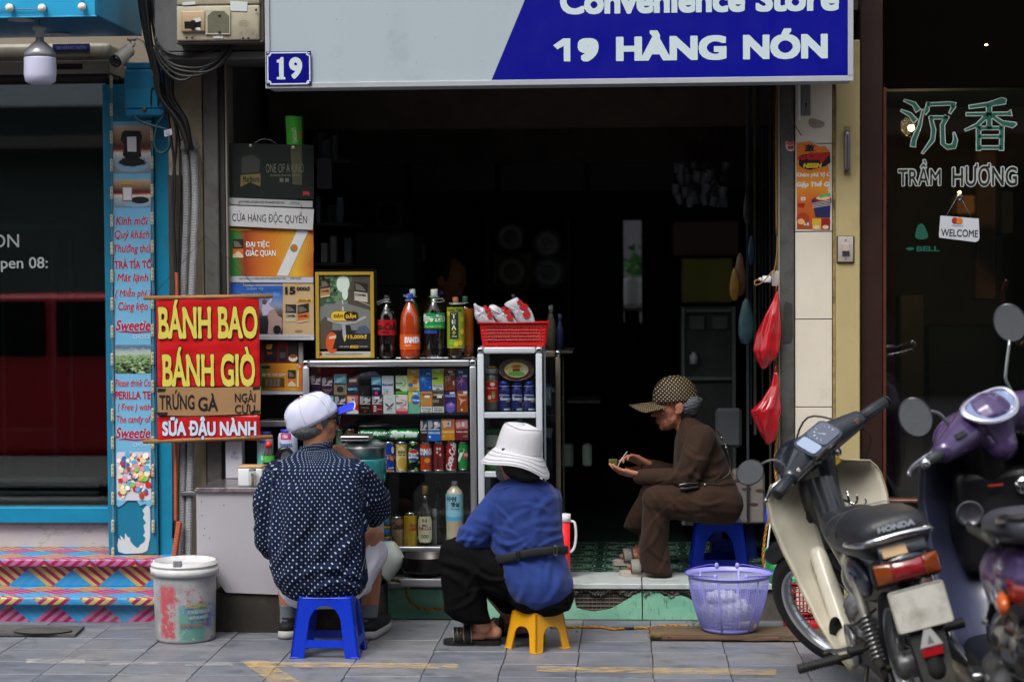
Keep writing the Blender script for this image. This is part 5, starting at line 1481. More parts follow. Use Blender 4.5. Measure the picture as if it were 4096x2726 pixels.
def warn(kind=0):
 0
 if kind==0:return[('r',.04,.03,.96,.5,'#2c2d31'),('p',[(.06,.06),(.35,.05),(.42,.3),(.2,.44),(.06,.4)],'#8f9096'),('p',[(.45,.42),(.6,.22),(.85,.2),(.95,.1),(.95,.32),(.7,.38),(.55,.46)],'#a5a6ad'),('r',.06,.44,.9,.48,'#c0c0c4')]
 if kind==1:return[('r',.02,.02,.98,.46,'#4f8fa8'),('p',[(.1,.36),(.3,.2),(.6,.16),(.85,.1),(.92,.24),(.6,.34),(.3,.42)],'#8fc1cc'),('r',.04,.44,.96,.49,'#12181c')]
 if kind==2:return[('r',.03,.03,.97,.45,'#4a1f1f'),('e',.5,.22,.4,.12,'#1a0c0c')]+[('r',.16+.11*i,.14,.25+.11*i,.29,'#c9bfae')for i in rn_(6)]
 if kind==3:return[('r',.03,.03,.97,.46,'#a06a4c'),('p',[(.05,.1),(.4,.05),(.6,.3),(.2,.42)],'#cfa27c'),('r',.42,.1,.72,.34,'#b9b9bd'),('r',.46,.16,.62,.28,'#5a5a60'),('r',.72,.08,.95,.32,'#b05058')]
 if kind==4:return[('r',.03,.03,.97,.47,'#9c5a5a'),('p',[(.05,.2),(.35,.1),(.5,.35),(.15,.44)],'#c98f86'),('r',.5,.14,.72,.36,'#c2b6bb'),('r',.75,.1,.94,.4,'#b57c86')]
st_=[('r',.35,.06,.75,.16,'#d6d6da')]
Yk=YC+.05
PK=[
(115,205,228,430,'#141b33','navy pack with grey smoking photo, leftmost in the top row',warn()+[('e',.5,.84,.2,.09,'#3a3c50')]),
(235,230,358,432,'#161e38','navy pack with gold ring and smoking photo, second in the top row',warn()+[('e',.5,.8,.24,.12,'#6a6144'),('e',.5,.8,.17,.08,'#161e38'),('p',[(.0,.62),(.3,.72),(.7,.72),(1,.62),(1,.67),(.7,.78),(.3,.78),(0,.67)],'#6a6144')]),
(365,202,505,430,'#7b7561','khaki pack with round black seal and blue photo of a patient',warn(1)+[('e',.5,.73,.26,.14,'#1d2226')]),
(514,230,635,430,'#12233a','dark blue pack with a photo of bad teeth',warn(2)+[('t','KENT',.06,.62,.8,.74,'#8fc4cf'),('s',.8,.68,.2,'#3f9ab5',6)]),
(640,330,758,430,'#141210','dark pack lying low in the gap of the top row',[('p',[(.2,.9),(.45,.5),(.5,.5),(.28,.95)],'#5f4c30')]),
(770,233,880,430,'#10203c','dark blue pack with pink glow under a blue patient photo',warn(1)+[('t','CAMEL',.12,.6,.85,.7,'#9ad0d8'),('r',.35,.8,.65,.98,'#a8286a')]),
(886,222,1012,425,'#b9bcc6','white pack with blue wordmark in the top row',[('t','opeel',.08,.4,.94,.56,'#2a3f66'),('e',.14,.47,.1,.07,'#2f6f9c'),('e',.22,.75,.13,.08,'#8fb3c8'),('e',.44,.82,.12,.08,'#6c93ae'),('e',.2,.92,.1,.05,'#caa66c')]),
(1035,220,1160,420,'#b7c6a4','white and green pack with green swirl in the top row',[('r',0,.7,1,.85,'#1e2a22'),('p',[(.3,.7),(1,.55),(1,.85),(.6,.85)],'#b7c6a4'),('r',0,.85,1,1,'#3f9a35'),('e',.55,.4,.34,.17,'#4fa03c'),('e',.5,.4,.3,.14,'#b7c6a4'),('t','ionia',.04,.34,.6,.46,'#2b2f2a')]),
(1161,150,1290,385,'#c7a04a','orange and white pack with blue and orange balls, tallest on the left of its row',[('r',0,.62,1,1,'#c5b692'),('e',.62,.58,.24,.12,'#b4641c'),('e',.26,.72,.2,.1,'#3369a8'),('e',.5,.9,.4,.08,'#b58a3c'),('t',"it's",.62,.3,.94,.42,'#a3341c')]+st_),
(1296,152,1425,385,'#1b4fa8','bright blue pack with a star burst in the top row',[('s',.28,.45,.75,'#3f7fd0',9),('e',.28,.44,.12,.06,'#6fb4d8'),('t','ESSE',.55,.16,.9,.24,'#c9d4e6'),('t','4',.78,.8,.88,.88,'#d6dcea')]),
(1427,152,1553,382,'#c6cdb0','lime green pack with a Smoking kills box',[('r',.03,.02,.97,.68,'#8fae2e'),('r',.06,.06,.94,.66,'#a4c03a'),('r',.02,.38,.52,.48,'#4d5a2a'),('r',.02,.71,.98,.99,'#17191a'),('r',.05,.73,.95,.97,'#c8cbc8'),('t','Smoking',.14,.75,.86,.85,'#17191a'),('t','kills',.34,.87,.66,.95,'#17191a'),('r',.3,.04,.7,.14,'#cdd0d4')]),
(1560,152,1683,385,'#6b3320','brown pack with a white star burst in the top row',[('s',.3,.42,.5,'#c58a7c',8),('e',.26,.42,.13,.07,'#2f7f5a'),('t','ESSE',.55,.17,.9,.24,'#c9b9a8'),('t','CHANGE',.5,.26,.92,.31,'#b7a08c'),('r',.75,.55,.88,.72,'#c7a894')]+st_),
(1690,152,1812,385,'#43306a','violet pack with pink star burst at the right end of the top row',[('r',0,0,1,.4,'#24406f'),('s',.38,.5,.6,'#a86a9a',8),('e',.28,.46,.12,.06,'#24306a'),('t','ESSE',.55,.26,.98,.36,'#d3c9dc'),('r',.2,.08,.6,.18,'#c9cbd2')]),
(290,433,366,632,'#22262c','grey pack half behind the white cap in the second row',warn(1)),
(369,433,498,630,'#17181b','black pack with smoking photo at the left of the second row',warn()),
(503,433,632,637,'#b7191c','red and white chevron pack in the second row',warn(3)+[('r',0,.5,1,1,'#ad1416'),('p',[(0,1),(0,.84),(.5,.66),(1,.84),(1,1)],'#c6c7ca')]),
(640,433,768,632,'#171110','black pack with a small red glow in the second row',warn()+[('t','CAMEL',.12,.62,.88,.73,'#6d5a44'),('s',.5,.88,.14,'#c2381c',6),('r',.45,.12,.72,.3,'#bdb8ba')]),
(773,433,896,632,'#5e1016','maroon pack with white letter panel in the second row',warn()+[('r',0,.5,1,1,'#5e1016'),('r',.2,.56,.42,.88,'#b9b6b4'),('t','S',.25,.62,.37,.82,'#4a1014'),('t','SAIGON',.5,.72,.92,.78,'#b7a09c'),('r',.3,.06,.72,.2,'#cfcfd3')]),
(901,428,1034,630,'#b8babd','white pack with a black winged emblem in the second row',[('p',[(.12,.42),(.35,.5),(.5,.62),(.65,.5),(.88,.42),(.8,.56),(.6,.66),(.5,.7),(.4,.66),(.2,.56)],'#3a3e44'),('t','JET',.25,.7,.75,.82,'#16181b'),('r',.3,.22,.7,.24,'#7c8086'),('r',.3,.86,.7,.88,'#7c8086')]),
(1039,428,1166,632,'#c9bfc0','white and pink pack with a pink swirl in the second row',[('p',[(0,.8),(.5,.62),(1,.75),(1,1),(0,1)],'#c98a94'),('r',0,.85,1,1,'#b5283c'),('e',.55,.42,.34,.17,'#b33c50'),('e',.5,.42,.3,.14,'#c9bfc0'),('t','ionia',.04,.36,.6,.48,'#2b2f2a'),('r',.02,.02,.2,.1,'#b5a33c')]),
(1171,392,1300,628,'#5fa48c','yellow and turquoise pack with a big blue disc',[('r',0,0,.5,.5,'#b8b23e'),('r',.5,0,1,.3,'#4c9aa0'),('e',.62,.38,.42,.26,'#c8a83c'),('e',.62,.37,.38,.23,'#1d5aa8'),('t','Change',.3,.34,.96,.46,'#cfdcea'),('r',.42,.05,.8,.14,'#cdd0d4')]),
(1304,392,1428,620,'#c2bfae','orange pack with a Smoking can kill box',[('r',.02,.01,.98,.7,'#b5691c'),('r',.06,.04,.94,.68,'#bd7424'),('r',.03,.4,.5,.54,'#8d8a5c'),('t','CHAPMAN',.1,.1,.9,.2,'#3a2414'),('r',.03,.73,.97,.99,'#c8cbc8'),('t','Smoking',.1,.77,.9,.86,'#17191a'),('t','can kill',.16,.88,.84,.96,'#17191a'),('r',.35,.18,.8,.3,'#cfcfd3')]),
(1433,392,1558,620,'#b7b3a6','dark brown pack with a long warning box',[('r',.02,.01,.98,.7,'#2c1a14'),('r',.06,.04,.94,.68,'#38231b'),('r',.03,.38,.55,.52,'#7c7a5c'),('t','CHAPMAN',.1,.1,.9,.2,'#c9bfae'),('r',.03,.73,.97,.99,'#c8cbc8'),('r',.1,.78,.9,.81,'#33363a'),('r',.14,.85,.86,.88,'#33363a'),('r',.1,.92,.9,.95,'#33363a'),('r',.4,.18,.82,.3,'#cfcfd3')]),
(1564,392,1690,618,'#2c2058','dark violet pack with a glowing purple moon',[('e',.5,.82,.38,.2,'#5a4a9c'),('e',.5,.66,.42,.1,'#7a4fb0'),('s',.55,.6,.3,'#a59ad0',7),('t','mond',.06,.12,.92,.26,'#9fa6d6'),('r',.45,.02,.85,.12,'#c9cbd2')]),
(1694,385,1815,618,'#8c431c','copper brown pack at the right end of the second row',[('s',.45,.45,.5,'#d0a07c',3),('t','MILANO',.14,.14,.86,.23,'#ddd0c0'),('e',.45,.88,.1,.05,'#cdb8a4'),('r',.6,.02,.95,.12,'#c9cbd2')]),
]
for a in PK:pack(*a[:4],Yk+(.0 if a[1]<400 else-.001),a[4],a[5],art=a[6])
for a in[(1298,698,1376,928,'#2b1512','dark brown pack half hidden behind the blue one above the fizzy drink cans',warn()+[('t','THANG',.1,.55,.95,.62,'#c9b9a8')]),
(1378,695,1523,928,'#1857ae','blue pack above the orange soda can',warn()+[('t','THĂNG LONG',.06,.54,.94,.66,'#ccd6e6'),('s',.18,.8,.16,'#a9d4ee',7),('e',.18,.8,.06,.04,'#dcecf4'),('r',.5,.1,.8,.25,'#d3d4d8')]),
(1528,688,1672,920,'#bd7a1c','orange pack above the red cola cans',warn(3)+[('t','THĂNG LONG',.06,.54,.94,.65,'#e0cfa4'),('s',.2,.82,.16,'#dcc480',7)]),
(1677,688,1820,918,'#6c1a22','maroon pack at the right end above the green soda can',warn(4)+[('t','THĂNG LONG',.06,.54,.94,.64,'#d3bdbd'),('r',.6,.76,.98,.88,'#6f5a50')])]:
 pack(*a[:4],Yk-.012,a[4],a[5],art=a[6])
can_prof=[(.80,0,0),(.88,.012,0),(1,.06,0),(1,.9,1),(.88,.965,1),(.9,.972,2),(.9,1,2),(.82,1,2),(.8,.985,2)]
def can(px0,px1,py0,py1,Y,col,lb,text_items=(),lower=None,metal=.55,Yb=None):
 0
 px=(px0+px1)/2;w_=px1-px0
 top=at(px,py0,Y);bot=at(px,py1,Y);h=top.z-bot.z;r=w_/2/F*(Y+8)
 o=TG('drink_can',(bot.x,Y,bot.z),lb,'can')
 body=mat('can_'+col,col,.22,metal*.6,spec=.6)
 m=MB();m.la_([(.0005,h*.01),(.78*r,h*.01),(.82*r,0),(.9*r,h*.02),(r,h*.055)],(bot.x,Y,bot.z),28,cap=1);m.mk('base',chrome,o)
 m=MB();m.la_([(r,h*.056),(r,h*.9),(.985*r,h*.92)],(bot.x,Y,bot.z),28,cap=0);m.mk('body',body,o)
 m=MB();m.la_([(.98*r,h*.921),(.87*r,h*.965),(.89*r,h*.972),(.89*r,h),(.82*r,h),(.8*r,h*.98),(.0005,h*.98)],(bot.x,Y,bot.z),28);m.mk('lid',chrome,o)
 if text_items:ct_(o,bot,r,h,text_items)
 return o,bot,r,h
def S(x,y):return S1(x,y)
def cans(x0,x1,y0,y1,col,lb,items=()):
 a=S1(x0,y0);b_=S1(x1,y1);return can(a[0],b_[0],a[1],b_[1],Yk+.02,col,lb,items)
def deco(o,b_,r,h,a0,a1,z0,z1,c,g=.0007,shape=None):
 m=MB();cm_=cm_p(b_.x,b_.y,r+g)
 X0,X1=b_.x+rad(a0)*r,b_.x+rad(a1)*r;Z0,Z1=b_.z+z0*h,b_.z+z1*h
 if shape=='e':
  n_=12;pts=[]
  for i in rn_(n_+1):
   t=-1+2*i/n_;hh=math.sqrt(max(0,1-t*t))*(Z1-Z0)/2
   pts.append((cm_((X0+X1)/2+t*(X1-X0)/2,0,(Z0+Z1)/2-hh),cm_((X0+X1)/2+t*(X1-X0)/2,0,(Z0+Z1)/2+hh)))
  vs=[p for q in pts for p in q];m.add(vs,[(2*i,2*i+2,2*i+3,2*i+1)for i in rn_(n_)],0,1)
 else:
  m.grid(lambda u,v:cm_(X0+u*(X1-X0),0,Z0+v*(Z1-Z0)+(shape or 0)*(Z1-Z0)*sin_(u*5)*.2),12,1)
 return m.mk('printed_shape',pr(c),o)
o,b_,r_,h_=cans(780,888,935,1250,'#8fa0b4','silver blue beer can half behind the teal pot',[("333",-10,60,.5,.75,'#24406f')])
o,b_,r_,h_=cans(900,1030,932,1258,'#1a3f9c','blue beer can with orange lettering in the row of cans',[("Tiger",-25,110,.38,.58,'#c8742c',.05),("LAGER",0,60,.12,.17,'#cdd6e4')])
deco(o,b_,r_,h_,-90,30,.02,.09,'#b4622a',shape=.5);deco(o,b_,r_,h_,30,62,.62,.84,'#b9c4d4',shape='e')
o,b_,r_,h_=cans(1035,1165,932,1258,'#b99a4a','golden soda can with brown lettering',[("SODA",-32,48,.62,.72,'#4a3418',.06),("Trái cây",-32,48,.53,.6,'#4a3418',.06)])
deco(o,b_,r_,h_,-55,60,.06,.86,'#c6b482',shape='e');deco(o,b_,r_,h_,-30,60,.1,.5,'#b78c3a',.0009,'e')
o,b_,r_,h_=cans(1168,1298,930,1255,'#16201c','black cola can with a round red, white and blue emblem',[("PEPSI",-62,62,.5,.6,'#101418',.07)])
deco(o,b_,r_,h_,-62,62,.34,.76,'#c9ccd4',.0007,'e');deco(o,b_,r_,h_,-50,50,.62,.75,'#b3202c',.0009,'e');deco(o,b_,r_,h_,-50,50,.35,.47,'#20357c',.0009,'e')
for a0,z in((-20,.88),(-50,.7),(48,.26),(10,.05),(-50,.3)):deco(o,b_,r_,h_,a0,a0+34,z,z+.1,'#4f9c34',.0011,'e')
o,b_,r_,h_=cans(1300,1425,932,1252,'#b8421a','orange soda can with white block lettering',[("FANTA",-70,90,.56,.78,'#ccd0dc',.09)])
deco(o,b_,r_,h_,-75,90,.52,.62,'#22388c',.0006);deco(o,b_,r_,h_,-10,55,.3,.46,'#d8851c',.0009,'e')
o,b_,r_,h_=cans(1446,1560,930,1250,'#8c1418','dark red cola can with white marks, left of the big cola can',[])
for a0,z in((-25,.72),(5,.72),(10,.52),(-25,.6)):deco(o,b_,r_,h_,a0,a0+24,z,z+.09,'#b9b0b2',.0009,'e')
deco(o,b_,r_,h_,-30,15,.1,.45,'#2a0c0e',.0008,'e')
o,b_,r_,h_=cans(1580,1697,925,1250,'#a01820','red cola can with white script running up its side',[("Coca-Cola",-150,150,.38,.62,'#cfccd2',.04,.3,1.3)])
o,b_,r_,h_=cans(1712,1822,930,1242,'#1f8a3c','green soda can with a big white seven',[("7",-75,20,.3,.75,'#c3d2c6',.08,.15),("up",18,70,.46,.6,'#d6d0ce',.05)])
deco(o,b_,r_,h_,2,82,.4,.66,'#b32a22',.0009,'e')
def lying(x0,x1,y0,y1,col,lb,t,tb=.06,sh=.2,zf=(.2,.8)):
 a=S1(x0,y0);b_=S1(x1,y1);Y=Yk+.03
 X0,X1,Z0,Z1=rect(a[0],a[1],b_[0],b_[1],Y);r=(Z1-Z0)/2;zc=(Z0+Z1)/2
 o=TG('drink_can',((X0+X1)/2,Y,Z0),lb,'can')
 M=TR_((X0,Y,zc))@RO_(pi/2,4,'Y');L=X1-X0
 m=MB();m.la_([(r*.9,L*.03),(r,L*.08),(r,L*.92),(r*.9,L*.97)],(0,0,0),28,M=M,cap=0);m.mk('body',mat('can_'+col,col,.22,.33,spec=.6),o)
 m=MB();m.la_([(.0005,L*.01),(r*.8,L*.005),(r*.86,0),(r*.895,L*.03)],(0,0,0),28,M=M);m.mk('base',chrome,o)
 m=MB();m.la_([(r*.895,L*.97),(r*.88,L),(r*.8,L),(r*.78,L*.985),(.0005,L*.985)],(0,0,0),28,M=M);m.mk('lid',chrome,o)
 m=MB();R=r+.001
 def mp(x,y,z):
  an=(z-zc)/R;return(x,Y-R*cos_(an),zc+R*sin_(an))
 text(m,t,X0+.08*L,X1-.04*L,zc-(.5-zf[0])*2*r,zc+(zf[1]-.5)*2*r,0,bo=tb,sh=sh,map=mp,rows=24);m.mk('lettering',pr('#c9d2cb'),o)
 return o
lying(637,948,795,920,'#14683a','green beer can lying on its side over the row of cans','Trúc Bạch',.03,.3,(.4,.85))
lying(955,1292,792,918,'#14803a','green lemonade can lying on its side with white lettering','Sprite',.08,.2,(.08,.95))
a=S1(485,790);b2=S1(620,930);o,b_,r_,h_=can(a[0],b2[0],a[1],b2[1]+20,Yk+.08,'#8a6a22','gold can peeking over the steel tray',[("BIA",-20,40,.45,.6,'#221a10',.06)])
a=S1(385,795);b2=S1(472,930);o,b_,r_,h_=can(a[0],b2[0],a[1],b2[1]+20,Yk+.08,'#7a9a7c','pale green can just right of the man\'s glasses',[])
m=MB();q=at(1480,1500,Yk+.16);m.ball(q,(.085,.05,.022),20);m.ball(q+V3((.02,0,.012)),(.05,.045,.026),18)
tag(og_(m,'folded_cloth_hat',mat('navy_cloth','#232c48',.9,bump=.4,bs=50),None,.005,3),'folded navy cloth hat on the top shelf above the packs','hat')
def can2(x0,x1,y0,y1,*a,**k):return can(950+x0/1.96,950+x1/1.96,1400+y0/1.96,1400+y1/1.96,Yk+.03,*a,**k)
o,b_,r_,h_=can2(1207,1302,1300,1547,'#9a7a52','tan coffee cola can with dark script on the bottom shelf',[("Coca",-62,70,.6,.84,'#231a16',.04,.25),("TÁI CHẾ TÔI",-95,0,.2,.32,'#3a2a1c',.03,0,pi/2)])
o,b_,r_,h_=can2(1305,1411,1268,1545,'#b8931f','tall yellow beer can with red lettering on the bottom shelf',[("BIA HÀ",5,85,.62,.69,'#9a2018',.07),("HÀNỘI",-5,110,.48,.59,'#9a2018',.07)])
for k,(y0,y1,c)in E_(((1455,1520,'#2f74a8'),(1375,1448,'#2f74a8'),(1290,1368,'#3a6f8c'))):
 a=at(950+1156/1.96,1400+y0/1.96,Yk+.03);b2=at(950+1156/1.96,1400+y1/1.96,Yk+.03);hh=a.z-b2.z;rr=42/1.96/F*8.44
 o=TG('yellow_tub',(b2.x,b2.y,b2.z),['lowest','middle','topmost'][k]+' of the blue tubs with yellow lids stacked left of the tan can','tub')
 m=MB();m.la_([(rr*.9,0),(rr,.003),(rr,hh*.75),(rr*.9,hh*.78)],tuple(b2),24);m.mk('body',pr(c),o)
 m=MB();m.la_([(.0005,hh*.79),(rr*1.08,hh*.79),(rr*1.08,hh*.98),(.0005,hh*.985)],tuple(b2),24);m.mk('lid',pr('#c09a2c'),o)
o,b_,r_,h_=bt_('rum_bottle',950+1475/1.96,1400+1060/1.96,1400+1530/1.96,60,Yk+.03,[(.95,0,0),(1,.02,0),(1,.5,0),(.9,.6,0),(.42,.7,0),(.36,.74,0),(.36,.86,0),(.42,.86,1),(.42,.98,1),(.36,1,1)],[mat('dark_bottle_glass','#1c1512',.06,coat=.5),mat('gold_cap','#a5843c',.3,.6)],'dark rum bottle with a gold cap and cream label','bottle',['body','cap'])
m=MB();cm_=cm_p(b_.x,b_.y,r_+.0008)
X0,X1,Z0,Z1=b_.x-r_*1.15,b_.x+r_*1.15,b_.z+.07*h_,b_.z+.5*h_
def lab(u,v):
 x=X0+u*(X1-X0);c=.18*max(0,abs(u-.5)*2-.72)/.28;zz_=Z0+(Z1-Z0)*(c+v*(1-2*c));return cm_(x,0,zz_)
m.grid(lab,20,2);m.mk('printed_label',pr('#b5ae94'),o)
ct_(o,b_,r_,h_,[("ISC",-22,22,.335,.37,'#1c1a1a',.06),("RUM",-52,52,.27,.325,'#7c1a1c',.08),("OOO",-30,30,.14,.2,'#2b2a28',.04),("M",-18,18,.4,.46,'#2b2a28',.06)])
o,b_,r_,h_=bt_('dark_bottle',950+1575/1.96,1400+1030/1.96,1400+1540/1.96,56,Yk+.12,[(1,0,0),(1,.55,0),(.5,.68,0),(.34,.74,0),(.34,.9,0),(.36,.9,1),(.36,1,1)],[mat('black_bottle_glass','#0e1010',.06),mat('black_cap','#141416',.3)],'tall black bottle with a narrow white label behind the rum','bottle',['body','cap'])
cl_(o,b_,r_,h_,.05,.6,pr('#8b9298'),-62,-8);ct_(o,b_,r_,h_,[("MEN'",-55,-12,.42,.48,'#2a2c2e',.04)])
o,b_,r_,h_=bt_('rice_milk_bottle',950+1705/1.96,1400+1025/1.96,1400+1500/1.96,71,Yk+.02,[(.92,0,0),(1,.02,0),(.98,.1,0),(1,.13,0),(.97,.22,0),(1,.25,0),(1,.75,0),(.85,.84,0),(.42,.91,0),(.34,.92,0),(.36,.925,1),(.36,.99,1),(.3,1,1)],[mat('rice_milk','#b3a48c',.2,coat=.5),mat('grey_cap','#8f949a',.3)],'large bottle of rice milk with a pale blue label','bottle',['body','cap'])
cl_(o,b_,r_,h_,.36,.8,pr('#7fb4c6'));cl_(o,b_,r_,h_,.37,.43,pr('#4aa0cc'),grow=.0009)
ct_(o,b_,r_,h_,[("아침",-55,15,.68,.76,'#182a3a',.04),("햇살",-20,40,.59,.67,'#182a3a',.04),("Morning Rice",-20,40,.54,.57,'#2c4a64',.02)])
YW=.36+.04
def S2(x,y):return(1850+x/2.85,1350+y/2.85)
a=S2(328,0)[0]
o,b_,r_,h_=bt_('nut_jar',a,S2(0,352)[1],S2(0,832)[1],57,YW+.03,[(.95,0,0),(1,.03,0),(1,.84,0),(.9,.86,0),(1.02,.87,1),(1.02,.98,1),(.95,1,1)],[mat('jar_plastic','#4a4340',.12,coat=.5),mat('jar_lid','#7d838a',.25,coat=.3)],'clear jar of nuts with a red label in the white case','jar',['body','lid'])
cl_(o,b_,r_,h_,.22,.72,pr('#8c6a2a'));cl_(o,b_,r_,h_,.24,.7,pr('#a81a1a'),-50,85,grow=.0009)
ct_(o,b_,r_,h_,[("Hạt Mắc Ca",-30,60,.53,.57,'#e0cfc0',.05)]);deco(o,b_,r_,h_,-5,38,.6,.68,'#c9bfae',.0013,'e');deco(o,b_,r_,h_,-25,5,.28,.38,'#cfc0a0',.0013,'e');deco(o,b_,r_,h_,8,40,.3,.42,'#b08a64',.0013,'e');deco(o,b_,r_,h_,5,40,.4,.46,'#4f7f34',.0014,'e')
q=at(1963,1469,YW+.03);m=MB();m.ball(q+V3((0,0,.0)),(.028,.02,.008),14);tag(m.mk('snack_bag',mat('amber_pack','#8a5a1c',.3,bump=.5,bs=70)),'small amber snack packet lying on the jar lid','packet')
c=at(*S2(615,366),YW+.005);R1=208/2.85/F*8.4;R2=130/2.85/F*8.4
o=TG('oval_sweet_tray',(c.x,c.y,c.z-R2),'clear oval tray of sweets with a green and red label standing on edge','tray')
def oval(m,r0,r1,y0,y1,mi=0,n=40):
 A=ell(c.x,c.z,R1*r0,R2*r0,n);B=ell(c.x,c.z,R1*r1,R2*r1,n)
 m.add([(x,y0,z)for x,z in A]+[(x,y1,z)for x,z in B],[(j,(j+1)%n,n+(j+1)%n,n+j)for j in rn_(n)],mi,1)
m=MB();oval(m,1,.97,c.y+.012,c.y);oval(m,.97,.9,c.y,c.y+.004);oval(m,.9,.0,c.y+.004,c.y+.004);oval(m,1,.9,c.y+.012,c.y+.03);m.mk('tray',mat('tray_plastic','#5a4a48',.12,var=.3,vs=60,coat=.6),o)
m=MB();oval(m,.72,0,c.y-.001,c.y-.001,0);oval(m,.66,0,c.y-.0016,c.y-.0016,1);flat(m,ell(c.x,c.z+R2*.3,R1*.3,R2*.2),c.y-.0022,2);flat(m,ell(c.x,c.z-R2*.35,R1*.45,R2*.22),c.y-.0022,4)
flat(m,[(c.x+R1*.35,c.z+R2*.25),(c.x+R1*.55,c.z+R2*.22),(c.x+R1*.55,c.z-R2*.22),(c.x+R1*.35,c.z-R2*.2)],c.y-.0024,3);flat(m,[(c.x-R1*.2,c.z+R2*.1),(c.x+R1*.2,c.z+R2*.1),(c.x+R1*.2,c.z-R2*.1),(c.x-R1*.2,c.z-R2*.1)],c.y-.0024,0)
text(m,"CANDY",c.x-R1*.22,c.x+R1*.22,c.z+R2*.2,c.z+R2*.38,c.y-.003,mi=0,bo=.05,rows=14);m.mk('printed_label',[pr('#8c1c24'),pr('#b8b878'),pr('#c2983a'),pr('#b9bcc4'),pr('#5f9a4a')],o)
for k,(xa,xb)in E_(((405,550),(553,691),(692,826))):
 px=S2((xa+xb)/2,0)[0]
 o,b_,r_,h_=bt_('nutrition_bottle',px,S2(0,493)[1],S2(0,828)[1],(xb-xa)/2.85-1,YW+.035,[(.93,0,0),(1,.03,0),(1,.62,0),(.9,.74,0),(.72,.81,0),(.72,.83,0),(.76,.84,1),(.72,.99,1),(.6,1,1)],[mat('ensure_blue','#141f5c',.2,coat=.5),mat('ensure_cap','#1a2c9c',.3)],
['blue nutrition drink bottle next to the jar of nuts','middle one of the three blue nutrition drink bottles','blue nutrition drink bottle at the right post of the white case'][k],'bottle',['body','cap'])
 ct_(o,b_,r_,h_,[("Ensure",-35+8*k*-1,95,.36,.47,'#c3c9dc',.05),("Gold",20,65,.3,.35,'#b09a5a',.03)]);deco(o,b_,r_,h_,-50,60,.5,.55,'#8f8c9a',.0009,.8);deco(o,b_,r_,h_,0,70,.02,.08,'#9fb0c4',.0009)
 deco(o,b_,r_,h_,-55,60,.83,.845,'#a9b0c4',.002)
for k,(xa,ya,xb,yb,c_)in E_(((255,1030,560,1110,'#2e5a2c'),(255,1100,620,1260,'#8f9484'),(258,1420,700,1515,'#3f7f3c'),(380,930,820,1010,'#1f3a22'),(262,1270,640,1410,'#8a8c6a'))):
 a=S2(xa,ya);b_=S2(xb,yb);x0,x1,z0,z1=rect(a[0],a[1],b_[0],b_[1],YW+.02)
 m=MB();m.box(x0,x1,YW+.02+.005*k,YW+.2,z0,z1,.012,seg=3)
 tag(m.mk('noodle_packet',mat('noodle_'+c_,c_,.25,var=.3,vs=30,bump=.5,bs=60)),['dark green','pale silvery','bright green','black and green','olive green'][k]+' noodle packet on the lower shelf of the white case','packet')
m=MB();a=S2(925,1018);m.pp_([(2173,1706),(2212,1713),(2206,1752),(2172,1745)],.86,.002);tag(m.mk('paper_card',pr('#6f7572')),'white paper card stuck inside the brass framed case','card')
x0,x1,z0,z1=rect(2180,1535,2206,1625,.92)
o=TG('blue_carton',((x0+x1)/2,.92,z0),'dim blue carton with a pale label in the brass framed case','carton')
m=MB();m.box(x0,x1,.92,.96,z0,z1,.002);m.mk('box',pr('#152c5c'),o)
m=MB();m.box(x0+.004,x1-.004,.9185,.919,z0+.005,z1-.015);m.mk('label',pr('#5f6c70'),o)
m=MB();m.pb_(2175,1760,2208,1884,.9,.96,.003);tag(m.mk('grey_carton',pr('#2a3133')),'dim grey carton on the lower shelf of the brass framed case','carton')
# on top of the cigarette case
ztc=cz1
fx0,fx1,fz0,fz1=rect(1262,1087,1496,1432,YC+.03)
o=TG('framed_poster',((fx0+fx1)/2,YC+.03,ztc),'gold framed street poster with a yellow badge standing on the cigarette case','framed poster')
m=MB();m.box(fx0-.006,fx1+.01,YC+.045,YC+.15,ztc+.001,fz1+.012,.003);m.mk('display_box',mat('black_acrylic','#101112',.15),o)
gold=mat('gold_border','#a88930',.35,.2)
m=MB()
for a in((fx0,fx0+.016,fz0,fz1),(fx1-.016,fx1,fz0,fz1),(fx0+.0165,fx1-.0165,fz1-.014,fz1),(fx0+.0165,fx1-.0165,fz0,fz0+.008)):m.box(a[0],a[1],YC+.03,YC+.044,a[2],a[3],.0015)
m.mk('frame',gold,o)
Y=YC+.04
m=MB();pq_(m,1278,1100,1482,1395,Y);m.mk('printed_photo',gm_('street_photo',[(0,'#17191c'),(.38,'#262a2e'),(.45,'#4a5054'),(.62,'#6b7170'),(.72,'#64746c'),(1,'#48604a')],2,nz=.12,nscale=4),o)
m=MB();Y-=.0006
rr_=random.Random(3)
pf_(m,[(1278,1100),(1330,1100),(1352,1170),(1340,1215),(1278,1225)],Y,0)
for k in rn_(60):cx,cy=rr_.uniform(1285,1400),rr_.uniform(1100,1200);pell(m,cx,cy,rr_.uniform(5,13),rr_.uniform(4,9),Y-.0001*(k%4),rr_.choice((0,1,1)),7)
for k in rn_(30):cx,cy=rr_.gauss(1388,12),rr_.uniform(1140,1215);pell(m,cx,cy,6,6,Y-.0002,1,7)
pell(m,1372,1135,26,34,Y-.0005,2);pell(m,1380,1175,12,24,Y-.0006,2)
pf_(m,[(1482,1100),(1412,1100),(1388,1185),(1392,1215),(1482,1240)],Y-.0004,3)
pf_(m,[(1300,1215),(1450,1215),(1482,1245),(1482,1320),(1278,1320),(1278,1240)],Y-.0003,4)
for q in([(1368,1200),(1372,1200),(1373,1216),(1369,1216)],[(1368,1226),(1374,1226),(1376,1250),(1369,1250)],[(1420,1195),(1482,1222),(1482,1224),(1420,1197)]):pf_(m,q,Y-.0006,5)
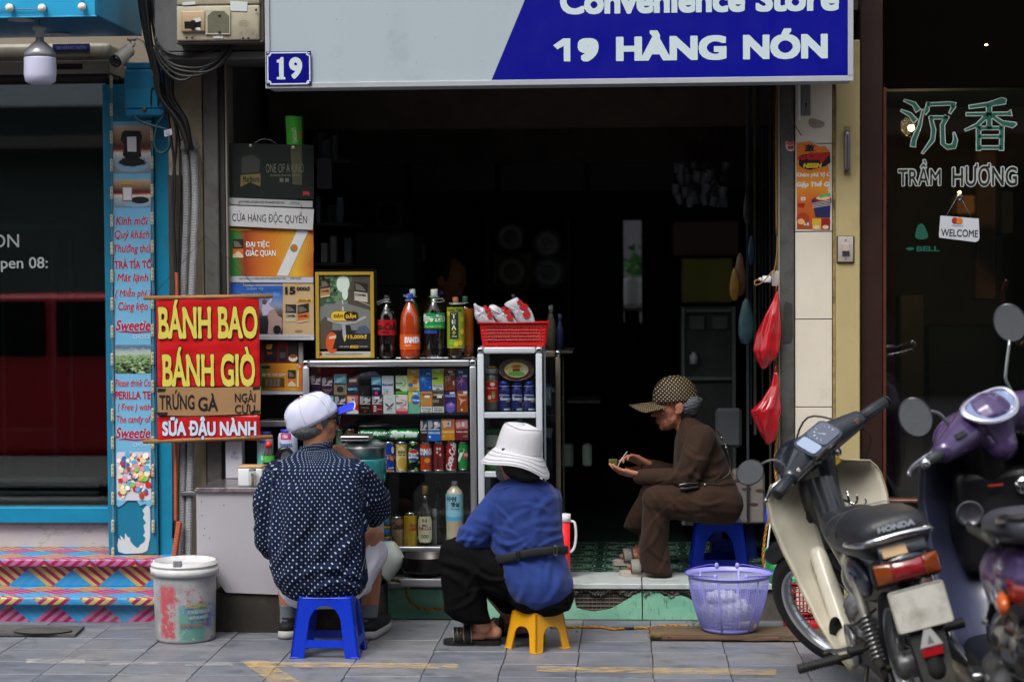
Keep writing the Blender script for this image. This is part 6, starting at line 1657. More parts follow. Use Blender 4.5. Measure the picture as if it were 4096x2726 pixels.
m.mk('printed_picture',[pr('#324a38'),pr('#557a52'),pr('#b9c8be'),pr('#403c33'),pr('#676a66'),pr('#a9aca8')],o)
m=MB();Y-=.0014
pf_(m,[(1278,1290),(1300,1265),(1330,1290),(1322,1395),(1278,1395)],Y,0);pf_(m,[(1310,1268),(1370,1286),(1420,1280),(1462,1262),(1466,1270),(1424,1292),(1372,1298),(1330,1288),(1308,1280)],Y-.0002,1)
pell(m,1328,1370,25,42,Y-.0003,2);pf_(m,[(1318,1345),(1345,1340),(1344,1352),(1316,1355)],Y-.0005,3);pf_(m,[(1345,1340),(1380,1300),(1400,1300),(1430,1395),(1330,1395)],Y-.0004,4)
pf_(m,[(1368,1288),(1380,1288),(1384,1330),(1378,1370),(1370,1340)],Y-.0006,1);pf_(m,[(1420,1330),(1436,1306),(1462,1300),(1482,1320),(1482,1334),(1440,1336)],Y-.0006,5)
m.mk('printed_scooter',[pr('#4a3f34'),pr('#8d9198'),pr('#b5481c'),pr('#b9aa8c'),pr('#15161a'),pr('#3f4c60')],o)
mp_(o,1282,1118,1320,1190,Y-.0008,'#9c7250',tilt=6,txt='CAMEL');mp_(o,1418,1126,1470,1200,Y-.0008,'#a5a199',tilt=-8,txt='CAMEL')
m=MB();x0,x1,z0,z1=rect(1323,1243,1435,1284,Y);flat(m,rrect(x0,x1,z0,z1,(z1-z0)*.48,8),Y-.0012,0);flat(m,rrect(x0+.0015,x1-.0015,z0+.0015,z1-.0015,(z1-z0)*.43,8),Y-.0015,1)
xm=at(1376,1260,Y).x;flat(m,rrect(xm,x1-.0025,z0+.0025,z1-.0025,(z1-z0)*.38,8),Y-.0018,0)
pt_(m,"ĐẬM",1334,1253,1372,1274,Y-.0021,bo=.03,mi=0);pt_(m,"ĐẰM",1382,1251,1424,1273,Y-.0021,bo=.03,mi=1)
pt_(m,"15,000đ",1392,1338,1467,1356,Y-.002,bo=.02,mi=1);pf_(m,[(1380,1338),(1387,1338),(1382,1362),(1375,1362)],Y-.002,1);pt_(m,"HÃY CHỌN",1358,1382,1396,1390,Y-.002,bo=.02,mi=2);pf_(m,[(1402,1381),(1434,1381),(1432,1391),(1400,1391)],Y-.002,1);pt_(m,"LẠC ĐÀ",1404,1382,1431,1390,Y-.0024,bo=.04,mi=0);pt_(m,"CỦA BẠN",1437,1381,1469,1389,Y-.002,bo=.02,mi=2)
m.mk('lettering',[pr('#16150f'),pr('#c9a52c'),pr('#a9a58c')],o)
m=MB();pq_(m,1272,1405,1488,1424,YC+.0385,0);pt_(m,"THÔNG TIN DÀNH CHO NGƯỜI TRÊN MƯỜI TÁM TUỔI",1298,1411,1450,1418,YC+.0375,bo=.02,mi=1);pell(m,1283,1415,6,6,YC+.0375,2,14);m.mk('footer',[pr('#9c9a92'),pr('#4a4b4e'),pr('#7c1c1c')],o)
pet=[(.86,0,0),(.98,.03,0),(1,.08,0),(.94,.13,0)]
def pbt(px,py0,py1,w_,Y,liquid,cap,lb,lc,lz,items,body_prof=None,tag_=None,fill=.8,liq_trans=0):
 bp=body_prof or[(.70,0),(.92,.015),(1,.06),(1,.18),(.93,.22),(.97,.27),(1,.30),(1,.52),(.97,.60),(.86,.70),(.62,.79),(.36,.86),(.26,.885),(.25,.905)]
 top=at(px,py0,Y);bot=V3((at(px,py1,Y).x,Y,at(px,py1,Y).z));h=top.z-bot.z;r=w_/2/F*(Y+8)
 bot.z=ztc+.002;h=top.z-bot.z
 o=TG('drink_bottle',tuple(bot),tag_,'bottle')
 run=[(.0005,0)]+[(a*r,b_*h)for a,b_ in bp]
 liq=[(.0005,.006*h)]+[(max(.0005,a*r-.0012),b_*h)for a,b_ in bp if b_>.006 and b_<fill]+[(.0005,fill*h)]
 if liquid is not None:
  m=MB();m.la_(liq,tuple(bot),28);m.mk('drink',liquid,o)
 m=MB();m.la_(run,tuple(bot),28,cap=0);m.mk('clear_wall',gs_('pet_wall',(.93,.95,.95),1.5,.02),o)
 m=MB();m.la_([(.0005,.905*h),(.33*r,.905*h),(.34*r,.91*h),(.34*r,.99*h),(.3*r,h),(.0005,h)],tuple(bot),20);m.mk('cap',cap,o)
 m=MB();m.la_([(.26*r,.888*h),(.5*r,.890*h),(.5*r,.896*h),(.26*r,.898*h)],tuple(bot),20);m.mk('neck_ring',mat('neck_ring','#9aa3a0',.3),o)
 cl_(o,bot,r*1.0,h,lz[0],lz[1],pr(lc,.3),-180,180,grow=.0012)
 m=MB();cols_=[];cm_=cm_p(bot.x,bot.y,r+.0022)
 for it in items:
  t,a0,a1,z0,z1,c=it[:6];bo=it[6]if len(it)>6 else.03;sh=it[7]if len(it)>7 else 0
  if c not in cols_:cols_.append(c)
  text(m,t,bot.x+rad(a0)*r,bot.x+rad(a1)*r,bot.z+z0*h,bot.z+z1*h,0,mi=cols_.index(c),bo=bo,sh=sh,map=cm_,rows=24)
 if items:m.mk('lettering',[pr(c)for c in cols_],o)
 return o,bot,r,h
YB=YC+.06
pbt(1549,1180,1437,74,YB,mat('cola','#0c0605',.05),pr('#1a1414'),None,'#961418',(.38,.62),[("Coca-Cola",-120,75,.46,.57,'#1a0a0a',.03,.25),("ZERO",-30,20,.41,.44,'#1a0a0a',.03)],tag_='dark cola bottle with a red label beside the framed poster',fill=.8)
pbt(1641,1173,1440,82,YB-.005,mat('orange_drink','#a83a12',.08,spec=.6),pr('#1d3a9c'),None,'#c2501a',(.15,.38),[("FANTA",-25,70,.25,.345,'#d6dae6',.09),("Xá Xị",-25,10,.2,.23,'#e8c9a8',.02)],tag_='orange soda bottle with a blue cap',fill=.9)
o,b_,r_,h_=pbt(1739,1156,1440,84,YB-.005,None,pr('#a9b0ac'),None,'#148040',(.44,.66),[("Sprite",-82,82,.51,.645,'#cdd8d0',.07,.15),("HƯƠNG CHANH TỰ NHIÊN",-60,50,.46,.48,'#b7c23c',.04)],tag_='clear lemonade bottle with a green label and white cap')
m=MB();m.la_([(.27*r_,.82*h_),(.33*r_,.83*h_),(.33*r_,.9*h_),(.26*r_,.9*h_)],tuple(b_),20);m.mk('green_collar',pr('#1a8a3c'),o);cl_(o,b_,r_,h_,.37,.42,pr('#20307c'),-70,20,grow=.001)
pbt(1652,1156,1430,70,YB+.09,mat('seven_drink','#10401f',.08),pr('#a9b5ac'),None,'#1a6a34',(.35,.6),[("7up",5,60,.42,.52,'#b33a30',.05)],tag_='green soda bottle with a white cap behind the orange one',fill=.85)
tea=[(.72,0),(.95,.02),(1,.08),(1,.2),(.9,.3),(.88,.45),(.95,.55),(1,.68),(.97,.76),(.8,.84),(.4,.88),(.36,.905)]
o,b_,r_,h_=pbt(1824,1188,1437,70,YB,mat('tea_drink','#2a1c0e',.1),pr('#8a5a34'),None,'#7c8a1e',(.18,.84),[("T",-22,8,.66,.74,'#c9d0c0',.03),("E",-20,4,.57,.64,'#c9d0c0',.03),("A",-22,8,.475,.55,'#c9d0c0',.03),("+",-18,4,.4,.46,'#c9a52c',.04),("TEA PLUS",-22,12,.36,.38,'#c9d0c0',.02),("Lemon Taste",-50,50,.77,.82,'#2b3a14',.03)],body_prof=tea,tag_='bottled lemon tea with a yellow green sleeve and brown cap',fill=.84)
cl_(o,b_,r_,h_,.33,.76,pr('#16281c'),-36,22,grow=.0018)
for a0,z,c in((-45,.22,'#5f9a2c'),(-10,.2,'#b9a52c'),(20,.22,'#b9a52c'),(35,.4,'#c0a82c'),(35,.6,'#9a9c2c'),(-70,.7,'#b9a52c')):deco(o,b_,r_,h_,a0,a0+36,z,z+.09,c,.002,'e')
pbt(1862,1184,1432,66,YB+.08,mat('peach_tea','#7c3a10',.1),pr('#1f4a34'),None,'#8c5218',(.2,.8),[],body_prof=tea,tag_='brown tea bottle with a dark green cap behind the lemon tea',fill=.84)
for k,(pts,c,lab)in E_((([(1513,1218),(1530,1208),(1556,1200),(1558,1194),(1534,1198),(1508,1208),(1513,1218)],'#9a9c9c','white paper hanging tag round the cola bottle neck'),([(1728,1195),(1772,1194),(1780,1202),(1758,1208),(1730,1204)],'#a5aaaa','white hanging tag round the lemonade bottle neck'),
([(1795,1212),(1862,1210),(1858,1214),(1800,1217)],'#9aa09c','pale tag lying across the two tea bottle caps'),([(1614,1180),(1634,1183),(1630,1188),(1612,1184)],'#9aa09c','small white tag on the orange soda bottle cap'))):
 m=MB();m.tb_([at(a,b_,YB-.05)for a,b_ in pts],.0012,5,cl=1);tag(m.mk('bottle_tag',pr(c)),lab,'tag')
m=MB();m.tb_([at(1758,1164,YB),at(1772,1172,YB-.02),at(1752,1178,YB)],.0014,5);tag(m.mk('blue_clip',pr('#1c3a9c')),'tiny blue clip by the white cap of the lemonade bottle','clip')
# red basket with snack bags on the white case
o=TG('red_basket',((wx0+wx1)/2,YC+.1,wz1),'red plastic mesh basket holding white snack bags on top of the white case','basket')
a=at(1910,1292,YC+.0);b_=at(2194,1292,YC+.0);cxb=(a.x+b_.x)/2;zr_=a.z;zb2=wz1+.002
hwT,hwB=(b_.x-a.x)/2,(at(2171,1380,YC).x-at(1927,1380,YC).x)/2;dT,dB=.1,.085;ycb=YC+.12
redp=mat('red_plastic','#b01014',.3)
def brc(u,z):
 t=(z-zb2)/(zr_-zb2);hw=hwB+(hwT*.94-hwB)*t;dd=dB+(dT-dB)*t
 s_,f_=int(u)%4,u-int(u)
 if s_==0:return V3((cxb-hw+2*hw*f_,ycb-dd,z))
 if s_==1:return V3((cxb+hw,ycb-dd+2*dd*f_,z))
 if s_==2:return V3((cxb+hw-2*hw*f_,ycb+dd,z))
 return V3((cxb-hw,ycb+dd-2*dd*f_,z))
m=MB()
def bars(us,zs,wd,th=.0016):
 for u in us:p,q=brc(u,zb2),brc(u,zr_-.002);m.tb_([p,q],[(wd,th)]*2,4,up=(1,0,0),smo=0)
H_=zr_-zb2
bars([.01,.06,.94,.99],0,.006)
for i in rn_(19):
 bars([.085+.0465*i],0,.0022)
for i in rn_(10):bars([1.02+.1*i,3.02+.1*i],0,.003)
for i in rn_(19):bars([2.08+.0465*i],0,.0022)
for k,(t,wd)in E_(((.06,.009),(.27,.0022),(.41,.0022),(.55,.0022),(.69,.0022),(.83,.0022),(.94,.0055))):
 z=zb2+t*H_
 for s_ in rn_(4):p,q=brc(s_+.0001,z),brc(s_+.9999,z);m.tb_([p,q],[(wd,.0016)]*2,4,up=(0,0,1),smo=0)
tag(m.mk('mesh_wall',redp,o),kind='stuff')
m=MB();m.box(cxb-hwB,cxb+hwB,ycb-dB,ycb+dB,zb2,zb2+.004);m.mk('bottom',redp,o)
m=MB();P_=[(cxb-hwT,ycb-dT-.004),(cxb+hwT,ycb-dT-.004),(cxb+hwT,ycb+dT+.004),(cxb-hwT,ycb+dT+.004)]
m.tb_([(x,y,zr_)for x,y in P_],[(.0035,.006)]*4,6,cl=1,up=(0,0,1));m.mk('rim',redp,o)
def snack(pts_px,Y,lb,k):
 0
 c=V3((0,0,0));Q=[at(a,b_,Y)for a,b_ in pts_px]
 c=sum(Q,V3())/len(Q)
 m=MB();n_=len(Q);rg_=[]
 for s_,d_ in((1,0),(.93,.55),(.75,.85),(.45,1),(.02,1.04)):
  rg_.append([c+(q-c)*s_+V3((0,-.022*d_*(1+.25*sin_(j*2.3+k)),0))for j,q in E_(Q)])
 back=[[c+(q-c)*s_+V3((0,.02*d_,0))for q in Q]for s_,d_ in((.02,1),(.7,.8),(1,0))]
 m.loft(back[:-1]+rg_,1,0)
 o=TG('snack_bag',(c.x,c.y,min(q.z for q in Q)),lb,'snack bag',None)
 b=m.mk('bag',mat('snack_white','#b3b1ba',.3,var=.12,vs=18,bump=.9,bs=28),o)
 md=b.modifiers.new('s','SUBSURF');md.levels=1;md.render_levels=2
 m=MB()
 for cx,cy,rx,ry in((.62,.35,.16,.11),(.7,.6,.14,.12),(.5,.2,.1,.07)):
  xs_=[p[0]for p in pts_px];ys_=[p[1]for p in pts_px]
  pp=(min(xs_)+(max(xs_)-min(xs_))*cx,min(ys_)+(max(ys_)-min(ys_))*cy)
  pell(m,pp[0],pp[1],(max(xs_)-min(xs_))*rx*.9,(max(ys_)-min(ys_))*ry*1.1,Y-.026,0,6)
 m.mk('printed_patch',pr('#a81a1e'),o)
snack([(1890,1212),(1902,1208),(1912,1222),(1940,1228),(1952,1240),(1990,1290),(1985,1300),(1915,1300),(1905,1280),(1895,1262),(1898,1235)],YC+.06,'white snack bag with red spots at the left end of the red basket',0)
snack([(1950,1222),(1965,1214),(1985,1218),(1998,1230),(2030,1240),(2050,1262),(2078,1296),(2070,1305),(2000,1305),(1975,1270),(1955,1245)],YC+.085,'white snack bag with red spots in the middle of the red basket',2)
snack([(2010,1214),(2035,1200),(2060,1188),(2072,1184),(2080,1206),(2110,1220),(2130,1240),(2148,1296),(2140,1305),(2070,1305),(2060,1270),(2048,1245),(2020,1226)],YC+.10,'tallest white snack bag with red spots at the right of the red basket',4)
# stove, pan, basin, cord
q=at(1590,2318,.16)
o=TG('gas_stove',(at(1690,2320,.18).x,.18,Zs),'flat silver gas stove on the doorstep under the frying pan','stove')
x0=at(1606,2300,.33).x;x1=at(1800,2300,.33).x;zst=at(1690,2280,.33).z
m=MB();m.box(x0,x1,.33,.355,Zs+.02,zst,.004,seg=2);m.mk('front_panel',mat('stove_front','#7a7c80',.35,.5,var=.1),o)
m=MB();m.box(x0-.004,x1+.004,.3285,.3585+.0,zst+.001,zst+.006,.002);m.box(x0+.004,x1-.004,.332,.3545,Zs+.001,Zs+.019);m.mk('black_trim',blackp,o)
o2=TG('frying_pan',at(1690,2270,.22),'old black frying pan on the gas stove','pan')
pcx=at(1705,2240,.23).x;Rp=at(1800,2240,.23).x-pcx;Rp=(at(1705,2240,.23).x-at(1598,2240,.23).x)
zr2=at(1700,2218,.23).z
o.location=(pcx,.22,Zs)
m=MB();m.box(pcx-Rp*.85,pcx+Rp*.95,.12+.0,.327,Zs+.012,zst-.004,.004,seg=2);b0=m.mk('body',mat('stove_front','#7a7c80',.35,.5,var=.1),o)
for xx in(-.7,.8):
 m=MB();m.box(pcx+Rp*xx-.012,pcx+Rp*xx+.012,.305,.32,Zs+.0005,Zs+.0115);m.mk('foot',blackp,o)
for child in o.children:
 pass
m=MB();m.la_([(.0005,zst+.012),(Rp*.8,zst+.012),(Rp*.93,zst+.03),(Rp*.985,zr2-.002),(Rp,zr2),(Rp*.975,zr2-.001),(Rp*.9,zst+.032),(Rp*.78,zst+.017),(.0005,zst+.017)],(pcx,.22,0),44);m.mk('bowl',mat('seasoned_iron','#1b1614',.3,.3,var=.4,vs=8),o2)
m=MB();m.la_([(Rp*.5,zst-.002),(Rp*.55,zst+.0115),(Rp*.3,zst+.0115)],(pcx,.22,0),20,cap=0);m.mk('base_ring',blackp,o2)
q=at(1530,2255,.12)
o=TG('plastic_basin',at(1540,2315,.12),'pale grey green plastic basin leaning behind the man\'s leg','basin')
M=TR_(q+V3((-.02,.06,0)))@RO_(rad(60),4,'Y')@RO_(rad(0),4,'X')
m=MB();m.la_([(.0005,.10),(.035,.10),(.05,.095),(.075,.05),(.09,.0),(.097,-.004),(.088,.0),(.072,.048),(.0005,.088)],(0,0,0),32,M=M);m.mk('shell',mat('pale_basin','#a5aca6',.35),o)
cordm=mat('twisted_yellow_cord','#a8731c',.6,var=.2,vs=60)
def twist(pts,r,name,lb,turns=55,Y=None):
 P=ch_(pts,14);L=sum((P[i+1]-P[i]).length for i in rn_(len(P)-1));n_=int(L/.004)
 Q=[];cum=[0]
 for i in rn_(len(P)-1):cum.append(cum[-1]+(P[i+1]-P[i]).length)
 i=0
 for k in rn_(n_+1):
  s_=min(L*k/n_,L-1e-6)
  while cum[i+1]<s_:i+=1
  Q.append(P[i].lerp(P[i+1],(s_-cum[i])/(cum[i+1]-cum[i])))
 o=TG(name,tuple(Q[-1]),lb,'cord')
 for ph,c in((0,cordm),(pi,mat('twisted_cord_dark','#8a5c18',.6))):
  R_=[]
  for k,p in E_(Q):
   t=(Q[min(k+1,n_)]-Q[max(k-1,0)]).normalized();a=t.cross(V3((.1,1,.2))).normalized();b_=t.cross(a)
   an=ph+k*.55;R_.append(p+(a*cos_(an)+b_*sin_(an))*r*.9)
  m=MB();m.tb_(R_,r,6);m.mk('strand',c,o)
 return o
twist([at(1530,2318,.27),at(1590,2322,.27),at(1620,2345,.28),at(1632,2390,.285),at(1660,2420,.285),at(1700,2434,.28),at(1780,2432,.285),at(1850,2440,.28),at(1900,2470,.24),gnd(1960,2478,.006),gnd(2040,2492,.006)],.0038,'twisted_cord','yellow twisted cord drooping over the green doorstep between the two seated people')
twist([gnd(2200,2505,.006),gnd(2285,2507,.006),gnd(2400,2506,.006),gnd(2450,2514,.006),gnd(2520,2510,.006),gnd(2600,2508,.006),gnd(2680,2500,.02),gnd(2780,2506,.02)],.0036,'twisted_cord','yellow twisted cord lying on the ground along the foot of the doorstep')
m=MB();m.tb_(ch_([gnd(2445,2512,.007),gnd(2480,2510,.008),gnd(2535,2510,.007)]),.006,8);tag(m.mk('taped_joint',mat('black_tape','#141416',.45)),'black taped joint in the cord on the ground','tape')
twist([at(3108,1120,.33),at(3106,1340,.33),at(3110,1680,.3),at(3100,1850,.28),at(3108,1980,.27),at(3080,2060,.27),at(3060,2140,.27),at(3052,2240,.26),at(3064,2290,.26)],.0036,'twisted_cord','yellow twisted cord hanging down beside the grey shutter post')
o=TG('wall_socket',at(3105,1145,.28),'pale wall socket with a white plug on the side of the grey post','socket')
m=MB();m.pb_(3088,1083,3119,1145,.30,.36,.004,seg=2);m.mk('box',mat('socket_cream','#96908a',.5),o)
m=MB();m.pb_(3050,1103,3086,1130,.30,.325,.005,seg=2);m.pb_(3035,1110,3049,1124,.305,.32,.003);m.mk('plug',white_p,o)
m=MB();m.tb_(ch_([at(3040,1118,.295),at(3020,1122,.29),at(3022,1140,.285),at(3050,1128,.28),at(3078,1098,.28),at(3100,1070,.3),at(3112,950,.31)]),.0026,6);m.mk('lead',mat('amber_lead','#8a5f1c',.5),o)
m=MB();m.tb_(ch_([at(3107,330,.33),at(3105,600,.33),at(3106,940,.33)]),.004,6);tag(m.mk('orange_conduit_wire',mat('amber_lead','#8a5f1c',.5)),'straight orange wire running up the inner side of the grey shutter post','wire')
def bag_mesh(ctl,Y,name,lb,cm_='#a3121c',depth=.05):
 0
 rg_=[]
 o=TG(name,at((ctl[-1][1]+ctl[-1][2])/2,ctl[-1][0],Y),lb,'bag')
 n_=36
 C_=[]
 for i in rn_(len(ctl)-1):
  for k in rn_(6):
   t=k/6;t=t*t*(3-2*t)*.5+t*.5
   C_.append([ctl[i][j]+(ctl[i+1][j]-ctl[i][j])*t for j in rn_(3)])
 C_.append(list(ctl[-1]))
 for j,(py,xl_,xr_)in E_(C_):
  a,b_=at(xl_,py,Y),at(xr_,py,Y);c=(a+b_)/2;rx=(b_.x-a.x)/2;ry=min(depth,max(rx*.9,.004))
  ring=[]
  for k in rn_(n_):
   th=2*pi*k/n_
   f=1+.10*sin_(th*5+j*.16)+.06*sin_(th*9+1-j*.22)
   ring.append(c+V3((rx*f*cos_(th),ry*f*sin_(th),0)))
  rg_.append(ring)
 m=MB();m.loft(rg_,1)
 s=mat('bag_'+cm_,cm_,.18,spec=.6,var=.3,vs=14,bump=.9,bs=30,sc3=(1,1,.3),coat=.3,alpha=.86)
 b_=m.mk('film',s,o)
 m=MB();t0=at((ctl[0][1]+ctl[0][2])/2,ctl[0][0]-3,Y);m.tb_(ch_([t0+V3((-.004,0,-.01)),t0+V3((-.002,0,.02)),t0+V3((.004,.01,.024)),t0+V3((.006,.02,.01))]),.0022,6);m.mk('handle',s,o)
 return o
bag_mesh([(1168,3104,3112),(1200,3092,3116),(1260,3058,3119),(1330,3030,3119),(1400,3016,3116),(1430,3024,3104),(1455,3038,3080),(1474,3046,3062)],.26,'red_bag','upper red plastic bag hanging at the grey shutter post')
bag_mesh([(1490,3096,3110),(1540,3084,3116),(1600,3044,3118),(1640,3006,3118),(1680,3020,3116),(1720,3036,3112),(1760,3060,3098),(1776,3066,3080)],.25,'red_bag','lower red plastic bag hanging at the grey shutter post')
# stools
def sl_(name,cx,cy,z0,w0,d0,w1,d1,h,m_,lb,rot=0,win=1,bar=.28):
 0
 o=TG(name,(cx,cy,z0),lb,'stool')
 R=TR_((cx,cy,z0))@RO_(rot,4,'Z')
 def P(u,v,t,inset=0):
  return V3((u*(w1+(w0-w1)*t-inset),v*(d1+(d0-d1)*t-inset),h*t))
 th=.004
 m=MB();m.xf=R
 ring=lambda s_,z_:[V3((p[0],p[1],z_))for p in[(q[0],q[1])for q in rrect(-w0*s_,w0*s_,-d0*s_,d0*s_,.02*s_)]]
 m.loft([ring(1.0,h*.97),ring(1.0,h*.985),ring(.96,h),ring(.5,h-.002),ring(.05,h-.003)],1)
 m.mk('seat',m_,o)
 for s_ in rn_(4):
  A={0:(-1,-1,1,-1),1:(1,-1,1,1),2:(1,1,-1,1),3:(-1,1,-1,-1)}[s_]
  def Q(f,t):
   u=A[0]+(A[2]-A[0])*f;v=A[1]+(A[3]-A[1])*f
   return P(u,v,t)
  m=MB();m.xf=R
  n_=16
  lw=.2
  def arch(f):
   q=(f-.5)/(.5-lw)
   return 0.0 if abs(q)>=1 else(bar[1]+(bar[2]-bar[1])*(1-abs(q)**bar[3])**(1/bar[3]))if isinstance(bar,tuple)else 0
  fs_=sorted(set([0,.06,.12,.16,lw]+[lw+(1-2*lw)*k/n_ for k in rn_(n_+1)]+[1-lw,.84,.88,.94,1]))
  tops=[]
  for fa,fb in zip(fs_[:-1],fs_[1:]):
   mid=(fa+fb)/2
   if mid<lw or mid>1-lw:
    segs=[((0,0),(.97,.97))]
   else:
    segs=[((arch(fa),arch(fb)),(.97,.97))]
    if bar[0]>0:segs.append(((bar[4],bar[4]),(bar[0],bar[0])))
   for(ta,tb),(ua,ub)in segs:
    a,b_,c,d_=Q(fa,ta),Q(fb,tb),Q(fb,ub),Q(fa,ua)
    nrm=(b_-a).cross(d_-a).normalized()if(b_-a).length>1e-6 else V3((0,-1,0))
    i_=-nrm*0
    ins=V3((-a.x,-a.y,0)).normalized()*.006
    side={0:V3((0,1,0)),1:V3((-1,0,0)),2:V3((0,-1,0)),3:V3((1,0,0))}[s_]*.007
    m.add([a,b_,c,d_,a+side,b_+side,c+side,d_+side],[(0,1,2,3),(7,6,5,4),(0,4,5,1),(3,2,6,7),(0,3,7,4),(1,5,6,2)])
  m.mk('side_panel',m_,o)
 for(u,v)in((-1,-1),(1,-1),(1,1),(-1,1)):
  m=MB();m.xf=R;p=P(u,v,.0);q=V3((-u*.02,-v*.02,0))
  m.box(min(p.x,p.x+q.x*1.5)-.003,max(p.x,p.x+q.x*1.5)+.003,min(p.y,p.y+q.y*1.5)-.003,max(p.y,p.y+q.y*1.5)+.003,0,.006,.002);m.mk('foot',m_,o)
 return o
bluep=mat('blue_stool_plastic','#0c2fae',.28,spec=.5,var=.05)
ga=gnd(1160,2632);gb=gnd(1437,2632);gc=gnd(1300,2594)
w1=(gb.x-ga.x)/2;
ST1=((ga.x+gb.x)/2,ga.y+.115);h1=at(1300,2392,ga.y).z
sl_('blue_stool',ST1[0],ST1[1],0,w1*.78,.09,w1,.115,h1,bluep,'blue plastic stool under the man in the patterned shirt',bar=(.30,.30,.86,2.6,.175))
yelp=mat('yellow_stool_plastic','#c98f12',.3,spec=.5,var=.05)
gl_,gr_,gf,gk=gnd(2018,2593),gnd(2278,2590),gnd(2160,2607),gnd(2118,2574)
cx,cy=(gl_.x+gr_.x)/2,(gl_.y+gr_.y)/2+.01;side=(gr_.x-gl_.x)/2/math.sqrt(2)*1.0;h2=at(2150,2452,cy-.1).z
sl_('yellow_stool',cx+.002,cy,0,side*.78,side*.78,side*1.02,side*1.02,h2,yelp,'small yellow plastic stool under the woman in the blue shirt',rot=rad(45),bar=(0,.02,.62,3.0,0))
YS3=.72
x0,x1=at(2766,2250,YS3).x,at(2990,2250,YS3).x;z3=at(2870,2093,YS3).z
S3=((x0+x1)/2,YS3+.12)
sl_('blue_stool',S3[0],S3[1],ZF,(x1-x0)/2*.84,.1,(x1-x0)/2*1.06,.13,z3-ZF,mat('blue_stool_plastic2','#0f38c8',.3),'blue plastic stool inside the doorway under the woman in brown',bar=(.22,.22,.84,2.2,.0))
sl_('blue_stool',S3[0]+.085,S3[1]+.34,ZF,.085,.085,.11,.11,.30,mat('dark_blue_stool','#0b1c66',.35),'dark blue stool standing in shadow behind the one in the doorway',bar=(.22,.22,.84,2.2,.0))
# plank, purple basket, red basket, green tub
g0,g1,g2,g3=gnd(2600,2560),gnd(3420,2572),gnd(3300,2496),gnd(2610,2500)
zp=.028
pk=TG('wooden_plank',((g0.x+g1.x)/2,g0.y+.1,0),'weathered frayed wooden board lying on the pavement under the purple basket','board')
m=MB();yb0=gnd(2900,2566).y;yb1=yb0+.2
rnd=random.Random(5)
A=[(g0.x,yb0+.012)]+[(g0.x+(g1.x-g0.x)*k/14,yb0+rnd.uniform(-.003,.003))for k in rn_(1,15)]+[(g1.x,yb1)]+[(g0.x+.02,yb1),(g0.x-.004,yb1-.03),(g0.x+.002,yb0+.06)]
vs=[(x,y,.006)for x,y in A]+[(x,y,zp)for x,y in A];n_=len(A)
m.add(vs,[list(rn_(n_-1,-1,-1)),list(rn_(n_,2*n_))]+[(j,(j+1)%n_,n_+(j+1)%n_,n_+j)for j in rn_(n_)])
m.mk('board',mat('weathered_board','#5a4a38',.85,var=.35,vs=6,sc3=(.5,4,6),bump=.6,bs=30,dirt='#2b241c',da=.4),pk)
m=MB();m.box(g0.x+.05,g1.x-.3,yb0-.002,yb0+.004,.009,.022,.002);m.mk('split_edge',mat('plank_edge','#5c4132',.8,var=.3,vs=20,sc3=(.4,1,5)),pk)
m=MB()
for k in rn_(160):
 x=g0.x+abs(rnd.gauss(0,.03));y=yb0+rnd.uniform(-.004,.02);m.tb_([(x,y,rnd.uniform(.01,zp)),(x+rnd.uniform(-.015,.015),y-rnd.uniform(0,.008),zp+rnd.uniform(-.01,.006))],.0011,3)
tag(m.mk('frayed_fibre',mat('plank_fibre','#75643f',.9),pk),kind='stuff')
m=MB();m.box(g0.x+.03,g0.x+.05,yb0+.02,yb1-.02,0,.0055);m.box(g1.x-.06,g1.x-.03,yb0+.02,yb1-.02,0,.0055);m.mk('batten',mat('plank_edge','#5c4132',.8),pk)
def mesh_basket(name,cx,cy,z0,r0,r1,h,m_,lb,cat='basket',nv=60,nh=22,rim=.012,solid_lo=.08,wv=.0011,wh=.0011,ribs=6):
 o=TG(name,(cx,cy,z0),lb,cat)
 R_=lambda t:r0+(r1-r0)*(1-(1-t)**1.6)
 m=MB()
 for k in rn_(nv):
  a=2*pi*k/nv
  m.tb_([(cx+R_(t)*cos_(a),cy+R_(t)*sin_(a),z0+h*t)for t in(solid_lo,.4,.7,.95)],wv,4)
 for j in rn_(nh):
  t=solid_lo+(.95-solid_lo)*(j+.5)/nh
  m.tb_([(cx+R_(t)*cos_(2*pi*k/40),cy+R_(t)*sin_(2*pi*k/40),z0+h*t)for k in rn_(40)],wh,4,cl=1)
 tag(m.mk('mesh_wall',m_,o),kind='stuff')
 for k in rn_(ribs):
  a=2*pi*k/ribs+.22;ca,sa=cos_(a),sin_(a)
  m=MB();m.tb_([(cx+R_(t)*ca,cy+R_(t)*sa,z0+h*t)for t in(solid_lo*.5,.4,.7,.97)],[(.0022,.005)]*4,6,up=(ca,sa,0));m.mk('rib',m_,o)
 m=MB();m.la_([(.0005,.003),(R_(0)*.93,.001),(R_(0),.008),(R_(solid_lo),h*solid_lo),(R_(solid_lo)-.003,h*solid_lo),(R_(0)-.003,.01),(.0005,.007)],(cx,cy,z0),48);m.mk('bottom',m_,o)
 m=MB();m.la_([(R_(.93)+.001,h*.93),(R_(1)+.002,h*.975),(R_(1)+rim,h*.985),(R_(1)+rim,h),(R_(1),h+.001),(R_(1)-.003,h*.93)],(cx,cy,z0),56,cap=0);m.mk('rim',m_,o)
 return o,R_
gp=gnd(2922,2538,zp);rb=(at(3030,2500,gp.y).x-at(2812,2500,gp.y).x)/2;by_=gp.y+rb*.95
rt=(at(3082,2292,by_).x-at(2756,2292,by_).x)/2;hb=at(2920,2290,by_).z-zp
lil=mat('lilac_plastic','#8c8cd0',.35)
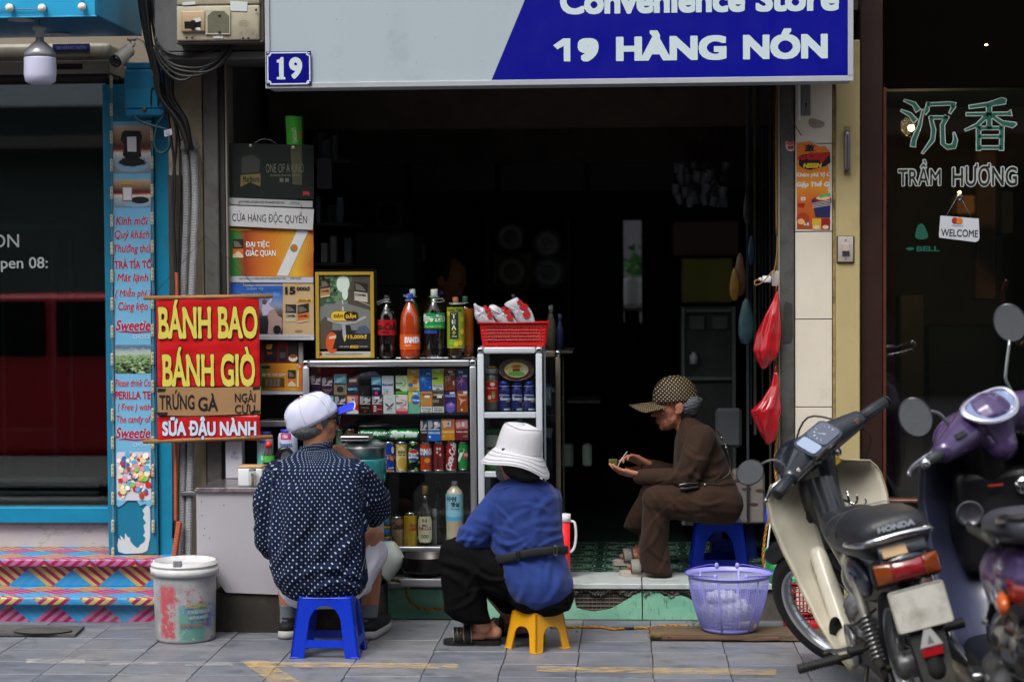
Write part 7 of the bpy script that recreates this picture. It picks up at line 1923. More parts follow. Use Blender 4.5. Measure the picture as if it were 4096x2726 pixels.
o,R_=mesh_basket('purple_basket',(at(3030,2500,gp.y).x+at(2812,2500,gp.y).x)/2,by_,zp,rb,rt,hb,lil,'round lilac plastic mesh basket on the wooden board in front of the doorway',nv=110,nh=34,wv=.0011,wh=.0010)
bc_=V3((o.location.x,o.location.y,zp))
for a in(105,75,248,292):
 p=bc_+V3((rt*cos_(rad(a)),rt*sin_(rad(a)),hb+.006));m=MB();m.ball(p,(.009,.006,.013),12);m.mk('lug',lil,o)
for s_ in(0,1):
 a0,a1=(105,248)if s_==0 else(292,435)
 pts=[bc_+V3(((rt+.012)*cos_(rad(a0+(a1-a0)*k/18)),(rt+.012)*sin_(rad(a0+(a1-a0)*k/18)),hb+.012-.012*sin_(pi*k/18)))for k in rn_(19)]
 pts[0]=bc_+V3((rt*cos_(rad(a0)),rt*sin_(rad(a0)),hb+.009));pts[-1]=bc_+V3((rt*cos_(rad(a1)),rt*sin_(rad(a1)),hb+.009))
 m=MB();m.tb_(pts,.0026,7);m.mk('handle',mat('violet_handle','#5a50b8',.3),o)
m=MB()
m.ball(bc_+V3((-.01,0,.08)),(.105,.09,.065),16);m.ball(bc_+V3((-.03,-.03,.14)),(.07,.05,.03),14)
tag(og_(m,'white_plastic_bag',mat('white_bag_film','#a3a8b4',.3,var=.25,vs=20,bump=1,bs=40,alpha=.8),None,.006,10,disp=lambda P,n:.004*np.abs(np.sin(P[:,0]*90+P[:,2]*150))+.003*np.sin(P[:,0]*210)),'crumpled white plastic bag inside the lilac basket','bag')
m=MB();m.tb_([bc_+V3((.04,-.08,.03)),bc_+V3((.1,-.05,.032))],.02,14);tag(m.mk('crushed_cup',mat('beige_cup','#b09a82',.5)),'small beige cup lying at the bottom of the lilac basket','cup')
g=gnd(3200,2516)
o,_=mesh_basket('red_basket',at(3205,2500,-.06).x+.02,-.02,.0,.085,.115,at(3150,2330,-.12).z,mat('deep_red_plastic','#a31210',.35),'tall red mesh basket half hidden behind the front wheel of the cream motorbike',nv=44,nh=8,solid_lo=.3,wv=.0025,wh=.003,ribs=0)
rbx=o.location.x
m=MB()
for k in rn_(26):
 a=2*pi*k/26;m.ball((rbx+.118*cos_(a)+.0*k,-.02+.11*sin_(a),o.location.z+at(3150,2330,-.12).z+.012),(.02,.016,.02),10)
m.ball((rbx,-.02,at(3150,2330,-.12).z+.005),(.1,.1,.035),16)
tag(og_(m,'green_net_bag',mat('green_net','#3f9a74',.5,var=.3,vs=60,bump=.8,bs=60),None,.006,1,disp=lambda P,n:.005*np.sin(P[:,0]*300)*np.sin(P[:,2]*260)),'crumpled green and white net bag on top of the tall red basket','bag')
a=at(3115,2205,.36)
o=TG('green_tub',(a.x,.36,Zs),'green plastic tub with a screw rim beside the doorway post','tub')
zt_=at(3110,2200,.30).z;rg=.06
m=MB();m.la_([(.0005,0),(rg*.8,.0),(rg*.85,.01),(rg,zt_-Zs-.03),(rg*.96,zt_-Zs-.03)],(a.x,.36,Zs),32);m.mk('body',mat('green_tub','#1c7a3a',.35),o)
m=MB();m.la_([(rg*1.02,zt_-Zs-.03),(rg*1.13,zt_-Zs-.028),(rg*1.13,zt_-Zs-.012),(rg*1.09,zt_-Zs-.01),(rg*1.09,zt_-Zs),(rg,zt_-Zs),(rg*.98,zt_-Zs-.03)],(a.x,.36,Zs),32,cap=0);m.mk('rim',mat('bright_green','#18a04a',.35),o)
for k,(px,py,n_,lab)in E_(((2775,2500,14,'little heap of fresh green herb leaves at the left foot of the lilac basket'),(2306,2528,4,'two small green leaves on the pavement right of the yellow stool'),(2244,2508,3,'tiny green leaf beside the cord on the ground'))):
 g=gnd(px,py,zp if k==0 else 0)
 o=TG('herb_leaves',tuple(g),lab,'leaves')
 for j in rn_(n_):
  c=g+V3((rnd.gauss(0,.014 if k==0 else.004),rnd.gauss(0,.008 if k==0 else.004),.003+rnd.uniform(0,.02 if k==0 else.006)));a=rnd.uniform(0,6.28);r_=rnd.uniform(.006,.012)
  u_=V3((cos_(a),sin_(a),rnd.uniform(-.4,.4)))*r_;v_=V3((-sin_(a),cos_(a),rnd.uniform(-.4,.4)))*r_*.5
  m=MB();m.add([c-u_,c-v_,c+V3((0,0,.002)),c+v_,c+u_],[(0,1,2),(0,2,3),(1,4,2),(2,4,3)]);m.mk('leaf',mat('herb_green','#1f6a2a',.5,var=.3),o)
# right hand wall objects
o=TG('noodle_poster',at(3255,922,.292),'torn orange noodle poster pasted on the tiled pillar','poster')
Y=.2925
m=MB();m.pp_([(3182,566),(3240,562),(3260,566),(3268,580),(3290,574),(3320,592),(3324,600),(3316,660),(3326,700),(3314,750),(3326,800),(3318,860),(3329,880),(3326,922),(3184,924)],Y,.0012);m.mk('torn_backing',mat('torn_white','#b5afa8',.7),o)
og=gm_('noodle_print',[(0,'#8c3a14'),(.3,'#b5561a'),(.5,'#c98424'),(.8,'#c96a1c'),(1,'#c4681e')],2,nz=.25,nscale=4)
m=MB();m.pp_([(3186,572),(3240,566),(3262,578),(3280,586),(3300,584),(3318,606),(3312,660),(3320,700),(3310,752),(3320,800),(3314,860),(3322,884),(3320,916),(3188,917)],Y-.0008,.0006);m.mk('sheet',og,o)
m=MB();Yt=Y-.0016
pf_(m,[(3196,625),(3212,618),(3320,608),(3322,650),(3300,665),(3240,680),(3210,672),(3196,660)],Yt,1)
pt_(m,"cay",3224,610,3320,650,Yt-.001,bo=.08,sh=.1,mi=0);pt_(m,"ni",3192,620,3222,640,Yt-.001,bo=.06,mi=0);pt_(m,"NISSIN",3212,652,3288,672,Yt-.001,bo=.07,sh=.2,mi=2)
pt_(m,"激",3218,578,3258,606,Yt-.0005,bo=.03,mi=1)
pt_(m,"Khám phá Vị C",3186,688,3322,712,Yt,bo=.04,sh=.15,mi=3);pt_(m,"Gặp Thế Gi",3186,722,3322,752,Yt,bo=.05,sh=.15,mi=3)
m.mk('lettering',[pr('#a3161a'),pr('#1c1210'),pr('#c9a52c'),pr('#cfc9c0')],o)
m=MB()
pell(m,3286,805,40,20,Yt,0);pf_(m,[(3248,800),(3322,790),(3320,870),(3262,868)],Yt-.0003,0);pell(m,3290,796,36,13,Yt-.0006,1);pell(m,3292,792,28,8,Yt-.0009,2);pf_(m,[(3270,782),(3322,772),(3322,782),(3280,792)],Yt-.001,3)
for k in rn_(4):pf_(m,[(3250,812+k*6),(3322,800+k*6),(3322,802+k*6),(3250,814+k*6)],Yt-.001,4)
pell(m,3212,876,26,26,Yt-.0004,5);pell(m,3204,886,14,12,Yt-.0008,6);pf_(m,[(3248,874),(3284,874),(3284,918),(3250,918)],Yt-.0006,7);pf_(m,[(3287,874),(3318,874),(3318,918),(3287,918)],Yt-.0006,1)
pell(m,3266,908,13,8,Yt-.001,8);pell(m,3302,908,13,8,Yt-.001,8);pf_(m,[(3204,788),(3222,788),(3222,802),(3204,802)],Yt-.0006,4);pell(m,3213,795,3,3,Yt-.001,9,8)
pt_(m,"cay",3190,812,3220,832,Yt-.001,bo=.08,mi=9);pt_(m,"3.5",3214,890,3236,902,Yt-.0012,bo=.05,mi=4)
m.mk('printed_picture',[pr('#1c1c4a'),pr('#7c1414'),pr('#c9b08c'),pr('#4f9a5a'),pr('#c4bdb8'),pr('#8c3212'),pr('#c99a5c'),pr('#b5942c'),pr('#c9a58c'),pr('#8c1414')],o)
m=MB();Y_=.298
m.pp_([(3143,564),(3160,568),(3178,564),(3178,600),(3165,606),(3150,602),(3142,588)],Y_,.001);o=m.mk('torn_sticker',pr('#b3aca6'));tag(o,'torn white scrap with red lettering on the grey post','sticker')
m=MB();pt_(m,"NISSIN",3146,566,3178,580,Y_-.0008,bo=.05);pf_(m,[(3148,584),(3176,582),(3174,596),(3154,598)],Y_-.0008);m.mk('lettering',pr('#a01c1c'),o)
o=TG('lock_plate',at(3216,462,.29),'grey metal lock plate with a keyhole at the top of the tiled pillar','plate')
m=MB();m.pb_(3204,250,3242,462,.288,.2945,.001);m.mk('plate',mat('plate_grey','#6f7072',.4,.4),o)
m=MB();pell(m,3224,417,4,5,.2872,0,12);pf_(m,[(3222,418),(3226,418),(3227,430),(3221,430)],.2872,0);m.mk('keyhole',pr('#121212'),o)
m=MB();m.pb_(3192,250,3201,482,.283,.287,.001);tag(m.mk('white_strip',white_p),'white plastic strip beside the lock plate','strip')
m=MB();m.tb_(ch_([at(3158,330,.285),at(3156,420,.285),at(3170,480,.285),at(3206,543,.285)]),.0022,6);tag(m.mk('brown_wire',mat('brown_wire','#5a4426',.5)),'loose brown wire hanging over the grey post and the tile','wire')
o=TG('door_handle',at(3388,700,.26),'vertical steel pull handle on the yellow wall','handle')
m=MB();m.pb_(3376,505,3402,700,.2815,.2845,.001);m.mk('backplate',mat('handle_plate','#8a7c54',.5,.3,var=.3,dirt='#4a4030',da=.4),o)
m=MB();a,b_=at(3389,530,.25),at(3389,678,.25);m.tb_(ch_([a+V3((0,.03,.0)),a+V3((0,.004,-.006)),a+V3((0,0,-.02)),b_+V3((0,0,.02)),b_+V3((0,.004,.006)),b_+V3((0,.03,0))]),.0115,14);m.mk('grip',mat('worn_steel','#77757a',.3,.8,var=.2),o)
m=MB()
for py in(518,690):m.la_([(.004,0),(.004,-.002),(.001,-.003)],(0,0,0),10,M=TR_(at(3389,py,.2805))@RO_(-pi/2,4,'X'))
tag(m.mk('screw',steel,o),kind='stuff')
o=TG('light_switch',at(3382,1050,.27),'old grey light switch on the yellow wall','switch')
m=MB();m.pb_(3346,943,3418,1051,.277,.2848,.003);m.mk('surround',mat('switch_rim','#2a2520',.6),o)
m=MB();m.pb_(3352,946,3413,1047,.272,.2765,.002,seg=2);m.mk('plate',mat('switch_plate','#a0958e',.4,var=.08),o)
m=MB();m.pb_(3368,973,3399,1022,.268,.2715,.002);m.mk('rocker',mat('switch_rocker','#a59a90',.35),o)
m=MB();m.pb_(3369,1003,3398,1021,.2668,.2679);m.mk('dark_half',pr('#2b2a2c'),o)
m=MB()
for py in(960,1034):m.la_([(.0032,0),(.003,-.001),(.0005,-.001)],(0,0,0),10,M=TR_(at(3383,py,.2715))@RO_(-pi/2,4,'X'))
tag(m.mk('screw',pr('#3a3532'),o),kind='stuff')
def hz(pts,w_,px=None):
 return pts
yl_=.3585
o=bpy.data.objects.get('brown_shop_front')
m=MB()
def strokes(m,polys,Y,mi,grow=0):
 0
 for st_ in polys:
  P=[V3((p[0],p[1],0))for p in st_];W=[p[2]/2+grow for p in st_]
  L,R_=[],[]
  for i,p in E_(P):
   t=(P[min(i+1,len(P)-1)]-P[max(i-1,0)]).normalized();n_=V3((-t.y,t.x,0))
   e=t*grow*(1 if i==len(P)-1 else(-1 if i==0 else 0))
   L.append(p+n_*W[i]+e);R_.append(p-n_*W[i]+e)
  for i in rn_(len(P)-1):
   q=[L[i],L[i+1],R_[i+1],R_[i]]
   pf_(m,[(v.x,v.y)for v in q],Y,mi)
K1=[[(3618,402,4),(3655,415,14),(3672,442,20)],[(3606,442,4),(3640,458,13),(3660,484,18)],[(3692,440,4),(3680,500,10),(3655,560,16),(3652,585,18)],
[(3712,412,8),(3708,440,14),(3700,455,6)],[(3712,418,9),(3800,414,10),(3818,422,22)],[(3815,425,14),(3800,452,5)],
[(3722,468,10),(3735,520,14),(3730,560,14),(3690,612,4)],[(3722,470,9),(3790,470,9)],[(3788,466,15),(3770,500,14),(3772,575,15),(3790,588,16),(3815,585,20),(3822,560,14),(3816,532,3)]]
K2=[[(3878,428,10),(3950,418,12),(4010,404,24),(4022,406,16)],[(3866,457,9),(4030,455,10),(4044,452,22)],[(3956,420,17),(3957,515,17)],[(3950,460,14),(3910,500,12),(3862,520,4)],[(3962,460,8),(4010,492,14),(4052,500,20),(4064,495,3)],
[(3914,508,14),(3914,600,14)],[(4008,506,14),(4006,600,14)],[(3914,512,10),(4008,512,10)],[(3914,546,9),(4008,546,9)],[(3914,590,10),(4006,590,10)]]
strokes(m,K1+K2,yl_-.0006,0);strokes(m,K1+K2,yl_,1,4)
pt_(m,"TRẦM",3590,636,3766,745,yl_,bo=.075,mi=1);pt_(m,"HƯƠNG",3806,650,4072,748,yl_,bo=.075,mi=1)
pt_(m,"TRẦM",3593,640,3763,741,yl_-.0006,bo=.005,mi=2);pt_(m,"HƯƠNG",3810,654,4068,744,yl_-.0006,bo=.005,mi=2)
pt_(m,"BELL",3666,984,3758,1005,yl_,bo=.035,mi=0);pf_(m,[(3622,994),(3636,988),(3656,990),(3656,998),(3636,1002)],yl_,0)
pf_(m,[(3660,948),(3664,920),(3672,900),(3684,893),(3696,900),(3706,920),(3714,945),(3706,954),(3690,958),(3672,956)],yl_,0)
m.mk('lettering',[pr('#0e4a3c'),pr('#8c9290'),pr('#120f0d')],o)
o=TG('welcome_sign',at(3836,965,.352),'small white WELCOME sign hanging by a cord on the right shop window','sign')
m=MB();q=[(3762,862),(3915,874),(3918,950),(3914,962),(3902,968),(3758,950),(3756,938)];m.pp_(q,.352,.003);m.mk('board',pr('#a9adb4'),o)
m=MB();m.tb_([at(3784,864,.35),at(3834,780,.35)],.001,4);m.tb_([at(3886,870,.35),at(3838,780,.35)],.001,4);m.mk('cord',pr('#7c7f80'),o)
m=MB();m.la_([(.02,0),(.018,-.008),(.004,-.012),(.0005,-.012)],(0,0,0),20,M=TR_(at(3836,790,.356))@RO_(pi/2*-1,4,'X'));m.mk('suction_cup',gs_('cup_clear',(.6,.62,.62),1.5,.05),o)
m=MB();pt_(m,"WELCOME",3764,917,3912,946,.3505,bo=.012,rot=-.045,mi=0);pell(m,3820,882,13,13,.3505,1);pell(m,3838,883,13,13,.3502,2);pt_(m,"mastercard",3808,898,3852,905,.3505,bo=.0,mi=0,rot=-.05)
m.mk('lettering',[pr('#2b2e33'),pr('#8c1c14'),pr('#b0651c')],o)
warm=mat('warm_bulb','#ffd9a0',.5,emit='#ffc27a',es=9)
for px,py,yy,r_,lab in((3645,512,1.2,.016,'small round warm lamp glowing behind the green characters'),(3945,180,.9,.007,'tiny bright lamp under the dark head panel of the right shop'),(3838,770,1.6,.009,'faint warm lamp behind the suction cup of the welcome sign')):
 q=at(px,py,yy)
 if py<300:q=at(px,py,.30)
 m=MB();m.ball(q,(r_,r_,r_*(1 if py>300 else.5)),14);tag(m.mk('lamp',warm),lab,'lamp')
for k,(x0,y0,x1,y1,yy,c,lab)in E_(((3600,1180,3700,1960,2.2,'#3a2f22','dim brown shelf unit at the left behind the right shop window'),(3830,780,3905,860,1.8,'#6b4424','dim orange framed picture behind the welcome sign'),(3710,1300,3990,1900,2.6,'#1f1a16','dark counter deep inside the right shop'),(3905,600,3990,1200,2.4,'#52331c','dim amber curtain inside the right shop'),(4010,760,4060,940,2.0,'#171311','dark framed picture inside the right shop'))):
 m=MB();m.pb_(x0,y0,x1,y1,yy,yy+.2,.01);tag(m.mk(('shelf_unit','framed_picture','counter','curtain','framed_picture')[k],mat('dim_'+c,c,.6,var=.4,vs=5)),lab,('shelf','picture','counter','curtain','picture')[k])
q=at(4060,1180,1.0)
m=MB();m.tb_(ch_([at(4030,1120,.9),at(4010,1180,.9),at(4030,1300,.9),at(4080,1380,.9),at(4140,1300,.9)]),.012,10);tag(m.mk('bead_string',mat('bead_red','#3a1612',.3)),'string of dark red beads hanging behind the right window','beads')
# inside the shop
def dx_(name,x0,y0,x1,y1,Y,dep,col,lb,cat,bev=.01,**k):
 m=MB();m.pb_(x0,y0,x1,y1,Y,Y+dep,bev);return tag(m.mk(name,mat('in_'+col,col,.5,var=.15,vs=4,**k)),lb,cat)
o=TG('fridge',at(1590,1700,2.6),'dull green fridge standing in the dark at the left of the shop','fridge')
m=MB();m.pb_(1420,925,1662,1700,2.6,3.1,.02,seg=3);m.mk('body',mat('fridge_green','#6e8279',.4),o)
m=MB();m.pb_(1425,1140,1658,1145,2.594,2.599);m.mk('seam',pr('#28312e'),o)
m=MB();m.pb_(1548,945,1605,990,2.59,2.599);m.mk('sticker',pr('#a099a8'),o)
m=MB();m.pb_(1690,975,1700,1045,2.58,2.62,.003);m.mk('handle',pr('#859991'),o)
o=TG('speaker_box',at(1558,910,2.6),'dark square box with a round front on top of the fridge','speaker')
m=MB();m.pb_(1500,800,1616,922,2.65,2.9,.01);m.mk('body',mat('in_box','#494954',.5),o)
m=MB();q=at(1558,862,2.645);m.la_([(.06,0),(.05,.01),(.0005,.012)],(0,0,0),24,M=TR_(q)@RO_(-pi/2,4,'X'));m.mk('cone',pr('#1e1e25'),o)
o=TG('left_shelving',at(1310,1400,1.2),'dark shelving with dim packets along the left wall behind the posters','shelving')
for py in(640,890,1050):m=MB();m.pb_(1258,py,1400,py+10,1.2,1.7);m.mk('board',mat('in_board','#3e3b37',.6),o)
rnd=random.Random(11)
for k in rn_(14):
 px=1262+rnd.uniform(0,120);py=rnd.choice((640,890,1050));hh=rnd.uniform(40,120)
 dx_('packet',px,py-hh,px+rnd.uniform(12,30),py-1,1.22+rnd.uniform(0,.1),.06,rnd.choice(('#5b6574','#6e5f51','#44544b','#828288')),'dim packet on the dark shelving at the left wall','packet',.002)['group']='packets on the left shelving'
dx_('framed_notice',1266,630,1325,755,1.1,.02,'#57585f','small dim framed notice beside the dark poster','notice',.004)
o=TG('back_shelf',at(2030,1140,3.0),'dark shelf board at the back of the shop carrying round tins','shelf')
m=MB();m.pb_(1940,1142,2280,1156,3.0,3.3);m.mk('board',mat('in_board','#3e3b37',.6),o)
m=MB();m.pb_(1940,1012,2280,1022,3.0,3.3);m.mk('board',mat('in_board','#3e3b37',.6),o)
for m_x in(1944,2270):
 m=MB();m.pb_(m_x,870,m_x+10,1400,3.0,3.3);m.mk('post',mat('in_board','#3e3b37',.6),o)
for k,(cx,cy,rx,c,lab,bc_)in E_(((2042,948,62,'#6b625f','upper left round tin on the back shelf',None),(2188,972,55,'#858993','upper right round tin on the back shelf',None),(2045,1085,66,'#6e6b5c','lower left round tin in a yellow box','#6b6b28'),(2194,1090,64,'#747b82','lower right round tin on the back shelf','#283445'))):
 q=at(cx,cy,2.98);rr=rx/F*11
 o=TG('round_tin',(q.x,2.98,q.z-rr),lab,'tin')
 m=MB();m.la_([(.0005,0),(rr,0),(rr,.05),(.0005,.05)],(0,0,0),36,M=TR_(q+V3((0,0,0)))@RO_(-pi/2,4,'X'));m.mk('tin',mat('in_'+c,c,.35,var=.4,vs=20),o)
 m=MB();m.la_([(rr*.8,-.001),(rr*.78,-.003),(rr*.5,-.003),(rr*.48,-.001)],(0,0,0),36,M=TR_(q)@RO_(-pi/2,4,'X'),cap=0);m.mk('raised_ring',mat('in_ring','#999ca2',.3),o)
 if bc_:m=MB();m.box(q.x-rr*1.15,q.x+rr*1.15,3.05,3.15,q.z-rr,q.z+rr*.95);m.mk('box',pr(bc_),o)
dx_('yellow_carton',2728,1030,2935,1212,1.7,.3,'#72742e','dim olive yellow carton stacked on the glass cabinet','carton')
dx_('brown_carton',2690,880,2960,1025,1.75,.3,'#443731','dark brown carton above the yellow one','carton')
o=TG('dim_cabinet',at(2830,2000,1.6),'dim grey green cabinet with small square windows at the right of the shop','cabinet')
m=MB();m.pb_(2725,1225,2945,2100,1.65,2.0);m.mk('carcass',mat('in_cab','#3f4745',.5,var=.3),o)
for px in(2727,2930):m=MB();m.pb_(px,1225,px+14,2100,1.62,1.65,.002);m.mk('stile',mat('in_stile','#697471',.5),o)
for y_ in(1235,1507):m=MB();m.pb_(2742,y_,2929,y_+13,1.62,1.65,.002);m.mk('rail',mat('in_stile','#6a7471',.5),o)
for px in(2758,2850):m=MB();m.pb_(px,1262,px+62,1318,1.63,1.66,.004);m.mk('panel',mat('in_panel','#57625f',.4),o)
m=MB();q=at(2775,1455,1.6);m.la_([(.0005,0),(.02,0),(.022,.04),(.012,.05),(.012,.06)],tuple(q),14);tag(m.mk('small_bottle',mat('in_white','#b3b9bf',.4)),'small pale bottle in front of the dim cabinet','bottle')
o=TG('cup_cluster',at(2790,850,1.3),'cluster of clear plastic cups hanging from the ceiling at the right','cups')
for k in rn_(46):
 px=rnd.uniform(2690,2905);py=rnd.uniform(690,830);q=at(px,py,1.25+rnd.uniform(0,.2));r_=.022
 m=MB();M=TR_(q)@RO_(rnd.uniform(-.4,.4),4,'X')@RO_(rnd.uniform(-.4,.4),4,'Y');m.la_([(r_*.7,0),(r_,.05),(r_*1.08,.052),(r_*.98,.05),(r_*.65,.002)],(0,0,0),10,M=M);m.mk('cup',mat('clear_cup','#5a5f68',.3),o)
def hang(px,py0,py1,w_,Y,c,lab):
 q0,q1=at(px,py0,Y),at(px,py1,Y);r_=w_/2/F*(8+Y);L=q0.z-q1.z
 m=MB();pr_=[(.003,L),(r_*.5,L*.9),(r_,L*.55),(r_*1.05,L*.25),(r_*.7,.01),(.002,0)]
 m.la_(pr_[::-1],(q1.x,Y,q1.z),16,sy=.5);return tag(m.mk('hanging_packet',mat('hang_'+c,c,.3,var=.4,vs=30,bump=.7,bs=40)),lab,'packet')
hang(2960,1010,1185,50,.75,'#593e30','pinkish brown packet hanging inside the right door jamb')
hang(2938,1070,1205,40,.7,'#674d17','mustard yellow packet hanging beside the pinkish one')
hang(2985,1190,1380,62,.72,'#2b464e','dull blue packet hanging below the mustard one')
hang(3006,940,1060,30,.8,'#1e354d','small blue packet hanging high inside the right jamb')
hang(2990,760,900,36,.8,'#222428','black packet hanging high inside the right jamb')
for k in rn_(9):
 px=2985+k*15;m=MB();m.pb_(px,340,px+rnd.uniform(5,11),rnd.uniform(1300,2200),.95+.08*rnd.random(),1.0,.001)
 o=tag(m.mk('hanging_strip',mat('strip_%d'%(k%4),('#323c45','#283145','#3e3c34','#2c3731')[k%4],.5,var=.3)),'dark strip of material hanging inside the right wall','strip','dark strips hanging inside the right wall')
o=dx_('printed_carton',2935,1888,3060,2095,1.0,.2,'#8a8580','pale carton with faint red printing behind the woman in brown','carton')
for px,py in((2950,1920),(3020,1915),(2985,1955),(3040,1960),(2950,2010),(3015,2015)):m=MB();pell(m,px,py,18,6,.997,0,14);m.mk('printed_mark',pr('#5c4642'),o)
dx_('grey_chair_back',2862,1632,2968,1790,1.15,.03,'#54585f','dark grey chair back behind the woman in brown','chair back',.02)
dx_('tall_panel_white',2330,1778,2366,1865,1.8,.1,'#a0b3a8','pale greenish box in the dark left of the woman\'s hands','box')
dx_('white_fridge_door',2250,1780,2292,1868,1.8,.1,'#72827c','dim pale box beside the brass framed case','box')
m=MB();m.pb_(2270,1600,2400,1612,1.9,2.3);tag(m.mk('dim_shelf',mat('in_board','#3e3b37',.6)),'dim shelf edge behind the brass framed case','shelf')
m=MB();m.pb_(2560,1240,2500,1900,6.3,6.4);tag(m.mk('shade_screen',mat('in_screen','#3c2e34',.6)),'added screen that keeps the lower part of the bright slit dark','screen')  # sheet added to darken the slit below its bright part
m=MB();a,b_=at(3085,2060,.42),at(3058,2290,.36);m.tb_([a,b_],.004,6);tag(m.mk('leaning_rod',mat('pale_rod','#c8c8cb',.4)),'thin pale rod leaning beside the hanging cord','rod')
m=MB();m.tb_([at(3073,2015,.45),at(3068,2110,.44)],[.01,.012],10);tag(m.mk('blue_tool_handle',pr('#223fb3')),'blue tool handle leaning beside the hanging cord','tool')
o=TG('red_mug',at(2255,2160,.3),'large white and red mug standing on the doorstep behind the blue shirt','mug')
q=at(2250,2200,.45);zt_=at(2250,2055,.45).z;r_=.034
m=MB();m.la_([(.0005,Zs+.001),(r_,Zs+.001),(r_,zt_-.03),(r_*.95,zt_-.03)],(q.x,.45,0),28);m.mk('body',pr('#f32228'),o)
m=MB();m.la_([(r_*1.02,zt_-.032),(r_*1.1,zt_-.03),(r_*1.1,zt_),(r_,zt_),(r_*.95,zt_-.032)],(q.x,.45,0),28,cap=0);m.mk('rim',white_p,o)
m=MB();m.la_([(.0005,zt_-.012),(r_*.98,zt_-.012)],(q.x,.45,0),28,cap=0);m.mk('inside',pr('#cb171d'),o)
m=MB();m.tb_(ch_([V3((q.x+r_*.9,.45,zt_-.03)),V3((q.x+r_*1.6,.45,zt_-.04)),V3((q.x+r_*1.75,.45,zt_-.1)),V3((q.x+r_*1.5,.45,zt_-.15)),V3((q.x+r_*.95,.45,zt_-.17))]),.006,8);m.mk('handle',white_p,o)
for k,(px,py0,py1,w_,c,cp,lab)in E_(((2204,1220,1400,38,'#5c5a4a','#7d8084','pale bottle with white cap behind the right end of the red basket'),(2240,1255,1400,30,'#1c2c4c','#4c5a7c','small dark blue bottle behind the red basket'),(2054,1176,1300,30,'#4a4c50','#6c7074','bottle cap just showing above the snack bags'),(2190,1320,1400,20,'#3a2c4c','#5a4c6c','small violet bottle right of the red basket'))):
 o,b_,r_,h_=bt_('small_bottle',px,py0,py1,w_,.95,[(1,0,0),(1,.6,0),(.5,.78,0),(.4,.84,0),(.5,.84,1),(.5,1,1)],[pr(c),pr(cp)],lab,'bottle',['body','cap'])
m=MB();m.pb_(2150,1402,2290,1412,.9,1.3);tag(m.mk('rear_shelf',mat('in_board','#2b2926',.6)),'dark shelf behind the display cases carrying small bottles','shelf')
o=TG('red_car',(-4.0,-4.6,-.13),'dark red car parked in the street left of the camera','car')
cr=mat('car_red','#c01a30',.2,coat=.8)
def Xc(u):return-6.1+u*4.2
prof=[(0,.35),(0,.75),(.03,.92),(.12,1.0),(.2,1.05),(.3,1.42),(.38,1.5),(.6,1.5),(.68,1.44),(.82,1.06),(.97,.92),(1,.7),(1,.35)]
m=MB();m.prism([(Xc(u),z-.13)for u,z in prof],-5.4,-3.8);b=m.mk('body',cr,o);b.modifiers.new('b','BEVEL').width=.06;b.modifiers['b'].segments=3
m=MB();m.prism([(Xc(u),z-.13)for u,z in[(.24,1.08),(.315,1.4),(.39,1.45),(.47,1.45),(.47,1.06)]],-3.79,-3.77);m.mk('window',mat('car_glass','#0a0c0e',.05),o)
m=MB();m.prism([(Xc(u),z-.13)for u,z in[(.49,1.06),(.49,1.45),(.6,1.45),(.66,1.4),(.78,1.08)]],-3.79,-3.77);m.mk('window',mat('car_glass','#0a0c0e',.05),o)
for u in(.18,.82):
 for y_ in(-3.84,-5.36):
  m=MB();m.la_([(.0005,-.09),(.3,-.09),(.32,-.06),(.32,.06),(.3,.09),(.0005,.09)],(0,0,0),28,M=TR_((Xc(u),y_,.19))@RO_(pi/2,4,'X'));w_=m.mk('wheel',mat('tyre_rubber','#17171a',.8),o)
  m=MB();m.la_([(.0005,-.095),(.19,-.095),(.2,-.091)],(0,0,0),20,M=TR_((Xc(u),y_,.19))@RO_(-pi/2 if y_<-4.5 else pi/2,4,'X'));m.mk('rim',steel,w_)
# ================================================================ PEOPLE
def skin_mat(name,c,var=.1):
 return mat(name,c,.48,var=var,vs=22,bump=.15,bs=120,sss=.12,dirt='#7a4a38',da=.12,ds=30)
def fd_(specs,base=0.0):
 0
 S_=[]
 rn=random.Random(len(specs)*13+int(specs[0][2]*1000))
 for o,d,w_,a,e in specs:
  d=V3(d).normalized();c=d.cross(V3((0,1,0))).normalized()
  for k in(-1.4,-.3,.9):
   th=rn.uniform(-.28,.28);d2=(d+c*th).normalized();c2=d2.cross(V3((0,1,0))).normalized()
   o2=V3(o)+c*w_*(k*1.25+rn.uniform(-.35,.35))+d*rn.uniform(-.4,.4)*e
   S_.append((np.array(o2),np.array(d2),np.array(c2),w_*rn.uniform(.22,.42),a*rn.uniform(.55,1.25),e*rn.uniform(.45,.85),rn.uniform(-9,9)))
 def f(P,n):
  out=np.zeros(len(P))
  for o,d,c,w_,a,e,bd in S_:
   v=P-o;al=v@d;q=v@c+bd*al*al
   depth=np.exp(-((v[:,1])/.16)**2)
   out+=a*(np.exp(-(q/w_)**2)-.55*np.exp(-((q-1.7*w_)/(w_*1.1))**2))*np.exp(-(al/e)**2)*depth
  out+=base*(np.sin(P[:,0]*31+P[:,2]*17)+np.sin(P[:,2]*23-P[:,0]*19+P[:,1]*21)+.6*np.sin(P[:,0]*57-P[:,2]*45))
  return out
 return f
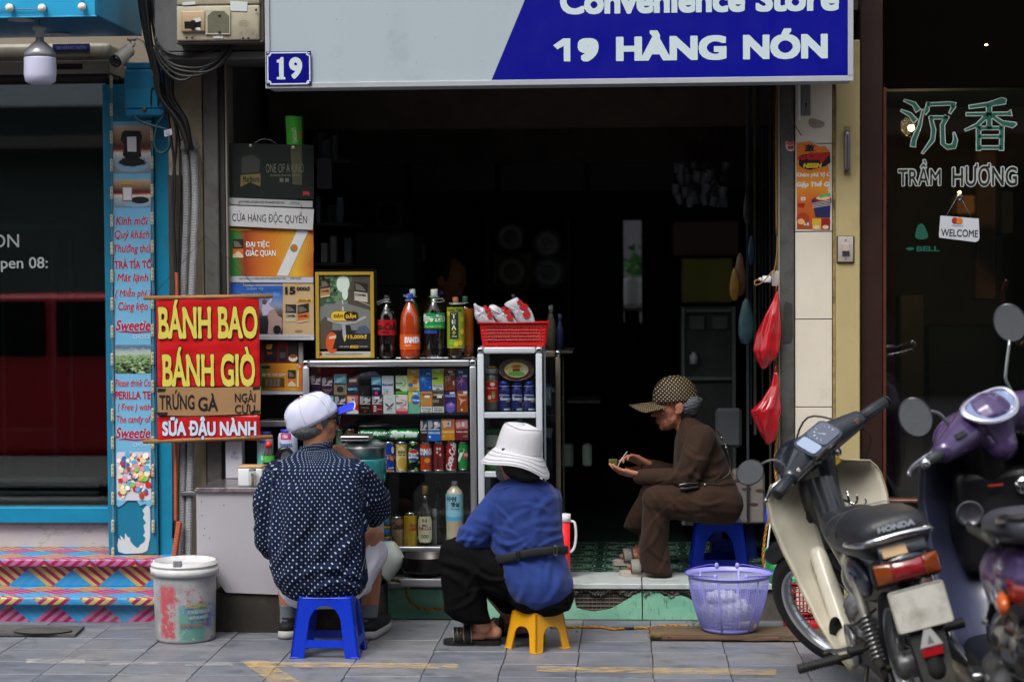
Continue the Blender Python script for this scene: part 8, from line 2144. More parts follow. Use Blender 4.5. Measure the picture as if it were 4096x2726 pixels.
def hd_(mb,w_,d,n,curl=(.5,.5,.5,.5),thumb=.5,size=1.0,spread=.06,flip=1):
 0
 d=V3(d).normalized();n=V3(n);n=(n-d*n.dot(d)).normalized();s=d.cross(n)*flip
 w_=V3(w_);k=size
 for i,off in E_((-.027,-.009,.009,.027)):
  cp_(mb,w_+s*off*.55*k+d*.008*k,w_+s*off*k+d*(.082-.004*abs(i-1.4))*k,.0145*k,.0115*k,10)
 for i,(off,L)in E_(((-.029,.060),(-.0095,.074),(.0105,.07),(.030,.064))):
  p=w_+s*off*k+d*(.085-.004*abs(i-1.4))*k;a=curl[i]*.35;dd=d
  for j,f_ in E_((.45,.32,.23)):
   dirv=(d*cos_(a)+n*sin_(a)+s*spread*(i-1.5)).normalized()
   q=p+dirv*L*f_*k*1.05
   cp_(mb,p,q,(.0092-.0008*j)*k,(.0086-.0009*j)*k,10);p=q;a+=curl[i]
 p=w_+s*.03*k+d*.018*k;dirs=[(d*.65+s*.75+n*.25),(d*.85+s*.3+n*(.3+.4*thumb)),(d*.95-s*.1*thumb+n*.3*thumb)]
 for L,dv,r_ in zip((.034,.03,.024),dirs,(.0135,.0105,.009)):
  q=p+dv.normalized()*L*k;cp_(mb,p,q,r_*k,r_*.9*k,10);p=q
 return mb
def frame(fwd,up):
 f=V3(fwd).normalized();u=V3(up);u=(u-f*u.dot(f)).normalized();s=f.cross(u)
 return Matrix((s,f,u)).transposed().to_4x4()
def head(mb,c,fwd,up,k=1.0,old=0,ears=1):
 0
 R=frame(fwd,up);c=V3(c)
 P=lambda x,y,z:c+(R@V3((x*k,y*k,z*k)))
 def B(x,y,z,rx,ry,rz,rot=None):
  mb.ball(P(x,y,z),(rx*k,ry*k,rz*k),18,M=(R if rot is None else R@rot))
 B(0,-.012,.035,.075,.095,.083);B(0,.03,-.01,.064,.062,.075);B(0,.045,-.062,.046,.042,.045);B(0,.02,-.05,.058,.055,.05)
 B(0,.066,-.088,.021,.018,.017);B(.034,.058,-.02,.026,.022,.024);B(-.034,.058,-.02,.026,.022,.024)
 B(0,.078,.022,.045,.018,.014);B(0,.09,-.012,.009,.012,.022);B(0,.101,-.03,.0125,.013,.0105);B(.010,.093,-.033,.008,.009,.007);B(-.010,.093,-.033,.008,.009,.007)
 B(0,.083,-.054,.024,.013,.0065);B(0,.081,-.067,.021,.012,.0075)
 for s_ in(-1,1):
  if ears:
   B(s_*.076,-.008,-.008,.008,.019,.031,RO_(s_*.35,4,'Z'));B(s_*.073,.004,-.03,.008,.009,.012)
  B(s_*.031,.079,.0,.014,.008,.010)
 return P,R
def face_parts(P,R,root,k=1.0,lipc='#7c3f38'):
 for s_ in(-1,1):
  m=MB();m.ball(P(s_*.031,.0815,.001),(.0105*k,.006*k,.0055*k),12,M=R);e=m.mk('eye',mat('eye_white','#b5aca0',.25),root)
  m=MB();m.ball(P(s_*.031,.0875,.001),(.0045*k,.0015*k,.0045*k),10,M=R);m.mk('iris',mat('iris_dark','#17100c',.15),e)
  m=MB();m.tb_([P(s_*.014,.089,.021),P(s_*.03,.0915,.026),P(s_*.046,.083,.022)],.0025*k,6);m.mk('eyebrow',mat('grey_brow','#4a4440',.8),root)
 m=MB();m.tb_([P(-.02,.088,-.0605),P(-.007,.0955,-.0605),P(.007,.0955,-.0605),P(.02,.088,-.0605)],[.0012*k,.0026*k,.0026*k,.0012*k],6);m.mk('lips',mat('lips_'+lipc,lipc,.5),root)
def px_(levels,Y,depths,n=28,pw=.85):
 0
 rg_=[]
 for(py,xl_,xr_),dep in zip(levels,depths):
  yc=dep[0]if len(dep)>1 else Y;ry=dep[-1]
  a,b_=at(xl_,py,yc),at(xr_,py,yc);c=(a+b_)/2;rx=(b_.x-a.x)/2
  ring=[]
  for k in rn_(n):
   th=2*pi*k/n;ca,sa=cos_(th),sin_(th)
   ring.append(c+V3((rx*math.copysign(abs(ca)**pw,ca),ry*math.copysign(abs(sa)**pw,sa),0)))
  rg_.append(ring)
 return rg_
def A3(px,py,Y):return at(px,py,Y)
# man in the patterned shirt
def shirt_mat():
 s=N('navy_dotted_cloth')
 att=s.n('ShaderNodeAttribute');att.attribute_name='pat'
 sp=s.n('ShaderNodeSeparateXYZ');s.l(att.outputs['Vector'],sp.inputs[0])
 wob=s.ns_(s.co(),9,2)
 u=s.math('DIVIDE',s.math('ADD',sp.outputs[0],s.math('MULTIPLY',wob,.006)),.0285);v=s.math('DIVIDE',s.math('ADD',sp.outputs[1],s.math('MULTIPLY',wob,.005)),.0265)
 def dots(ou,ov,ru,rv,slant=0):
  fu=s.math('SUBTRACT',s.math('FRACT',s.math('ADD',u,ou+50)),.5);fv=s.math('SUBTRACT',s.math('FRACT',s.math('ADD',v,ov+50)),.5)
  if slant:fu=s.math('ADD',fu,s.math('MULTIPLY',fv,slant))
  a=s.math('DIVIDE',s.math('ABSOLUTE',fu),ru);b=s.math('DIVIDE',s.math('ABSOLUTE',fv),rv)
  a2=s.math('POWER',a,2.6);b2=s.math('POWER',b,2.6)
  return s.math('LESS_THAN',s.math('ADD',a2,b2),1)
 w_=s.math('MAXIMUM',dots(0,0,.10,.125,.15),dots(.5,.5,.10,.125,.15))
 hole=s.math('MAXIMUM',dots(0,0,.035,.05),dots(.5,.5,.035,.05))
 small=s.math('MAXIMUM',dots(.5,0,.035,.10,.7),dots(0,.5,.035,.10,.7))
 base=s.ramp(s.ns_(s.co(),5,4),.3,.7,hx_('#060c22')+(1,),hx_('#0b1532')+(1,))
 c=s.mix(small,base,hx_('#2b4068')+(1,))
 c=s.mix(w_,c,hx_('#9fb0c2')+(1,))
 c=s.mix(hole,c,hx_('#1c2a44')+(1,))
 s.l(c,s.b.inputs['Base Color']);s.b.inputs['Roughness'].default_value=.85;s.b.inputs['Specular IOR Level'].default_value=.15
 s.bump(s.ns_(s.co(),260,3),.12,.001)
 return s.m
man=TG('person',(A3(1290,2390,-.5).x,-.5,h1),'seated man seen from behind in a dotted navy shirt and white cap, hand at chin','person')
sk1=skin_mat('skin_tan','#9a6850')
m=MB()
hc=A3(1258,1684,-.42)
fw=V3((.86,.48,-.02));upv=V3((-.03,.04,1))
P1,R1_=head(m,hc,fw,upv,.92)
cp_(m,A3(1268,1845,-.43),A3(1266,1735,-.43),.050,.052)
cp_(m,A3(1265,1900,-.45),A3(1275,2250,-.46),.10,.11);cp_(m,A3(1150,1885,-.45),A3(1390,1880,-.42),.045,.045)
shL,elL,wrL=A3(1108,1890,-.45),A3(1062,2130,-.42),A3(1160,2215,-.22)
shR,elR,wrR=A3(1424,1885,-.42),A3(1500,2035,-.26),A3(1425,1858,-.27)
cp_(m,shL,elL,.046,.038);cp_(m,elL,wrL,.036,.026);hd_(m,wrL,(1,.5,-.1),(0,.3,-1),(.4,)*4)
cp_(m,shR,elR,.046,.038);cp_(m,elR,wrR,.038,.028)
hd_(m,wrR,(-.62,-.05,.62),(-.6,.2,-.6),(.75,.7,.62,.5),.8,.95)
hipL,hipR=A3(1200,2330,-.45),A3(1370,2330,-.43)
knR,anR=A3(1494,2150,-.14),A3(1476,2500,-.20)
knL,anL=A3(1150,2170,-.14),A3(1155,2500,-.20)
cp_(m,A3(1240,2320,-.46),A3(1330,2320,-.46),.10,.10)
for h_,k_,a_ in((hipL,knL,anL),(hipR,knR,anR)):
 cp_(m,h_,k_,.075,.047);cp_(m,k_,k_.lerp(a_,.35)+V3((0,-.012,0)),.044,.046);cp_(m,k_.lerp(a_,.35)+V3((0,-.012,0)),a_,.046,.031)
 cp_(m,a_+V3((0,-.005,-.02)),V3((a_.x+.015,a_.y+.15,.035)),.03,.03)
og_(m,'body',sk1,man,.0045,3)
m=MB()
face_parts(P1,R1_,man)
gm=mat('dark_frame','#0d0d10',.2)
m=MB();m.tb_([P1(.078,-.005,.012),P1(.076,.05,.014),P1(.066,.083,.012)],[(.0045,.002)]*3,8,up=(0,0,1));m.tb_([P1(-.078,-.005,.012),P1(-.066,.083,.012)],.0025,8)
m.tb_(ch_([P1(.066,.087,.018),P1(.035,.105,.02),P1(0,.104,.016),P1(-.035,.105,.02),P1(-.066,.087,.018)]),.003,8);gl0=m.mk('glasses',gm,man)
for s_ in(-1,1):
 m=MB();m.ball(P1(s_*.036,.100,.002),(.027,.004,.019),16,M=R1_@RO_(-s_*.3,4,'Z'));m.mk('lens',mat('tinted_lens','#1a2140',.05,spec=.8),gl0)
m=MB();m.ball(P1(0,-.03,-.03),(.0745,.072,.05),20,M=R1_);m.ball(P1(0,-.02,.0),(.0785,.085,.05),20,M=R1_)
for s_ in(-1,1):m.ball(P1(s_*.073,.018,.012),(.006,.016,.026),12,M=R1_)
og_(m,'hair',mat('short_grey_hair','#5b5a5c',.85,var=.35,vs=120,bump=.9,bs=260,sc3=(1,1,.4)),man,.005,2,disp=lambda P,n:.0012*np.sin(P[:,0]*900)*np.sin(P[:,2]*500+P[:,1]*700))
Cc=A3(1249,1668,-.42);capf=frame((.80,.44,.42),(-.42,-.14,.9))
PC=lambda x,y,z:Cc+(capf@V3((x,y,z)))
capm=mat('white_cap_cloth','#b9bcd2',.8,var=.05,vs=10,bump=.35,bs=45)
m=MB();rg_=[]
for i in rn_(13):
 t=i/12;ph=t*pi/2*.99
 rr=cos_(ph)**.72;zz_=.100*sin_(ph)*(1+.05*sin_(3*ph))
 rg_.append([PC(.088*rr*cos_(2*pi*k/40)*(1+.012*cos_(6*2*pi*k/40)*t),(.107*rr*sin_(2*pi*k/40)-.002)*(1+.012*cos_(6*2*pi*k/40)*t),zz_-.004)for k in rn_(40)])
m.loft([[PC(.086*cos_(2*pi*k/40),.105*sin_(2*pi*k/40)-.002,-.02)for k in rn_(40)]]+rg_,0)
hat=m.mk('cap',capm,man);solidify(hat,.003,-1)
for v in hat.data.vertices:
 p=v.co;k_=.0022*sin_(p.x*70+p.z*50)+.0018*sin_(p.x*110-p.z*90+p.y*60);v.co=p*(1)+V3((k_,0,k_*.8))
m=MB()
def brim(u,v):
 a=(u-.5)*2.1;y=.101+.078*v*cos_(a*.62);x=.078*sin_(a)*(1+.12*v)
 return PC(x,y-.036*(1-cos_(a))*1.0,-.016-.02*(x/.08)**2-.006*v)
m.grid(brim,20,6);b_=m.mk('visor',mat('royal_blue_cloth','#1c2fb4',.7,bump=.2,bs=80),hat);solidify(b_,.004)
m=MB();m.tb_([brim(u/20,1)+V3((0,0,.0005))for u in rn_(21)],.0028,6);m.mk('visor_edge',capm,hat)
m=MB();m.tb_([PC(.02,-.108,-.008),PC(0,-.112,-.01),PC(-.05,-.096,-.012),PC(-.075,-.06,-.014)],[(.009,.002)]*4,8,up=(0,0,1));m.mk('strap',mat('strap_grey','#8f8fa8',.7),hat)
m=MB();m.ball(PC(0,-.004,.094),(.006,.006,.004),10);m.mk('button',capm,hat)
m=MB()
for k in rn_(6):
 a=2*pi*k/6+.5;m.tb_([PC(.0885*cos_(ph_)**.72*cos_(a),.1075*cos_(ph_)**.72*sin_(a)-.002,.1005*sin_(ph_)*(1+.05*sin_(3*ph_))-.0035)for ph_ in[i*pi/2*.95/8 for i in rn_(9)]],.0009,5)
tag(m.mk('seam',mat('cap_seam','#9b9db8',.8),hat),kind='stuff')
lv=[(1792,1205,1325),(1812,1175,1350),(1835,1130,1400),(1875,1095,1440),(1950,1085,1452),(2040,1080,1452),(2130,1076,1456),(2210,1074,1462),(2280,1080,1474),(2330,1102,1470),(2366,1130,1448),(2388,1165,1405)]
dp=[(-.435,.058),(-.435,.075),(-.44,.088),(-.45,.108),(-.46,.122),(-.47,.130),(-.475,.135),(-.475,.142),(-.475,.152),(-.475,.15),(-.475,.135),(-.475,.10)]
m=MB();m.loft(px_(lv,0,dp,36,.9),1)
cp_(m,A3(1112,1895,-.455),A3(1078,2010,-.45),.063,.068);cp_(m,A3(1078,2010,-.45),A3(1070,2160,-.43),.066,.056);cp_(m,A3(1070,2160,-.43),A3(1082,2195,-.40),.056,.044)
cp_(m,A3(1418,1890,-.43),A3(1470,1975,-.36),.062,.075);cp_(m,A3(1470,1975,-.36),A3(1508,2028,-.28),.074,.060)
cp_(m,A3(1508,2028,-.28),A3(1490,2060,-.25),.058,.05);cp_(m,A3(1492,1975,-.32),A3(1525,1985,-.26),.055,.042)
cp_(m,A3(1420,1880,-.43),A3(1445,2100,-.45),.05,.03)
cxs,cys=A3(1270,2000,-.47).x,-.47
def pat_man(P):
 th=np.arctan2(P[:,0]-cxs,-(P[:,1]-cys));u=th*.165;v=P[:,2]+.6*(P[:,1]+.58)*np.clip((P[:,2]-.74)/.05,0,1)
 for a,b_ in((A3(1112,1895,-.455),A3(1072,2170,-.43)),(A3(1425,1885,-.42),A3(1520,2040,-.26))):
  a,b_=np.array(a),np.array(b_);d=(b_-a);L=np.linalg.norm(d);d/=L
  al=(P-a)@d;q=P-a-al[:,None]*d;r_=np.linalg.norm(q,axis=1)
  side=(P[:,0]<A3(1100,2000,-.45).x)if a[0]<cxs else(P[:,0]>A3(1462,2000,-.4).x)
  e1=np.cross(d,(0,1,0));e1/=np.linalg.norm(e1);e2=np.cross(d,e1)
  msk=side&(al>-.02)
  uu=np.arctan2(q@e1,-(q@np.array((0.,1,0))))*.065
  u=np.where(msk,uu,u);v=np.where(msk,al,v)
 return np.stack([u,v,0*u],1)
fm_=fd_([(A3(1290,2330,-.62),(1,0,.10),.055,.014,.17),(A3(1180,2250,-.6),(.6,0,.8),.06,.013,.17),(A3(1400,2260,-.6),(.7,0,.7),.05,.014,.16),(A3(1370,2060,-.6),(.35,0,-1),.06,.014,.2),
(A3(1470,1960,-.45),(.7,.2,-.8),.035,.008,.10),(A3(1500,2030,-.35),(.9,0,.3),.03,.007,.08),(A3(1080,2080,-.5),(.1,0,1),.03,.006,.12),(A3(1240,1850,-.55),(1,0,.4),.05,.005,.1),
(A3(1250,2130,-.62),(.12,0,1),.09,.014,.22),(A3(1300,2370,-.6),(1,0,-.15),.028,.007,.12),(A3(1200,1960,-.6),(-.3,0,1),.06,.006,.13)],.0015)
shirt=og_(m,'shirt',shirt_mat(),man,.006,3,disp=fm_,patfn=pat_man)
m=MB();
for t,r_ in((0,1),):
 pts=[A3(1264,1788,-.43)+V3((.062*cos_(a),.058*sin_(a),.012*cos_(a+.4)))for a in[2*pi*k/28 for k in rn_(28)]]
 m.tb_(pts,[(.017,.006)]*28,8,cl=1,up=(0,0,1))
col=og_(m,'collar',bpy.data.materials['navy_dotted_cloth'],man,.004,2,patfn=pat_man)
m=MB();cp_(m,A3(1210,2335,-.45),A3(1155,2190,-.18),.10,.085);cp_(m,A3(1375,2325,-.43),A3(1486,2215,-.18),.095,.072);cp_(m,A3(1230,2330,-.46),A3(1350,2330,-.46),.105,.105)
cp_(m,A3(1440,2330,-.36),A3(1490,2230,-.2),.05,.055);cp_(m,A3(1440,2330,-.33),A3(1455,2345,-.28),.045,.035)
og_(m,'shorts',mat('pale_lilac_shorts','#c6c3d0',.8,var=.05,bump=.2,bs=90),man,.006,3,disp=fd_([(A3(1490,2270,-.28),(.3,0,1),.028,.006,.12)],.001))
for an in(anL,anR):
 m=MB();top=an.z+.085
 m.la_([(.036,.06),(.034,.1),(.035,.14),(.0375,top),(.034,top),(.0005,top-.002)],(an.x,an.y-.004,0),24)
 m.tb_([(an.x,an.y-.004,.10),(an.x+.004,an.y+.02,.06),(an.x+.012,an.y+.08,.05)],[.034,.035,.03],16)
 k_=og_(m,'sock',mat('grey_sock','#5f666e',.9,var=.15,vs=50,bump=.5,bs=200,sc3=(1,1,.2)),man,.004,2,disp=lambda P,n:.0012*np.sin(np.arctan2(P[:,1]-an.y,P[:,0]-an.x)*26))
 m=MB();sx=an.x+.004
 sole=[(-.034,-.045),(0,-.055),(.034,-.045),(.04,.03),(.046,.12),(.04,.19),(.02,.215),(-.01,.21),(-.03,.18),(-.036,.1),(-.034,.03)]
 yb=an.y
 A_=[(sx+x+y*.12,yb+y)for x,y in sole]
 m.loft([[V3((x,y,.002))for x,y in A_],[V3((sx+(x-sx)*1.05,yb+.08+(y-yb-.08)*1.03,.014))for x,y in A_],[V3((x,y,.034))for x,y in A_]],1)
 sh_=m.mk('shoe',mat('pale_sole','#9b9b98',.6,var=.1),man)
 m=MB();m.loft([[V3((x,y,.0345))for x,y in A_],[V3((sx+(x-sx)*.95,yb+.06+(y-yb-.06)*.95,.055))for x,y in A_],[V3((sx+.01+(x-sx)*.75,yb+.03+(y-yb-.06)*.6,.078))for x,y in A_],[V3((sx+(x-sx)*.65,yb+.0+(y-yb-.06)*.42,.088))for x,y in A_]],1)
 m.mk('upper',mat('black_canvas','#141418',.7,bump=.2),sh_)
# woman in the blue shirt
w2=TG('person',(A3(2150,2450,-.36).x,-.36,h2),'seated woman seen from behind in a blue shirt, white bucket hat and black trousers','person')
sk2=skin_mat('skin_light','#b5806a')
m=MB();hc=A3(2072,1835,-.37);P2,R2_=head(m,hc,(-.74,.6,-.1),(.08,.1,.98),.95)
cp_(m,A3(2110,1985,-.35),A3(2085,1895,-.355),.058,.05)
cp_(m,A3(2100,2050,-.36),A3(2140,2300,-.36),.09,.10);cp_(m,A3(1985,2035,-.38),A3(2200,2035,-.34),.045,.045)
cp_(m,A3(1985,2035,-.39),A3(1868,2160,-.40),.04,.034);cp_(m,A3(1868,2160,-.40),A3(1850,2175,-.2),.033,.025);hd_(m,A3(1850,2175,-.2),(-.3,.8,-.2),(0,0,-1),(.5,)*4,size=.9)
cp_(m,A3(2190,2045,-.34),A3(2190,2200,-.24),.034,.03);cp_(m,A3(2190,2200,-.24),A3(2050,2180,-.12),.033,.025);hd_(m,A3(2050,2180,-.12),(-1,.2,.1),(0,0,-1),(.4,)*4,size=.9)
cp_(m,A3(2180,2370,-.36),A3(1815,2215,-.39),.08,.05);cp_(m,A3(1815,2215,-.39),A3(1935,2500,-.37),.048,.032)
cp_(m,A3(2180,2370,-.33),A3(1880,2240,-.18),.08,.05);cp_(m,A3(1880,2240,-.18),A3(2085,2510,-.17),.048,.032)
gy=gnd(1885,2585).y+.045
def foot(mb,heel,toe,s=1.0,side=1):
 0
 d=(toe-heel);L=d.length;d.normalize();u=V3((0,0,1));n=d.cross(u)
 Pf=lambda x,y,z:heel+d*x*L+n*y*s+u*z*s
 cp_(mb,Pf(.06,0,.028),Pf(.35,0,.030),.029*s,.027*s);cp_(mb,Pf(.3,0,.05),Pf(.62,0,.026),.03*s,.022*s);cp_(mb,Pf(.3,.01,.02),Pf(.70,.018,.018),.022*s,.019*s);cp_(mb,Pf(.3,-.012,.02),Pf(.68,-.02,.016),.02*s,.017*s)
 for k in rn_(5):
  y=(.034-.016*k);x0=.74-.02*k-.008*k*k;cp_(mb,Pf(x0-.06,y*.8,.017),Pf(x0+.10-.012*k,y,.012),(.0125-.001*k)*s,(.0115-.0012*k)*s,10)
 return Pf
hl,tl=V3((A3(1992,2560,gy).x,gy,.022)),V3((A3(1790,2560,gy).x,gy+.005,.022))
foot(m,hl,tl,1.0);cp_(m,A3(1945,2505,gy),hl+V3((-.035,0,.05)),.031,.03)
hl2,tl2=V3((A3(2120,2530,-.16).x,-.17,.022)),V3((A3(2050,2530,-.1).x-.1,-.11,.022));foot(m,hl2,tl2,1.0);cp_(m,A3(2085,2505,-.17),hl2+V3((-.03,0,.05)),.031,.03)
og_(m,'body',sk2,w2,.0045,3)
face_parts(P2,R2_,w2,.98)
m=MB();m.ball(P2(0,.055,-.05),(.052,.052,.05),20,M=R2_);m.tb_([P2(-.07,.0,-.02),P2(-.05,.06,-.03)],.002,5);m.tb_([P2(.07,.0,-.02),P2(.05,.06,-.03)],.002,5)
m.mk('face_mask',mat('grey_mask','#6a6e72',.8,bump=.2),w2)
m=MB();m.ball(P2(0,-.026,-.03),(.080,.084,.062),24,M=R2_);m.ball(P2(.0,-.055,-.06),(.062,.05,.045),20,M=R2_)
og_(m,'hair',mat('black_hair','#0c0c0e',.55,var=.3,vs=90,bump=.7,bs=200),w2,.006,3)
def slipper(root,heel,toe,w_,name,m_,th=.02,cuts=1.0):
 d=(toe-heel);L=d.length;d.normalize();n=d.cross(V3((0,0,1)))
 out=[(-.06,0),(-.04,.6),(.1,.85),(.45,.8),(.75,1.12),(.95,1.0),(1.06,.5),(1.09,0),(1.06,-.55),(.93,-1.0),(.7,-1.02),(.45,-.75),(.1,-.85),(-.04,-.6)]
 A_=[heel+d*x*L+n*y*w_ for x,y in out];z0=.002 if heel.z<.1 else heel.z-.022
 m=MB();m.loft([[V3((p.x,p.y,z0))for p in A_],[V3((p.x,p.y,z0+th*.5))for p in A_],[V3((p.x,p.y,heel.z-.001))for p in A_]],1,smo=0);return m.mk(name,m_,root),d,n,L
def sp_(root,heel,d,n,L,x0,x1,w_,h_,m_,name='strap',lift=.052):
 m=MB()
 def g_(u,v):
  a=pi*(v*1.0);x=x0+(x1-x0)*u
  return heel+d*(x+.03*sin_(a))*L+n*w_*cos_(a)*1.04+V3((0,0,lift*max(0,sin_(a))**.6-.004))
 m.grid(g_,4,18);o_=m.mk(name,m_,root);solidify(o_,.003);return o_
blk=mat('black_rubber','#121214',.6)
for hh,tt in((hl,tl),(hl2,tl2)):
 sl,d,n,L=slipper(w2,hh,tt,.041,'slipper',blk)
 sp_(sl,hh,d,n,L,.5,.64,.043,0,blk,lift=.066);sp_(sl,hh,d,n,L,.68,.84,.045,0,blk,lift=.05)
 for x in(.495,.645,.69,.765,.845):sp_(sl,hh,d,n,L,x,x+.008,.0445,0,mat('white_piping','#a9a294',.6),'piping',lift=.0675 if x<.66 else.0515)
lv=[(1900,2040,2140),(1918,2014,2168),(1942,1972,2208),(1985,1946,2234),(2110,1952,2246),(2165,1958,2256),(2205,1966,2264),(2225,1976,2264),(2260,1990,2276),(2310,2002,2290),(2345,2014,2293),(2385,2045,2276),(2415,2085,2245),(2430,2125,2200)]
dp=[(-.355,.062),(-.36,.082),(-.365,.10),(-.37,.115),(-.375,.125),(-.375,.128),(-.375,.118),(-.375,.118),(-.375,.135),(-.38,.148),(-.38,.15),(-.38,.145),(-.38,.125),(-.38,.09)]
m=MB();m.loft(px_(lv,0,dp,36,.9),1)
cp_(m,A3(1995,2000,-.385),A3(1930,2095,-.41),.056,.062);cp_(m,A3(1930,2100,-.41),A3(1878,2152,-.42),.060,.056);cp_(m,A3(1878,2152,-.42),A3(1888,2168,-.30),.052,.045);cp_(m,A3(1900,2160,-.42),A3(1935,2172,-.40),.048,.035)
cp_(m,A3(2200,1998,-.34),A3(2205,2190,-.28),.05,.05)
blue_cloth=mat('blue_linen','#082767',.85,var=.10,vs=7,bump=.25,bs=300,sheen=.1)
og_(m,'shirt',blue_cloth,w2,.006,3,disp=fd_([(A3(1960,2080,-.5),(.9,0,-.6),.035,.007,.09),(A3(1890,2150,-.48),(.6,0,.8),.026,.007,.07),(A3(1870,2110,-.48),(1,0,.2),.024,.006,.07),(A3(2040,2165,-.5),(1,0,-.35),.03,.007,.1),(A3(2200,2160,-.5),(1,0,.15),.028,.006,.09),
(A3(2100,2100,-.5),(.2,0,1),.07,.006,.15),(A3(2080,2290,-.52),(-.35,0,1),.045,.007,.12),(A3(2230,2300,-.52),(.35,0,1),.04,.006,.1),(A3(2150,2360,-.52),(.05,0,1),.06,.006,.12),(A3(2130,2010,-.47),(1,0,-.1),.04,.004,.1)],.0012))
m=MB();pts=[A3(1978,1966,-.462),A3(2050,1944,-.458),A3(2130,1944,-.455),A3(2212,1972,-.455)];m.tb_(ch_([p for p in pts],6),.0012,5)
m.tb_(ch_([A3(1952,2010,-.475),A3(1978,2080,-.502),A3(1980,2150,-.51)],6),.0012,5);m.tb_([A3(2138,1978,-.47),A3(2146,2000,-.49)],.002,5)
tag(m.mk('seam',mat('blue_seam','#0d1f70',.9),w2),kind='stuff')
m=MB();cb_=[(1972,2243,-.44),(2020,2232,-.492),(2080,2218,-.507),(2150,2206,-.508),(2215,2200,-.496),(2258,2198,-.45),(2270,2198,-.38)]
m.tb_(ch_([A3(*p)for p in cb_],6),[(.017,.004)]*(6*6+1),8,up=(0,0,1));bl=m.mk('waist_strap',mat('black_webbing','#0f1012',.8,bump=.3),w2)
for q in((2222,2200,-.506),(2072,2219,-.515)):
 c_=A3(*q);m=MB();m.tb_([c_+V3((x,0,z))for x,z in rrect(-.006,.006,-.018,.018,.004)],.0014,6,cl=1);m.mk('buckle',mat('buckle_metal','#6d6e66',.3,.8)if q[0]>2100 else blackp,bl)
Hc=A3(2074,1806,-.375);hf=frame((-.74,.62,.16),(.21,-.02,.97))
PH=lambda x,y,z:Hc+(hf@V3((x,y,z)))
hatm=mat('white_hat_cloth','#b6b6bb',.85,var=.05,vs=9,bump=.35,bs=50)
m=MB();n_=48;rg_=[]
for r_,z in((.142,-.060),(.128,-.040),(.112,-.016),(.097,-.003),(.091,.005),(.089,.03),(.086,.06),(.081,.088),(.074,.101),(.06,.108),(.03,.112),(.002,.113)):
 rg=[]
 for k in rn_(n_):
  a=2*pi*k/n_;wv=0
  if z<-.003:wv=.013*sin_(2*a+.6)+.007*sin_(3*a+2)
  rr=r_*(1+(.0 if z>0 else.03*sin_(2*a+1.2)))
  rg.append(PH(rr*cos_(a)*.97,rr*sin_(a)*1.06,z+wv*min(1,(.004-z)/.05)+(.004*sin_(3*a)if z>.08 else 0)))
 rg_.append(rg)
m.loft(rg_,0);hh=m.mk('bucket_hat',hatm,w2);solidify(hh,.003,-1);ms=hh.modifiers.new('sub','SUBSURF');ms.levels=1;ms.render_levels=2
for j,t in E_((.2,.45,.7,.9)):
 m=MB();
 rr0=[rg_[i]for i in(0,1,2,3)];f_=(1-t)*3;i0=min(2,int(f_));fr=f_-i0
 pts=[rr0[i0][k].lerp(rr0[i0+1][k],fr)+V3((0,-.0012,.0022))for k in rn_(n_)]
 m.tb_(pts,.0009,4,cl=1);tag(m.mk('stitching',mat('hat_stitch','#8e8e98',.9),hh),kind='stuff')
for i in(4,8):
 m=MB();m.tb_([p+(p-Hc).normalized()*.0012 for p in rg_[i]],.0011,5,cl=1);m.mk('seam',mat('hat_stitch','#8e8e98',.9),hh)
q=rg_[4];c_=A3(2017,1802,-.45)
m=MB();best=min(rn_(n_),key=lambda k:(q[k]-c_).length);p=q[best];m.box(p.x-.008,p.x+.008,p.y-.004,p.y,p.z-.004,p.z+.006,.001);m.mk('label_tag',pr('#1c1c1f'),hh)
trm=mat('black_cotton','#070709',.9,var=.3,vs=8,bump=.15,bs=120,spec=.12)
m=MB();cp_(m,A3(2190,2362,-.37),A3(2140,2362,-.37),.105,.105)
m.loft(px_([(2340,2070,2285),(2390,2030,2296),(2425,2055,2285),(2452,2105,2240)],0,[(-.37,.12),(-.37,.14),(-.37,.13),(-.37,.09)],28),1)
cp_(m,A3(2130,2350,-.38),A3(1850,2225,-.40),.095,.085)
cp_(m,A3(2150,2350,-.33),A3(1890,2230,-.20),.09,.075);cp_(m,A3(1890,2230,-.2),A3(2040,2400,-.18),.07,.06)
m.loft(px_([(2158,1785,1870),(2180,1764,1900),(2230,1757,1935),(2300,1762,1946),(2380,1770,1945),(2440,1776,1952),(2470,1810,1960),(2488,1850,1968)],0,[(-.395,.05),(-.395,.072),(-.395,.09),(-.39,.09),(-.385,.085),(-.38,.08),(-.38,.07),(-.38,.05)],28),1)
og_(m,'trousers',trm,w2,.006,3,disp=fd_([(A3(1850,2250,-.48),(.9,0,-.5),.04,.007,.12),(A3(1980,2300,-.48),(.9,0,-.4),.035,.007,.12),(A3(1850,2400,-.46),(.15,0,1),.035,.007,.13),(A3(2150,2420,-.5),(1,0,.1),.04,.006,.12)],.001))
m=MB();m.tb_(ch_([A3(1938,2206,-.43),A3(1946,2226,-.44),A3(1960,2232,-.44)]),.0025,6);m.mk('bag_zip',mat('zip_pale','#8c8676',.4),w2)
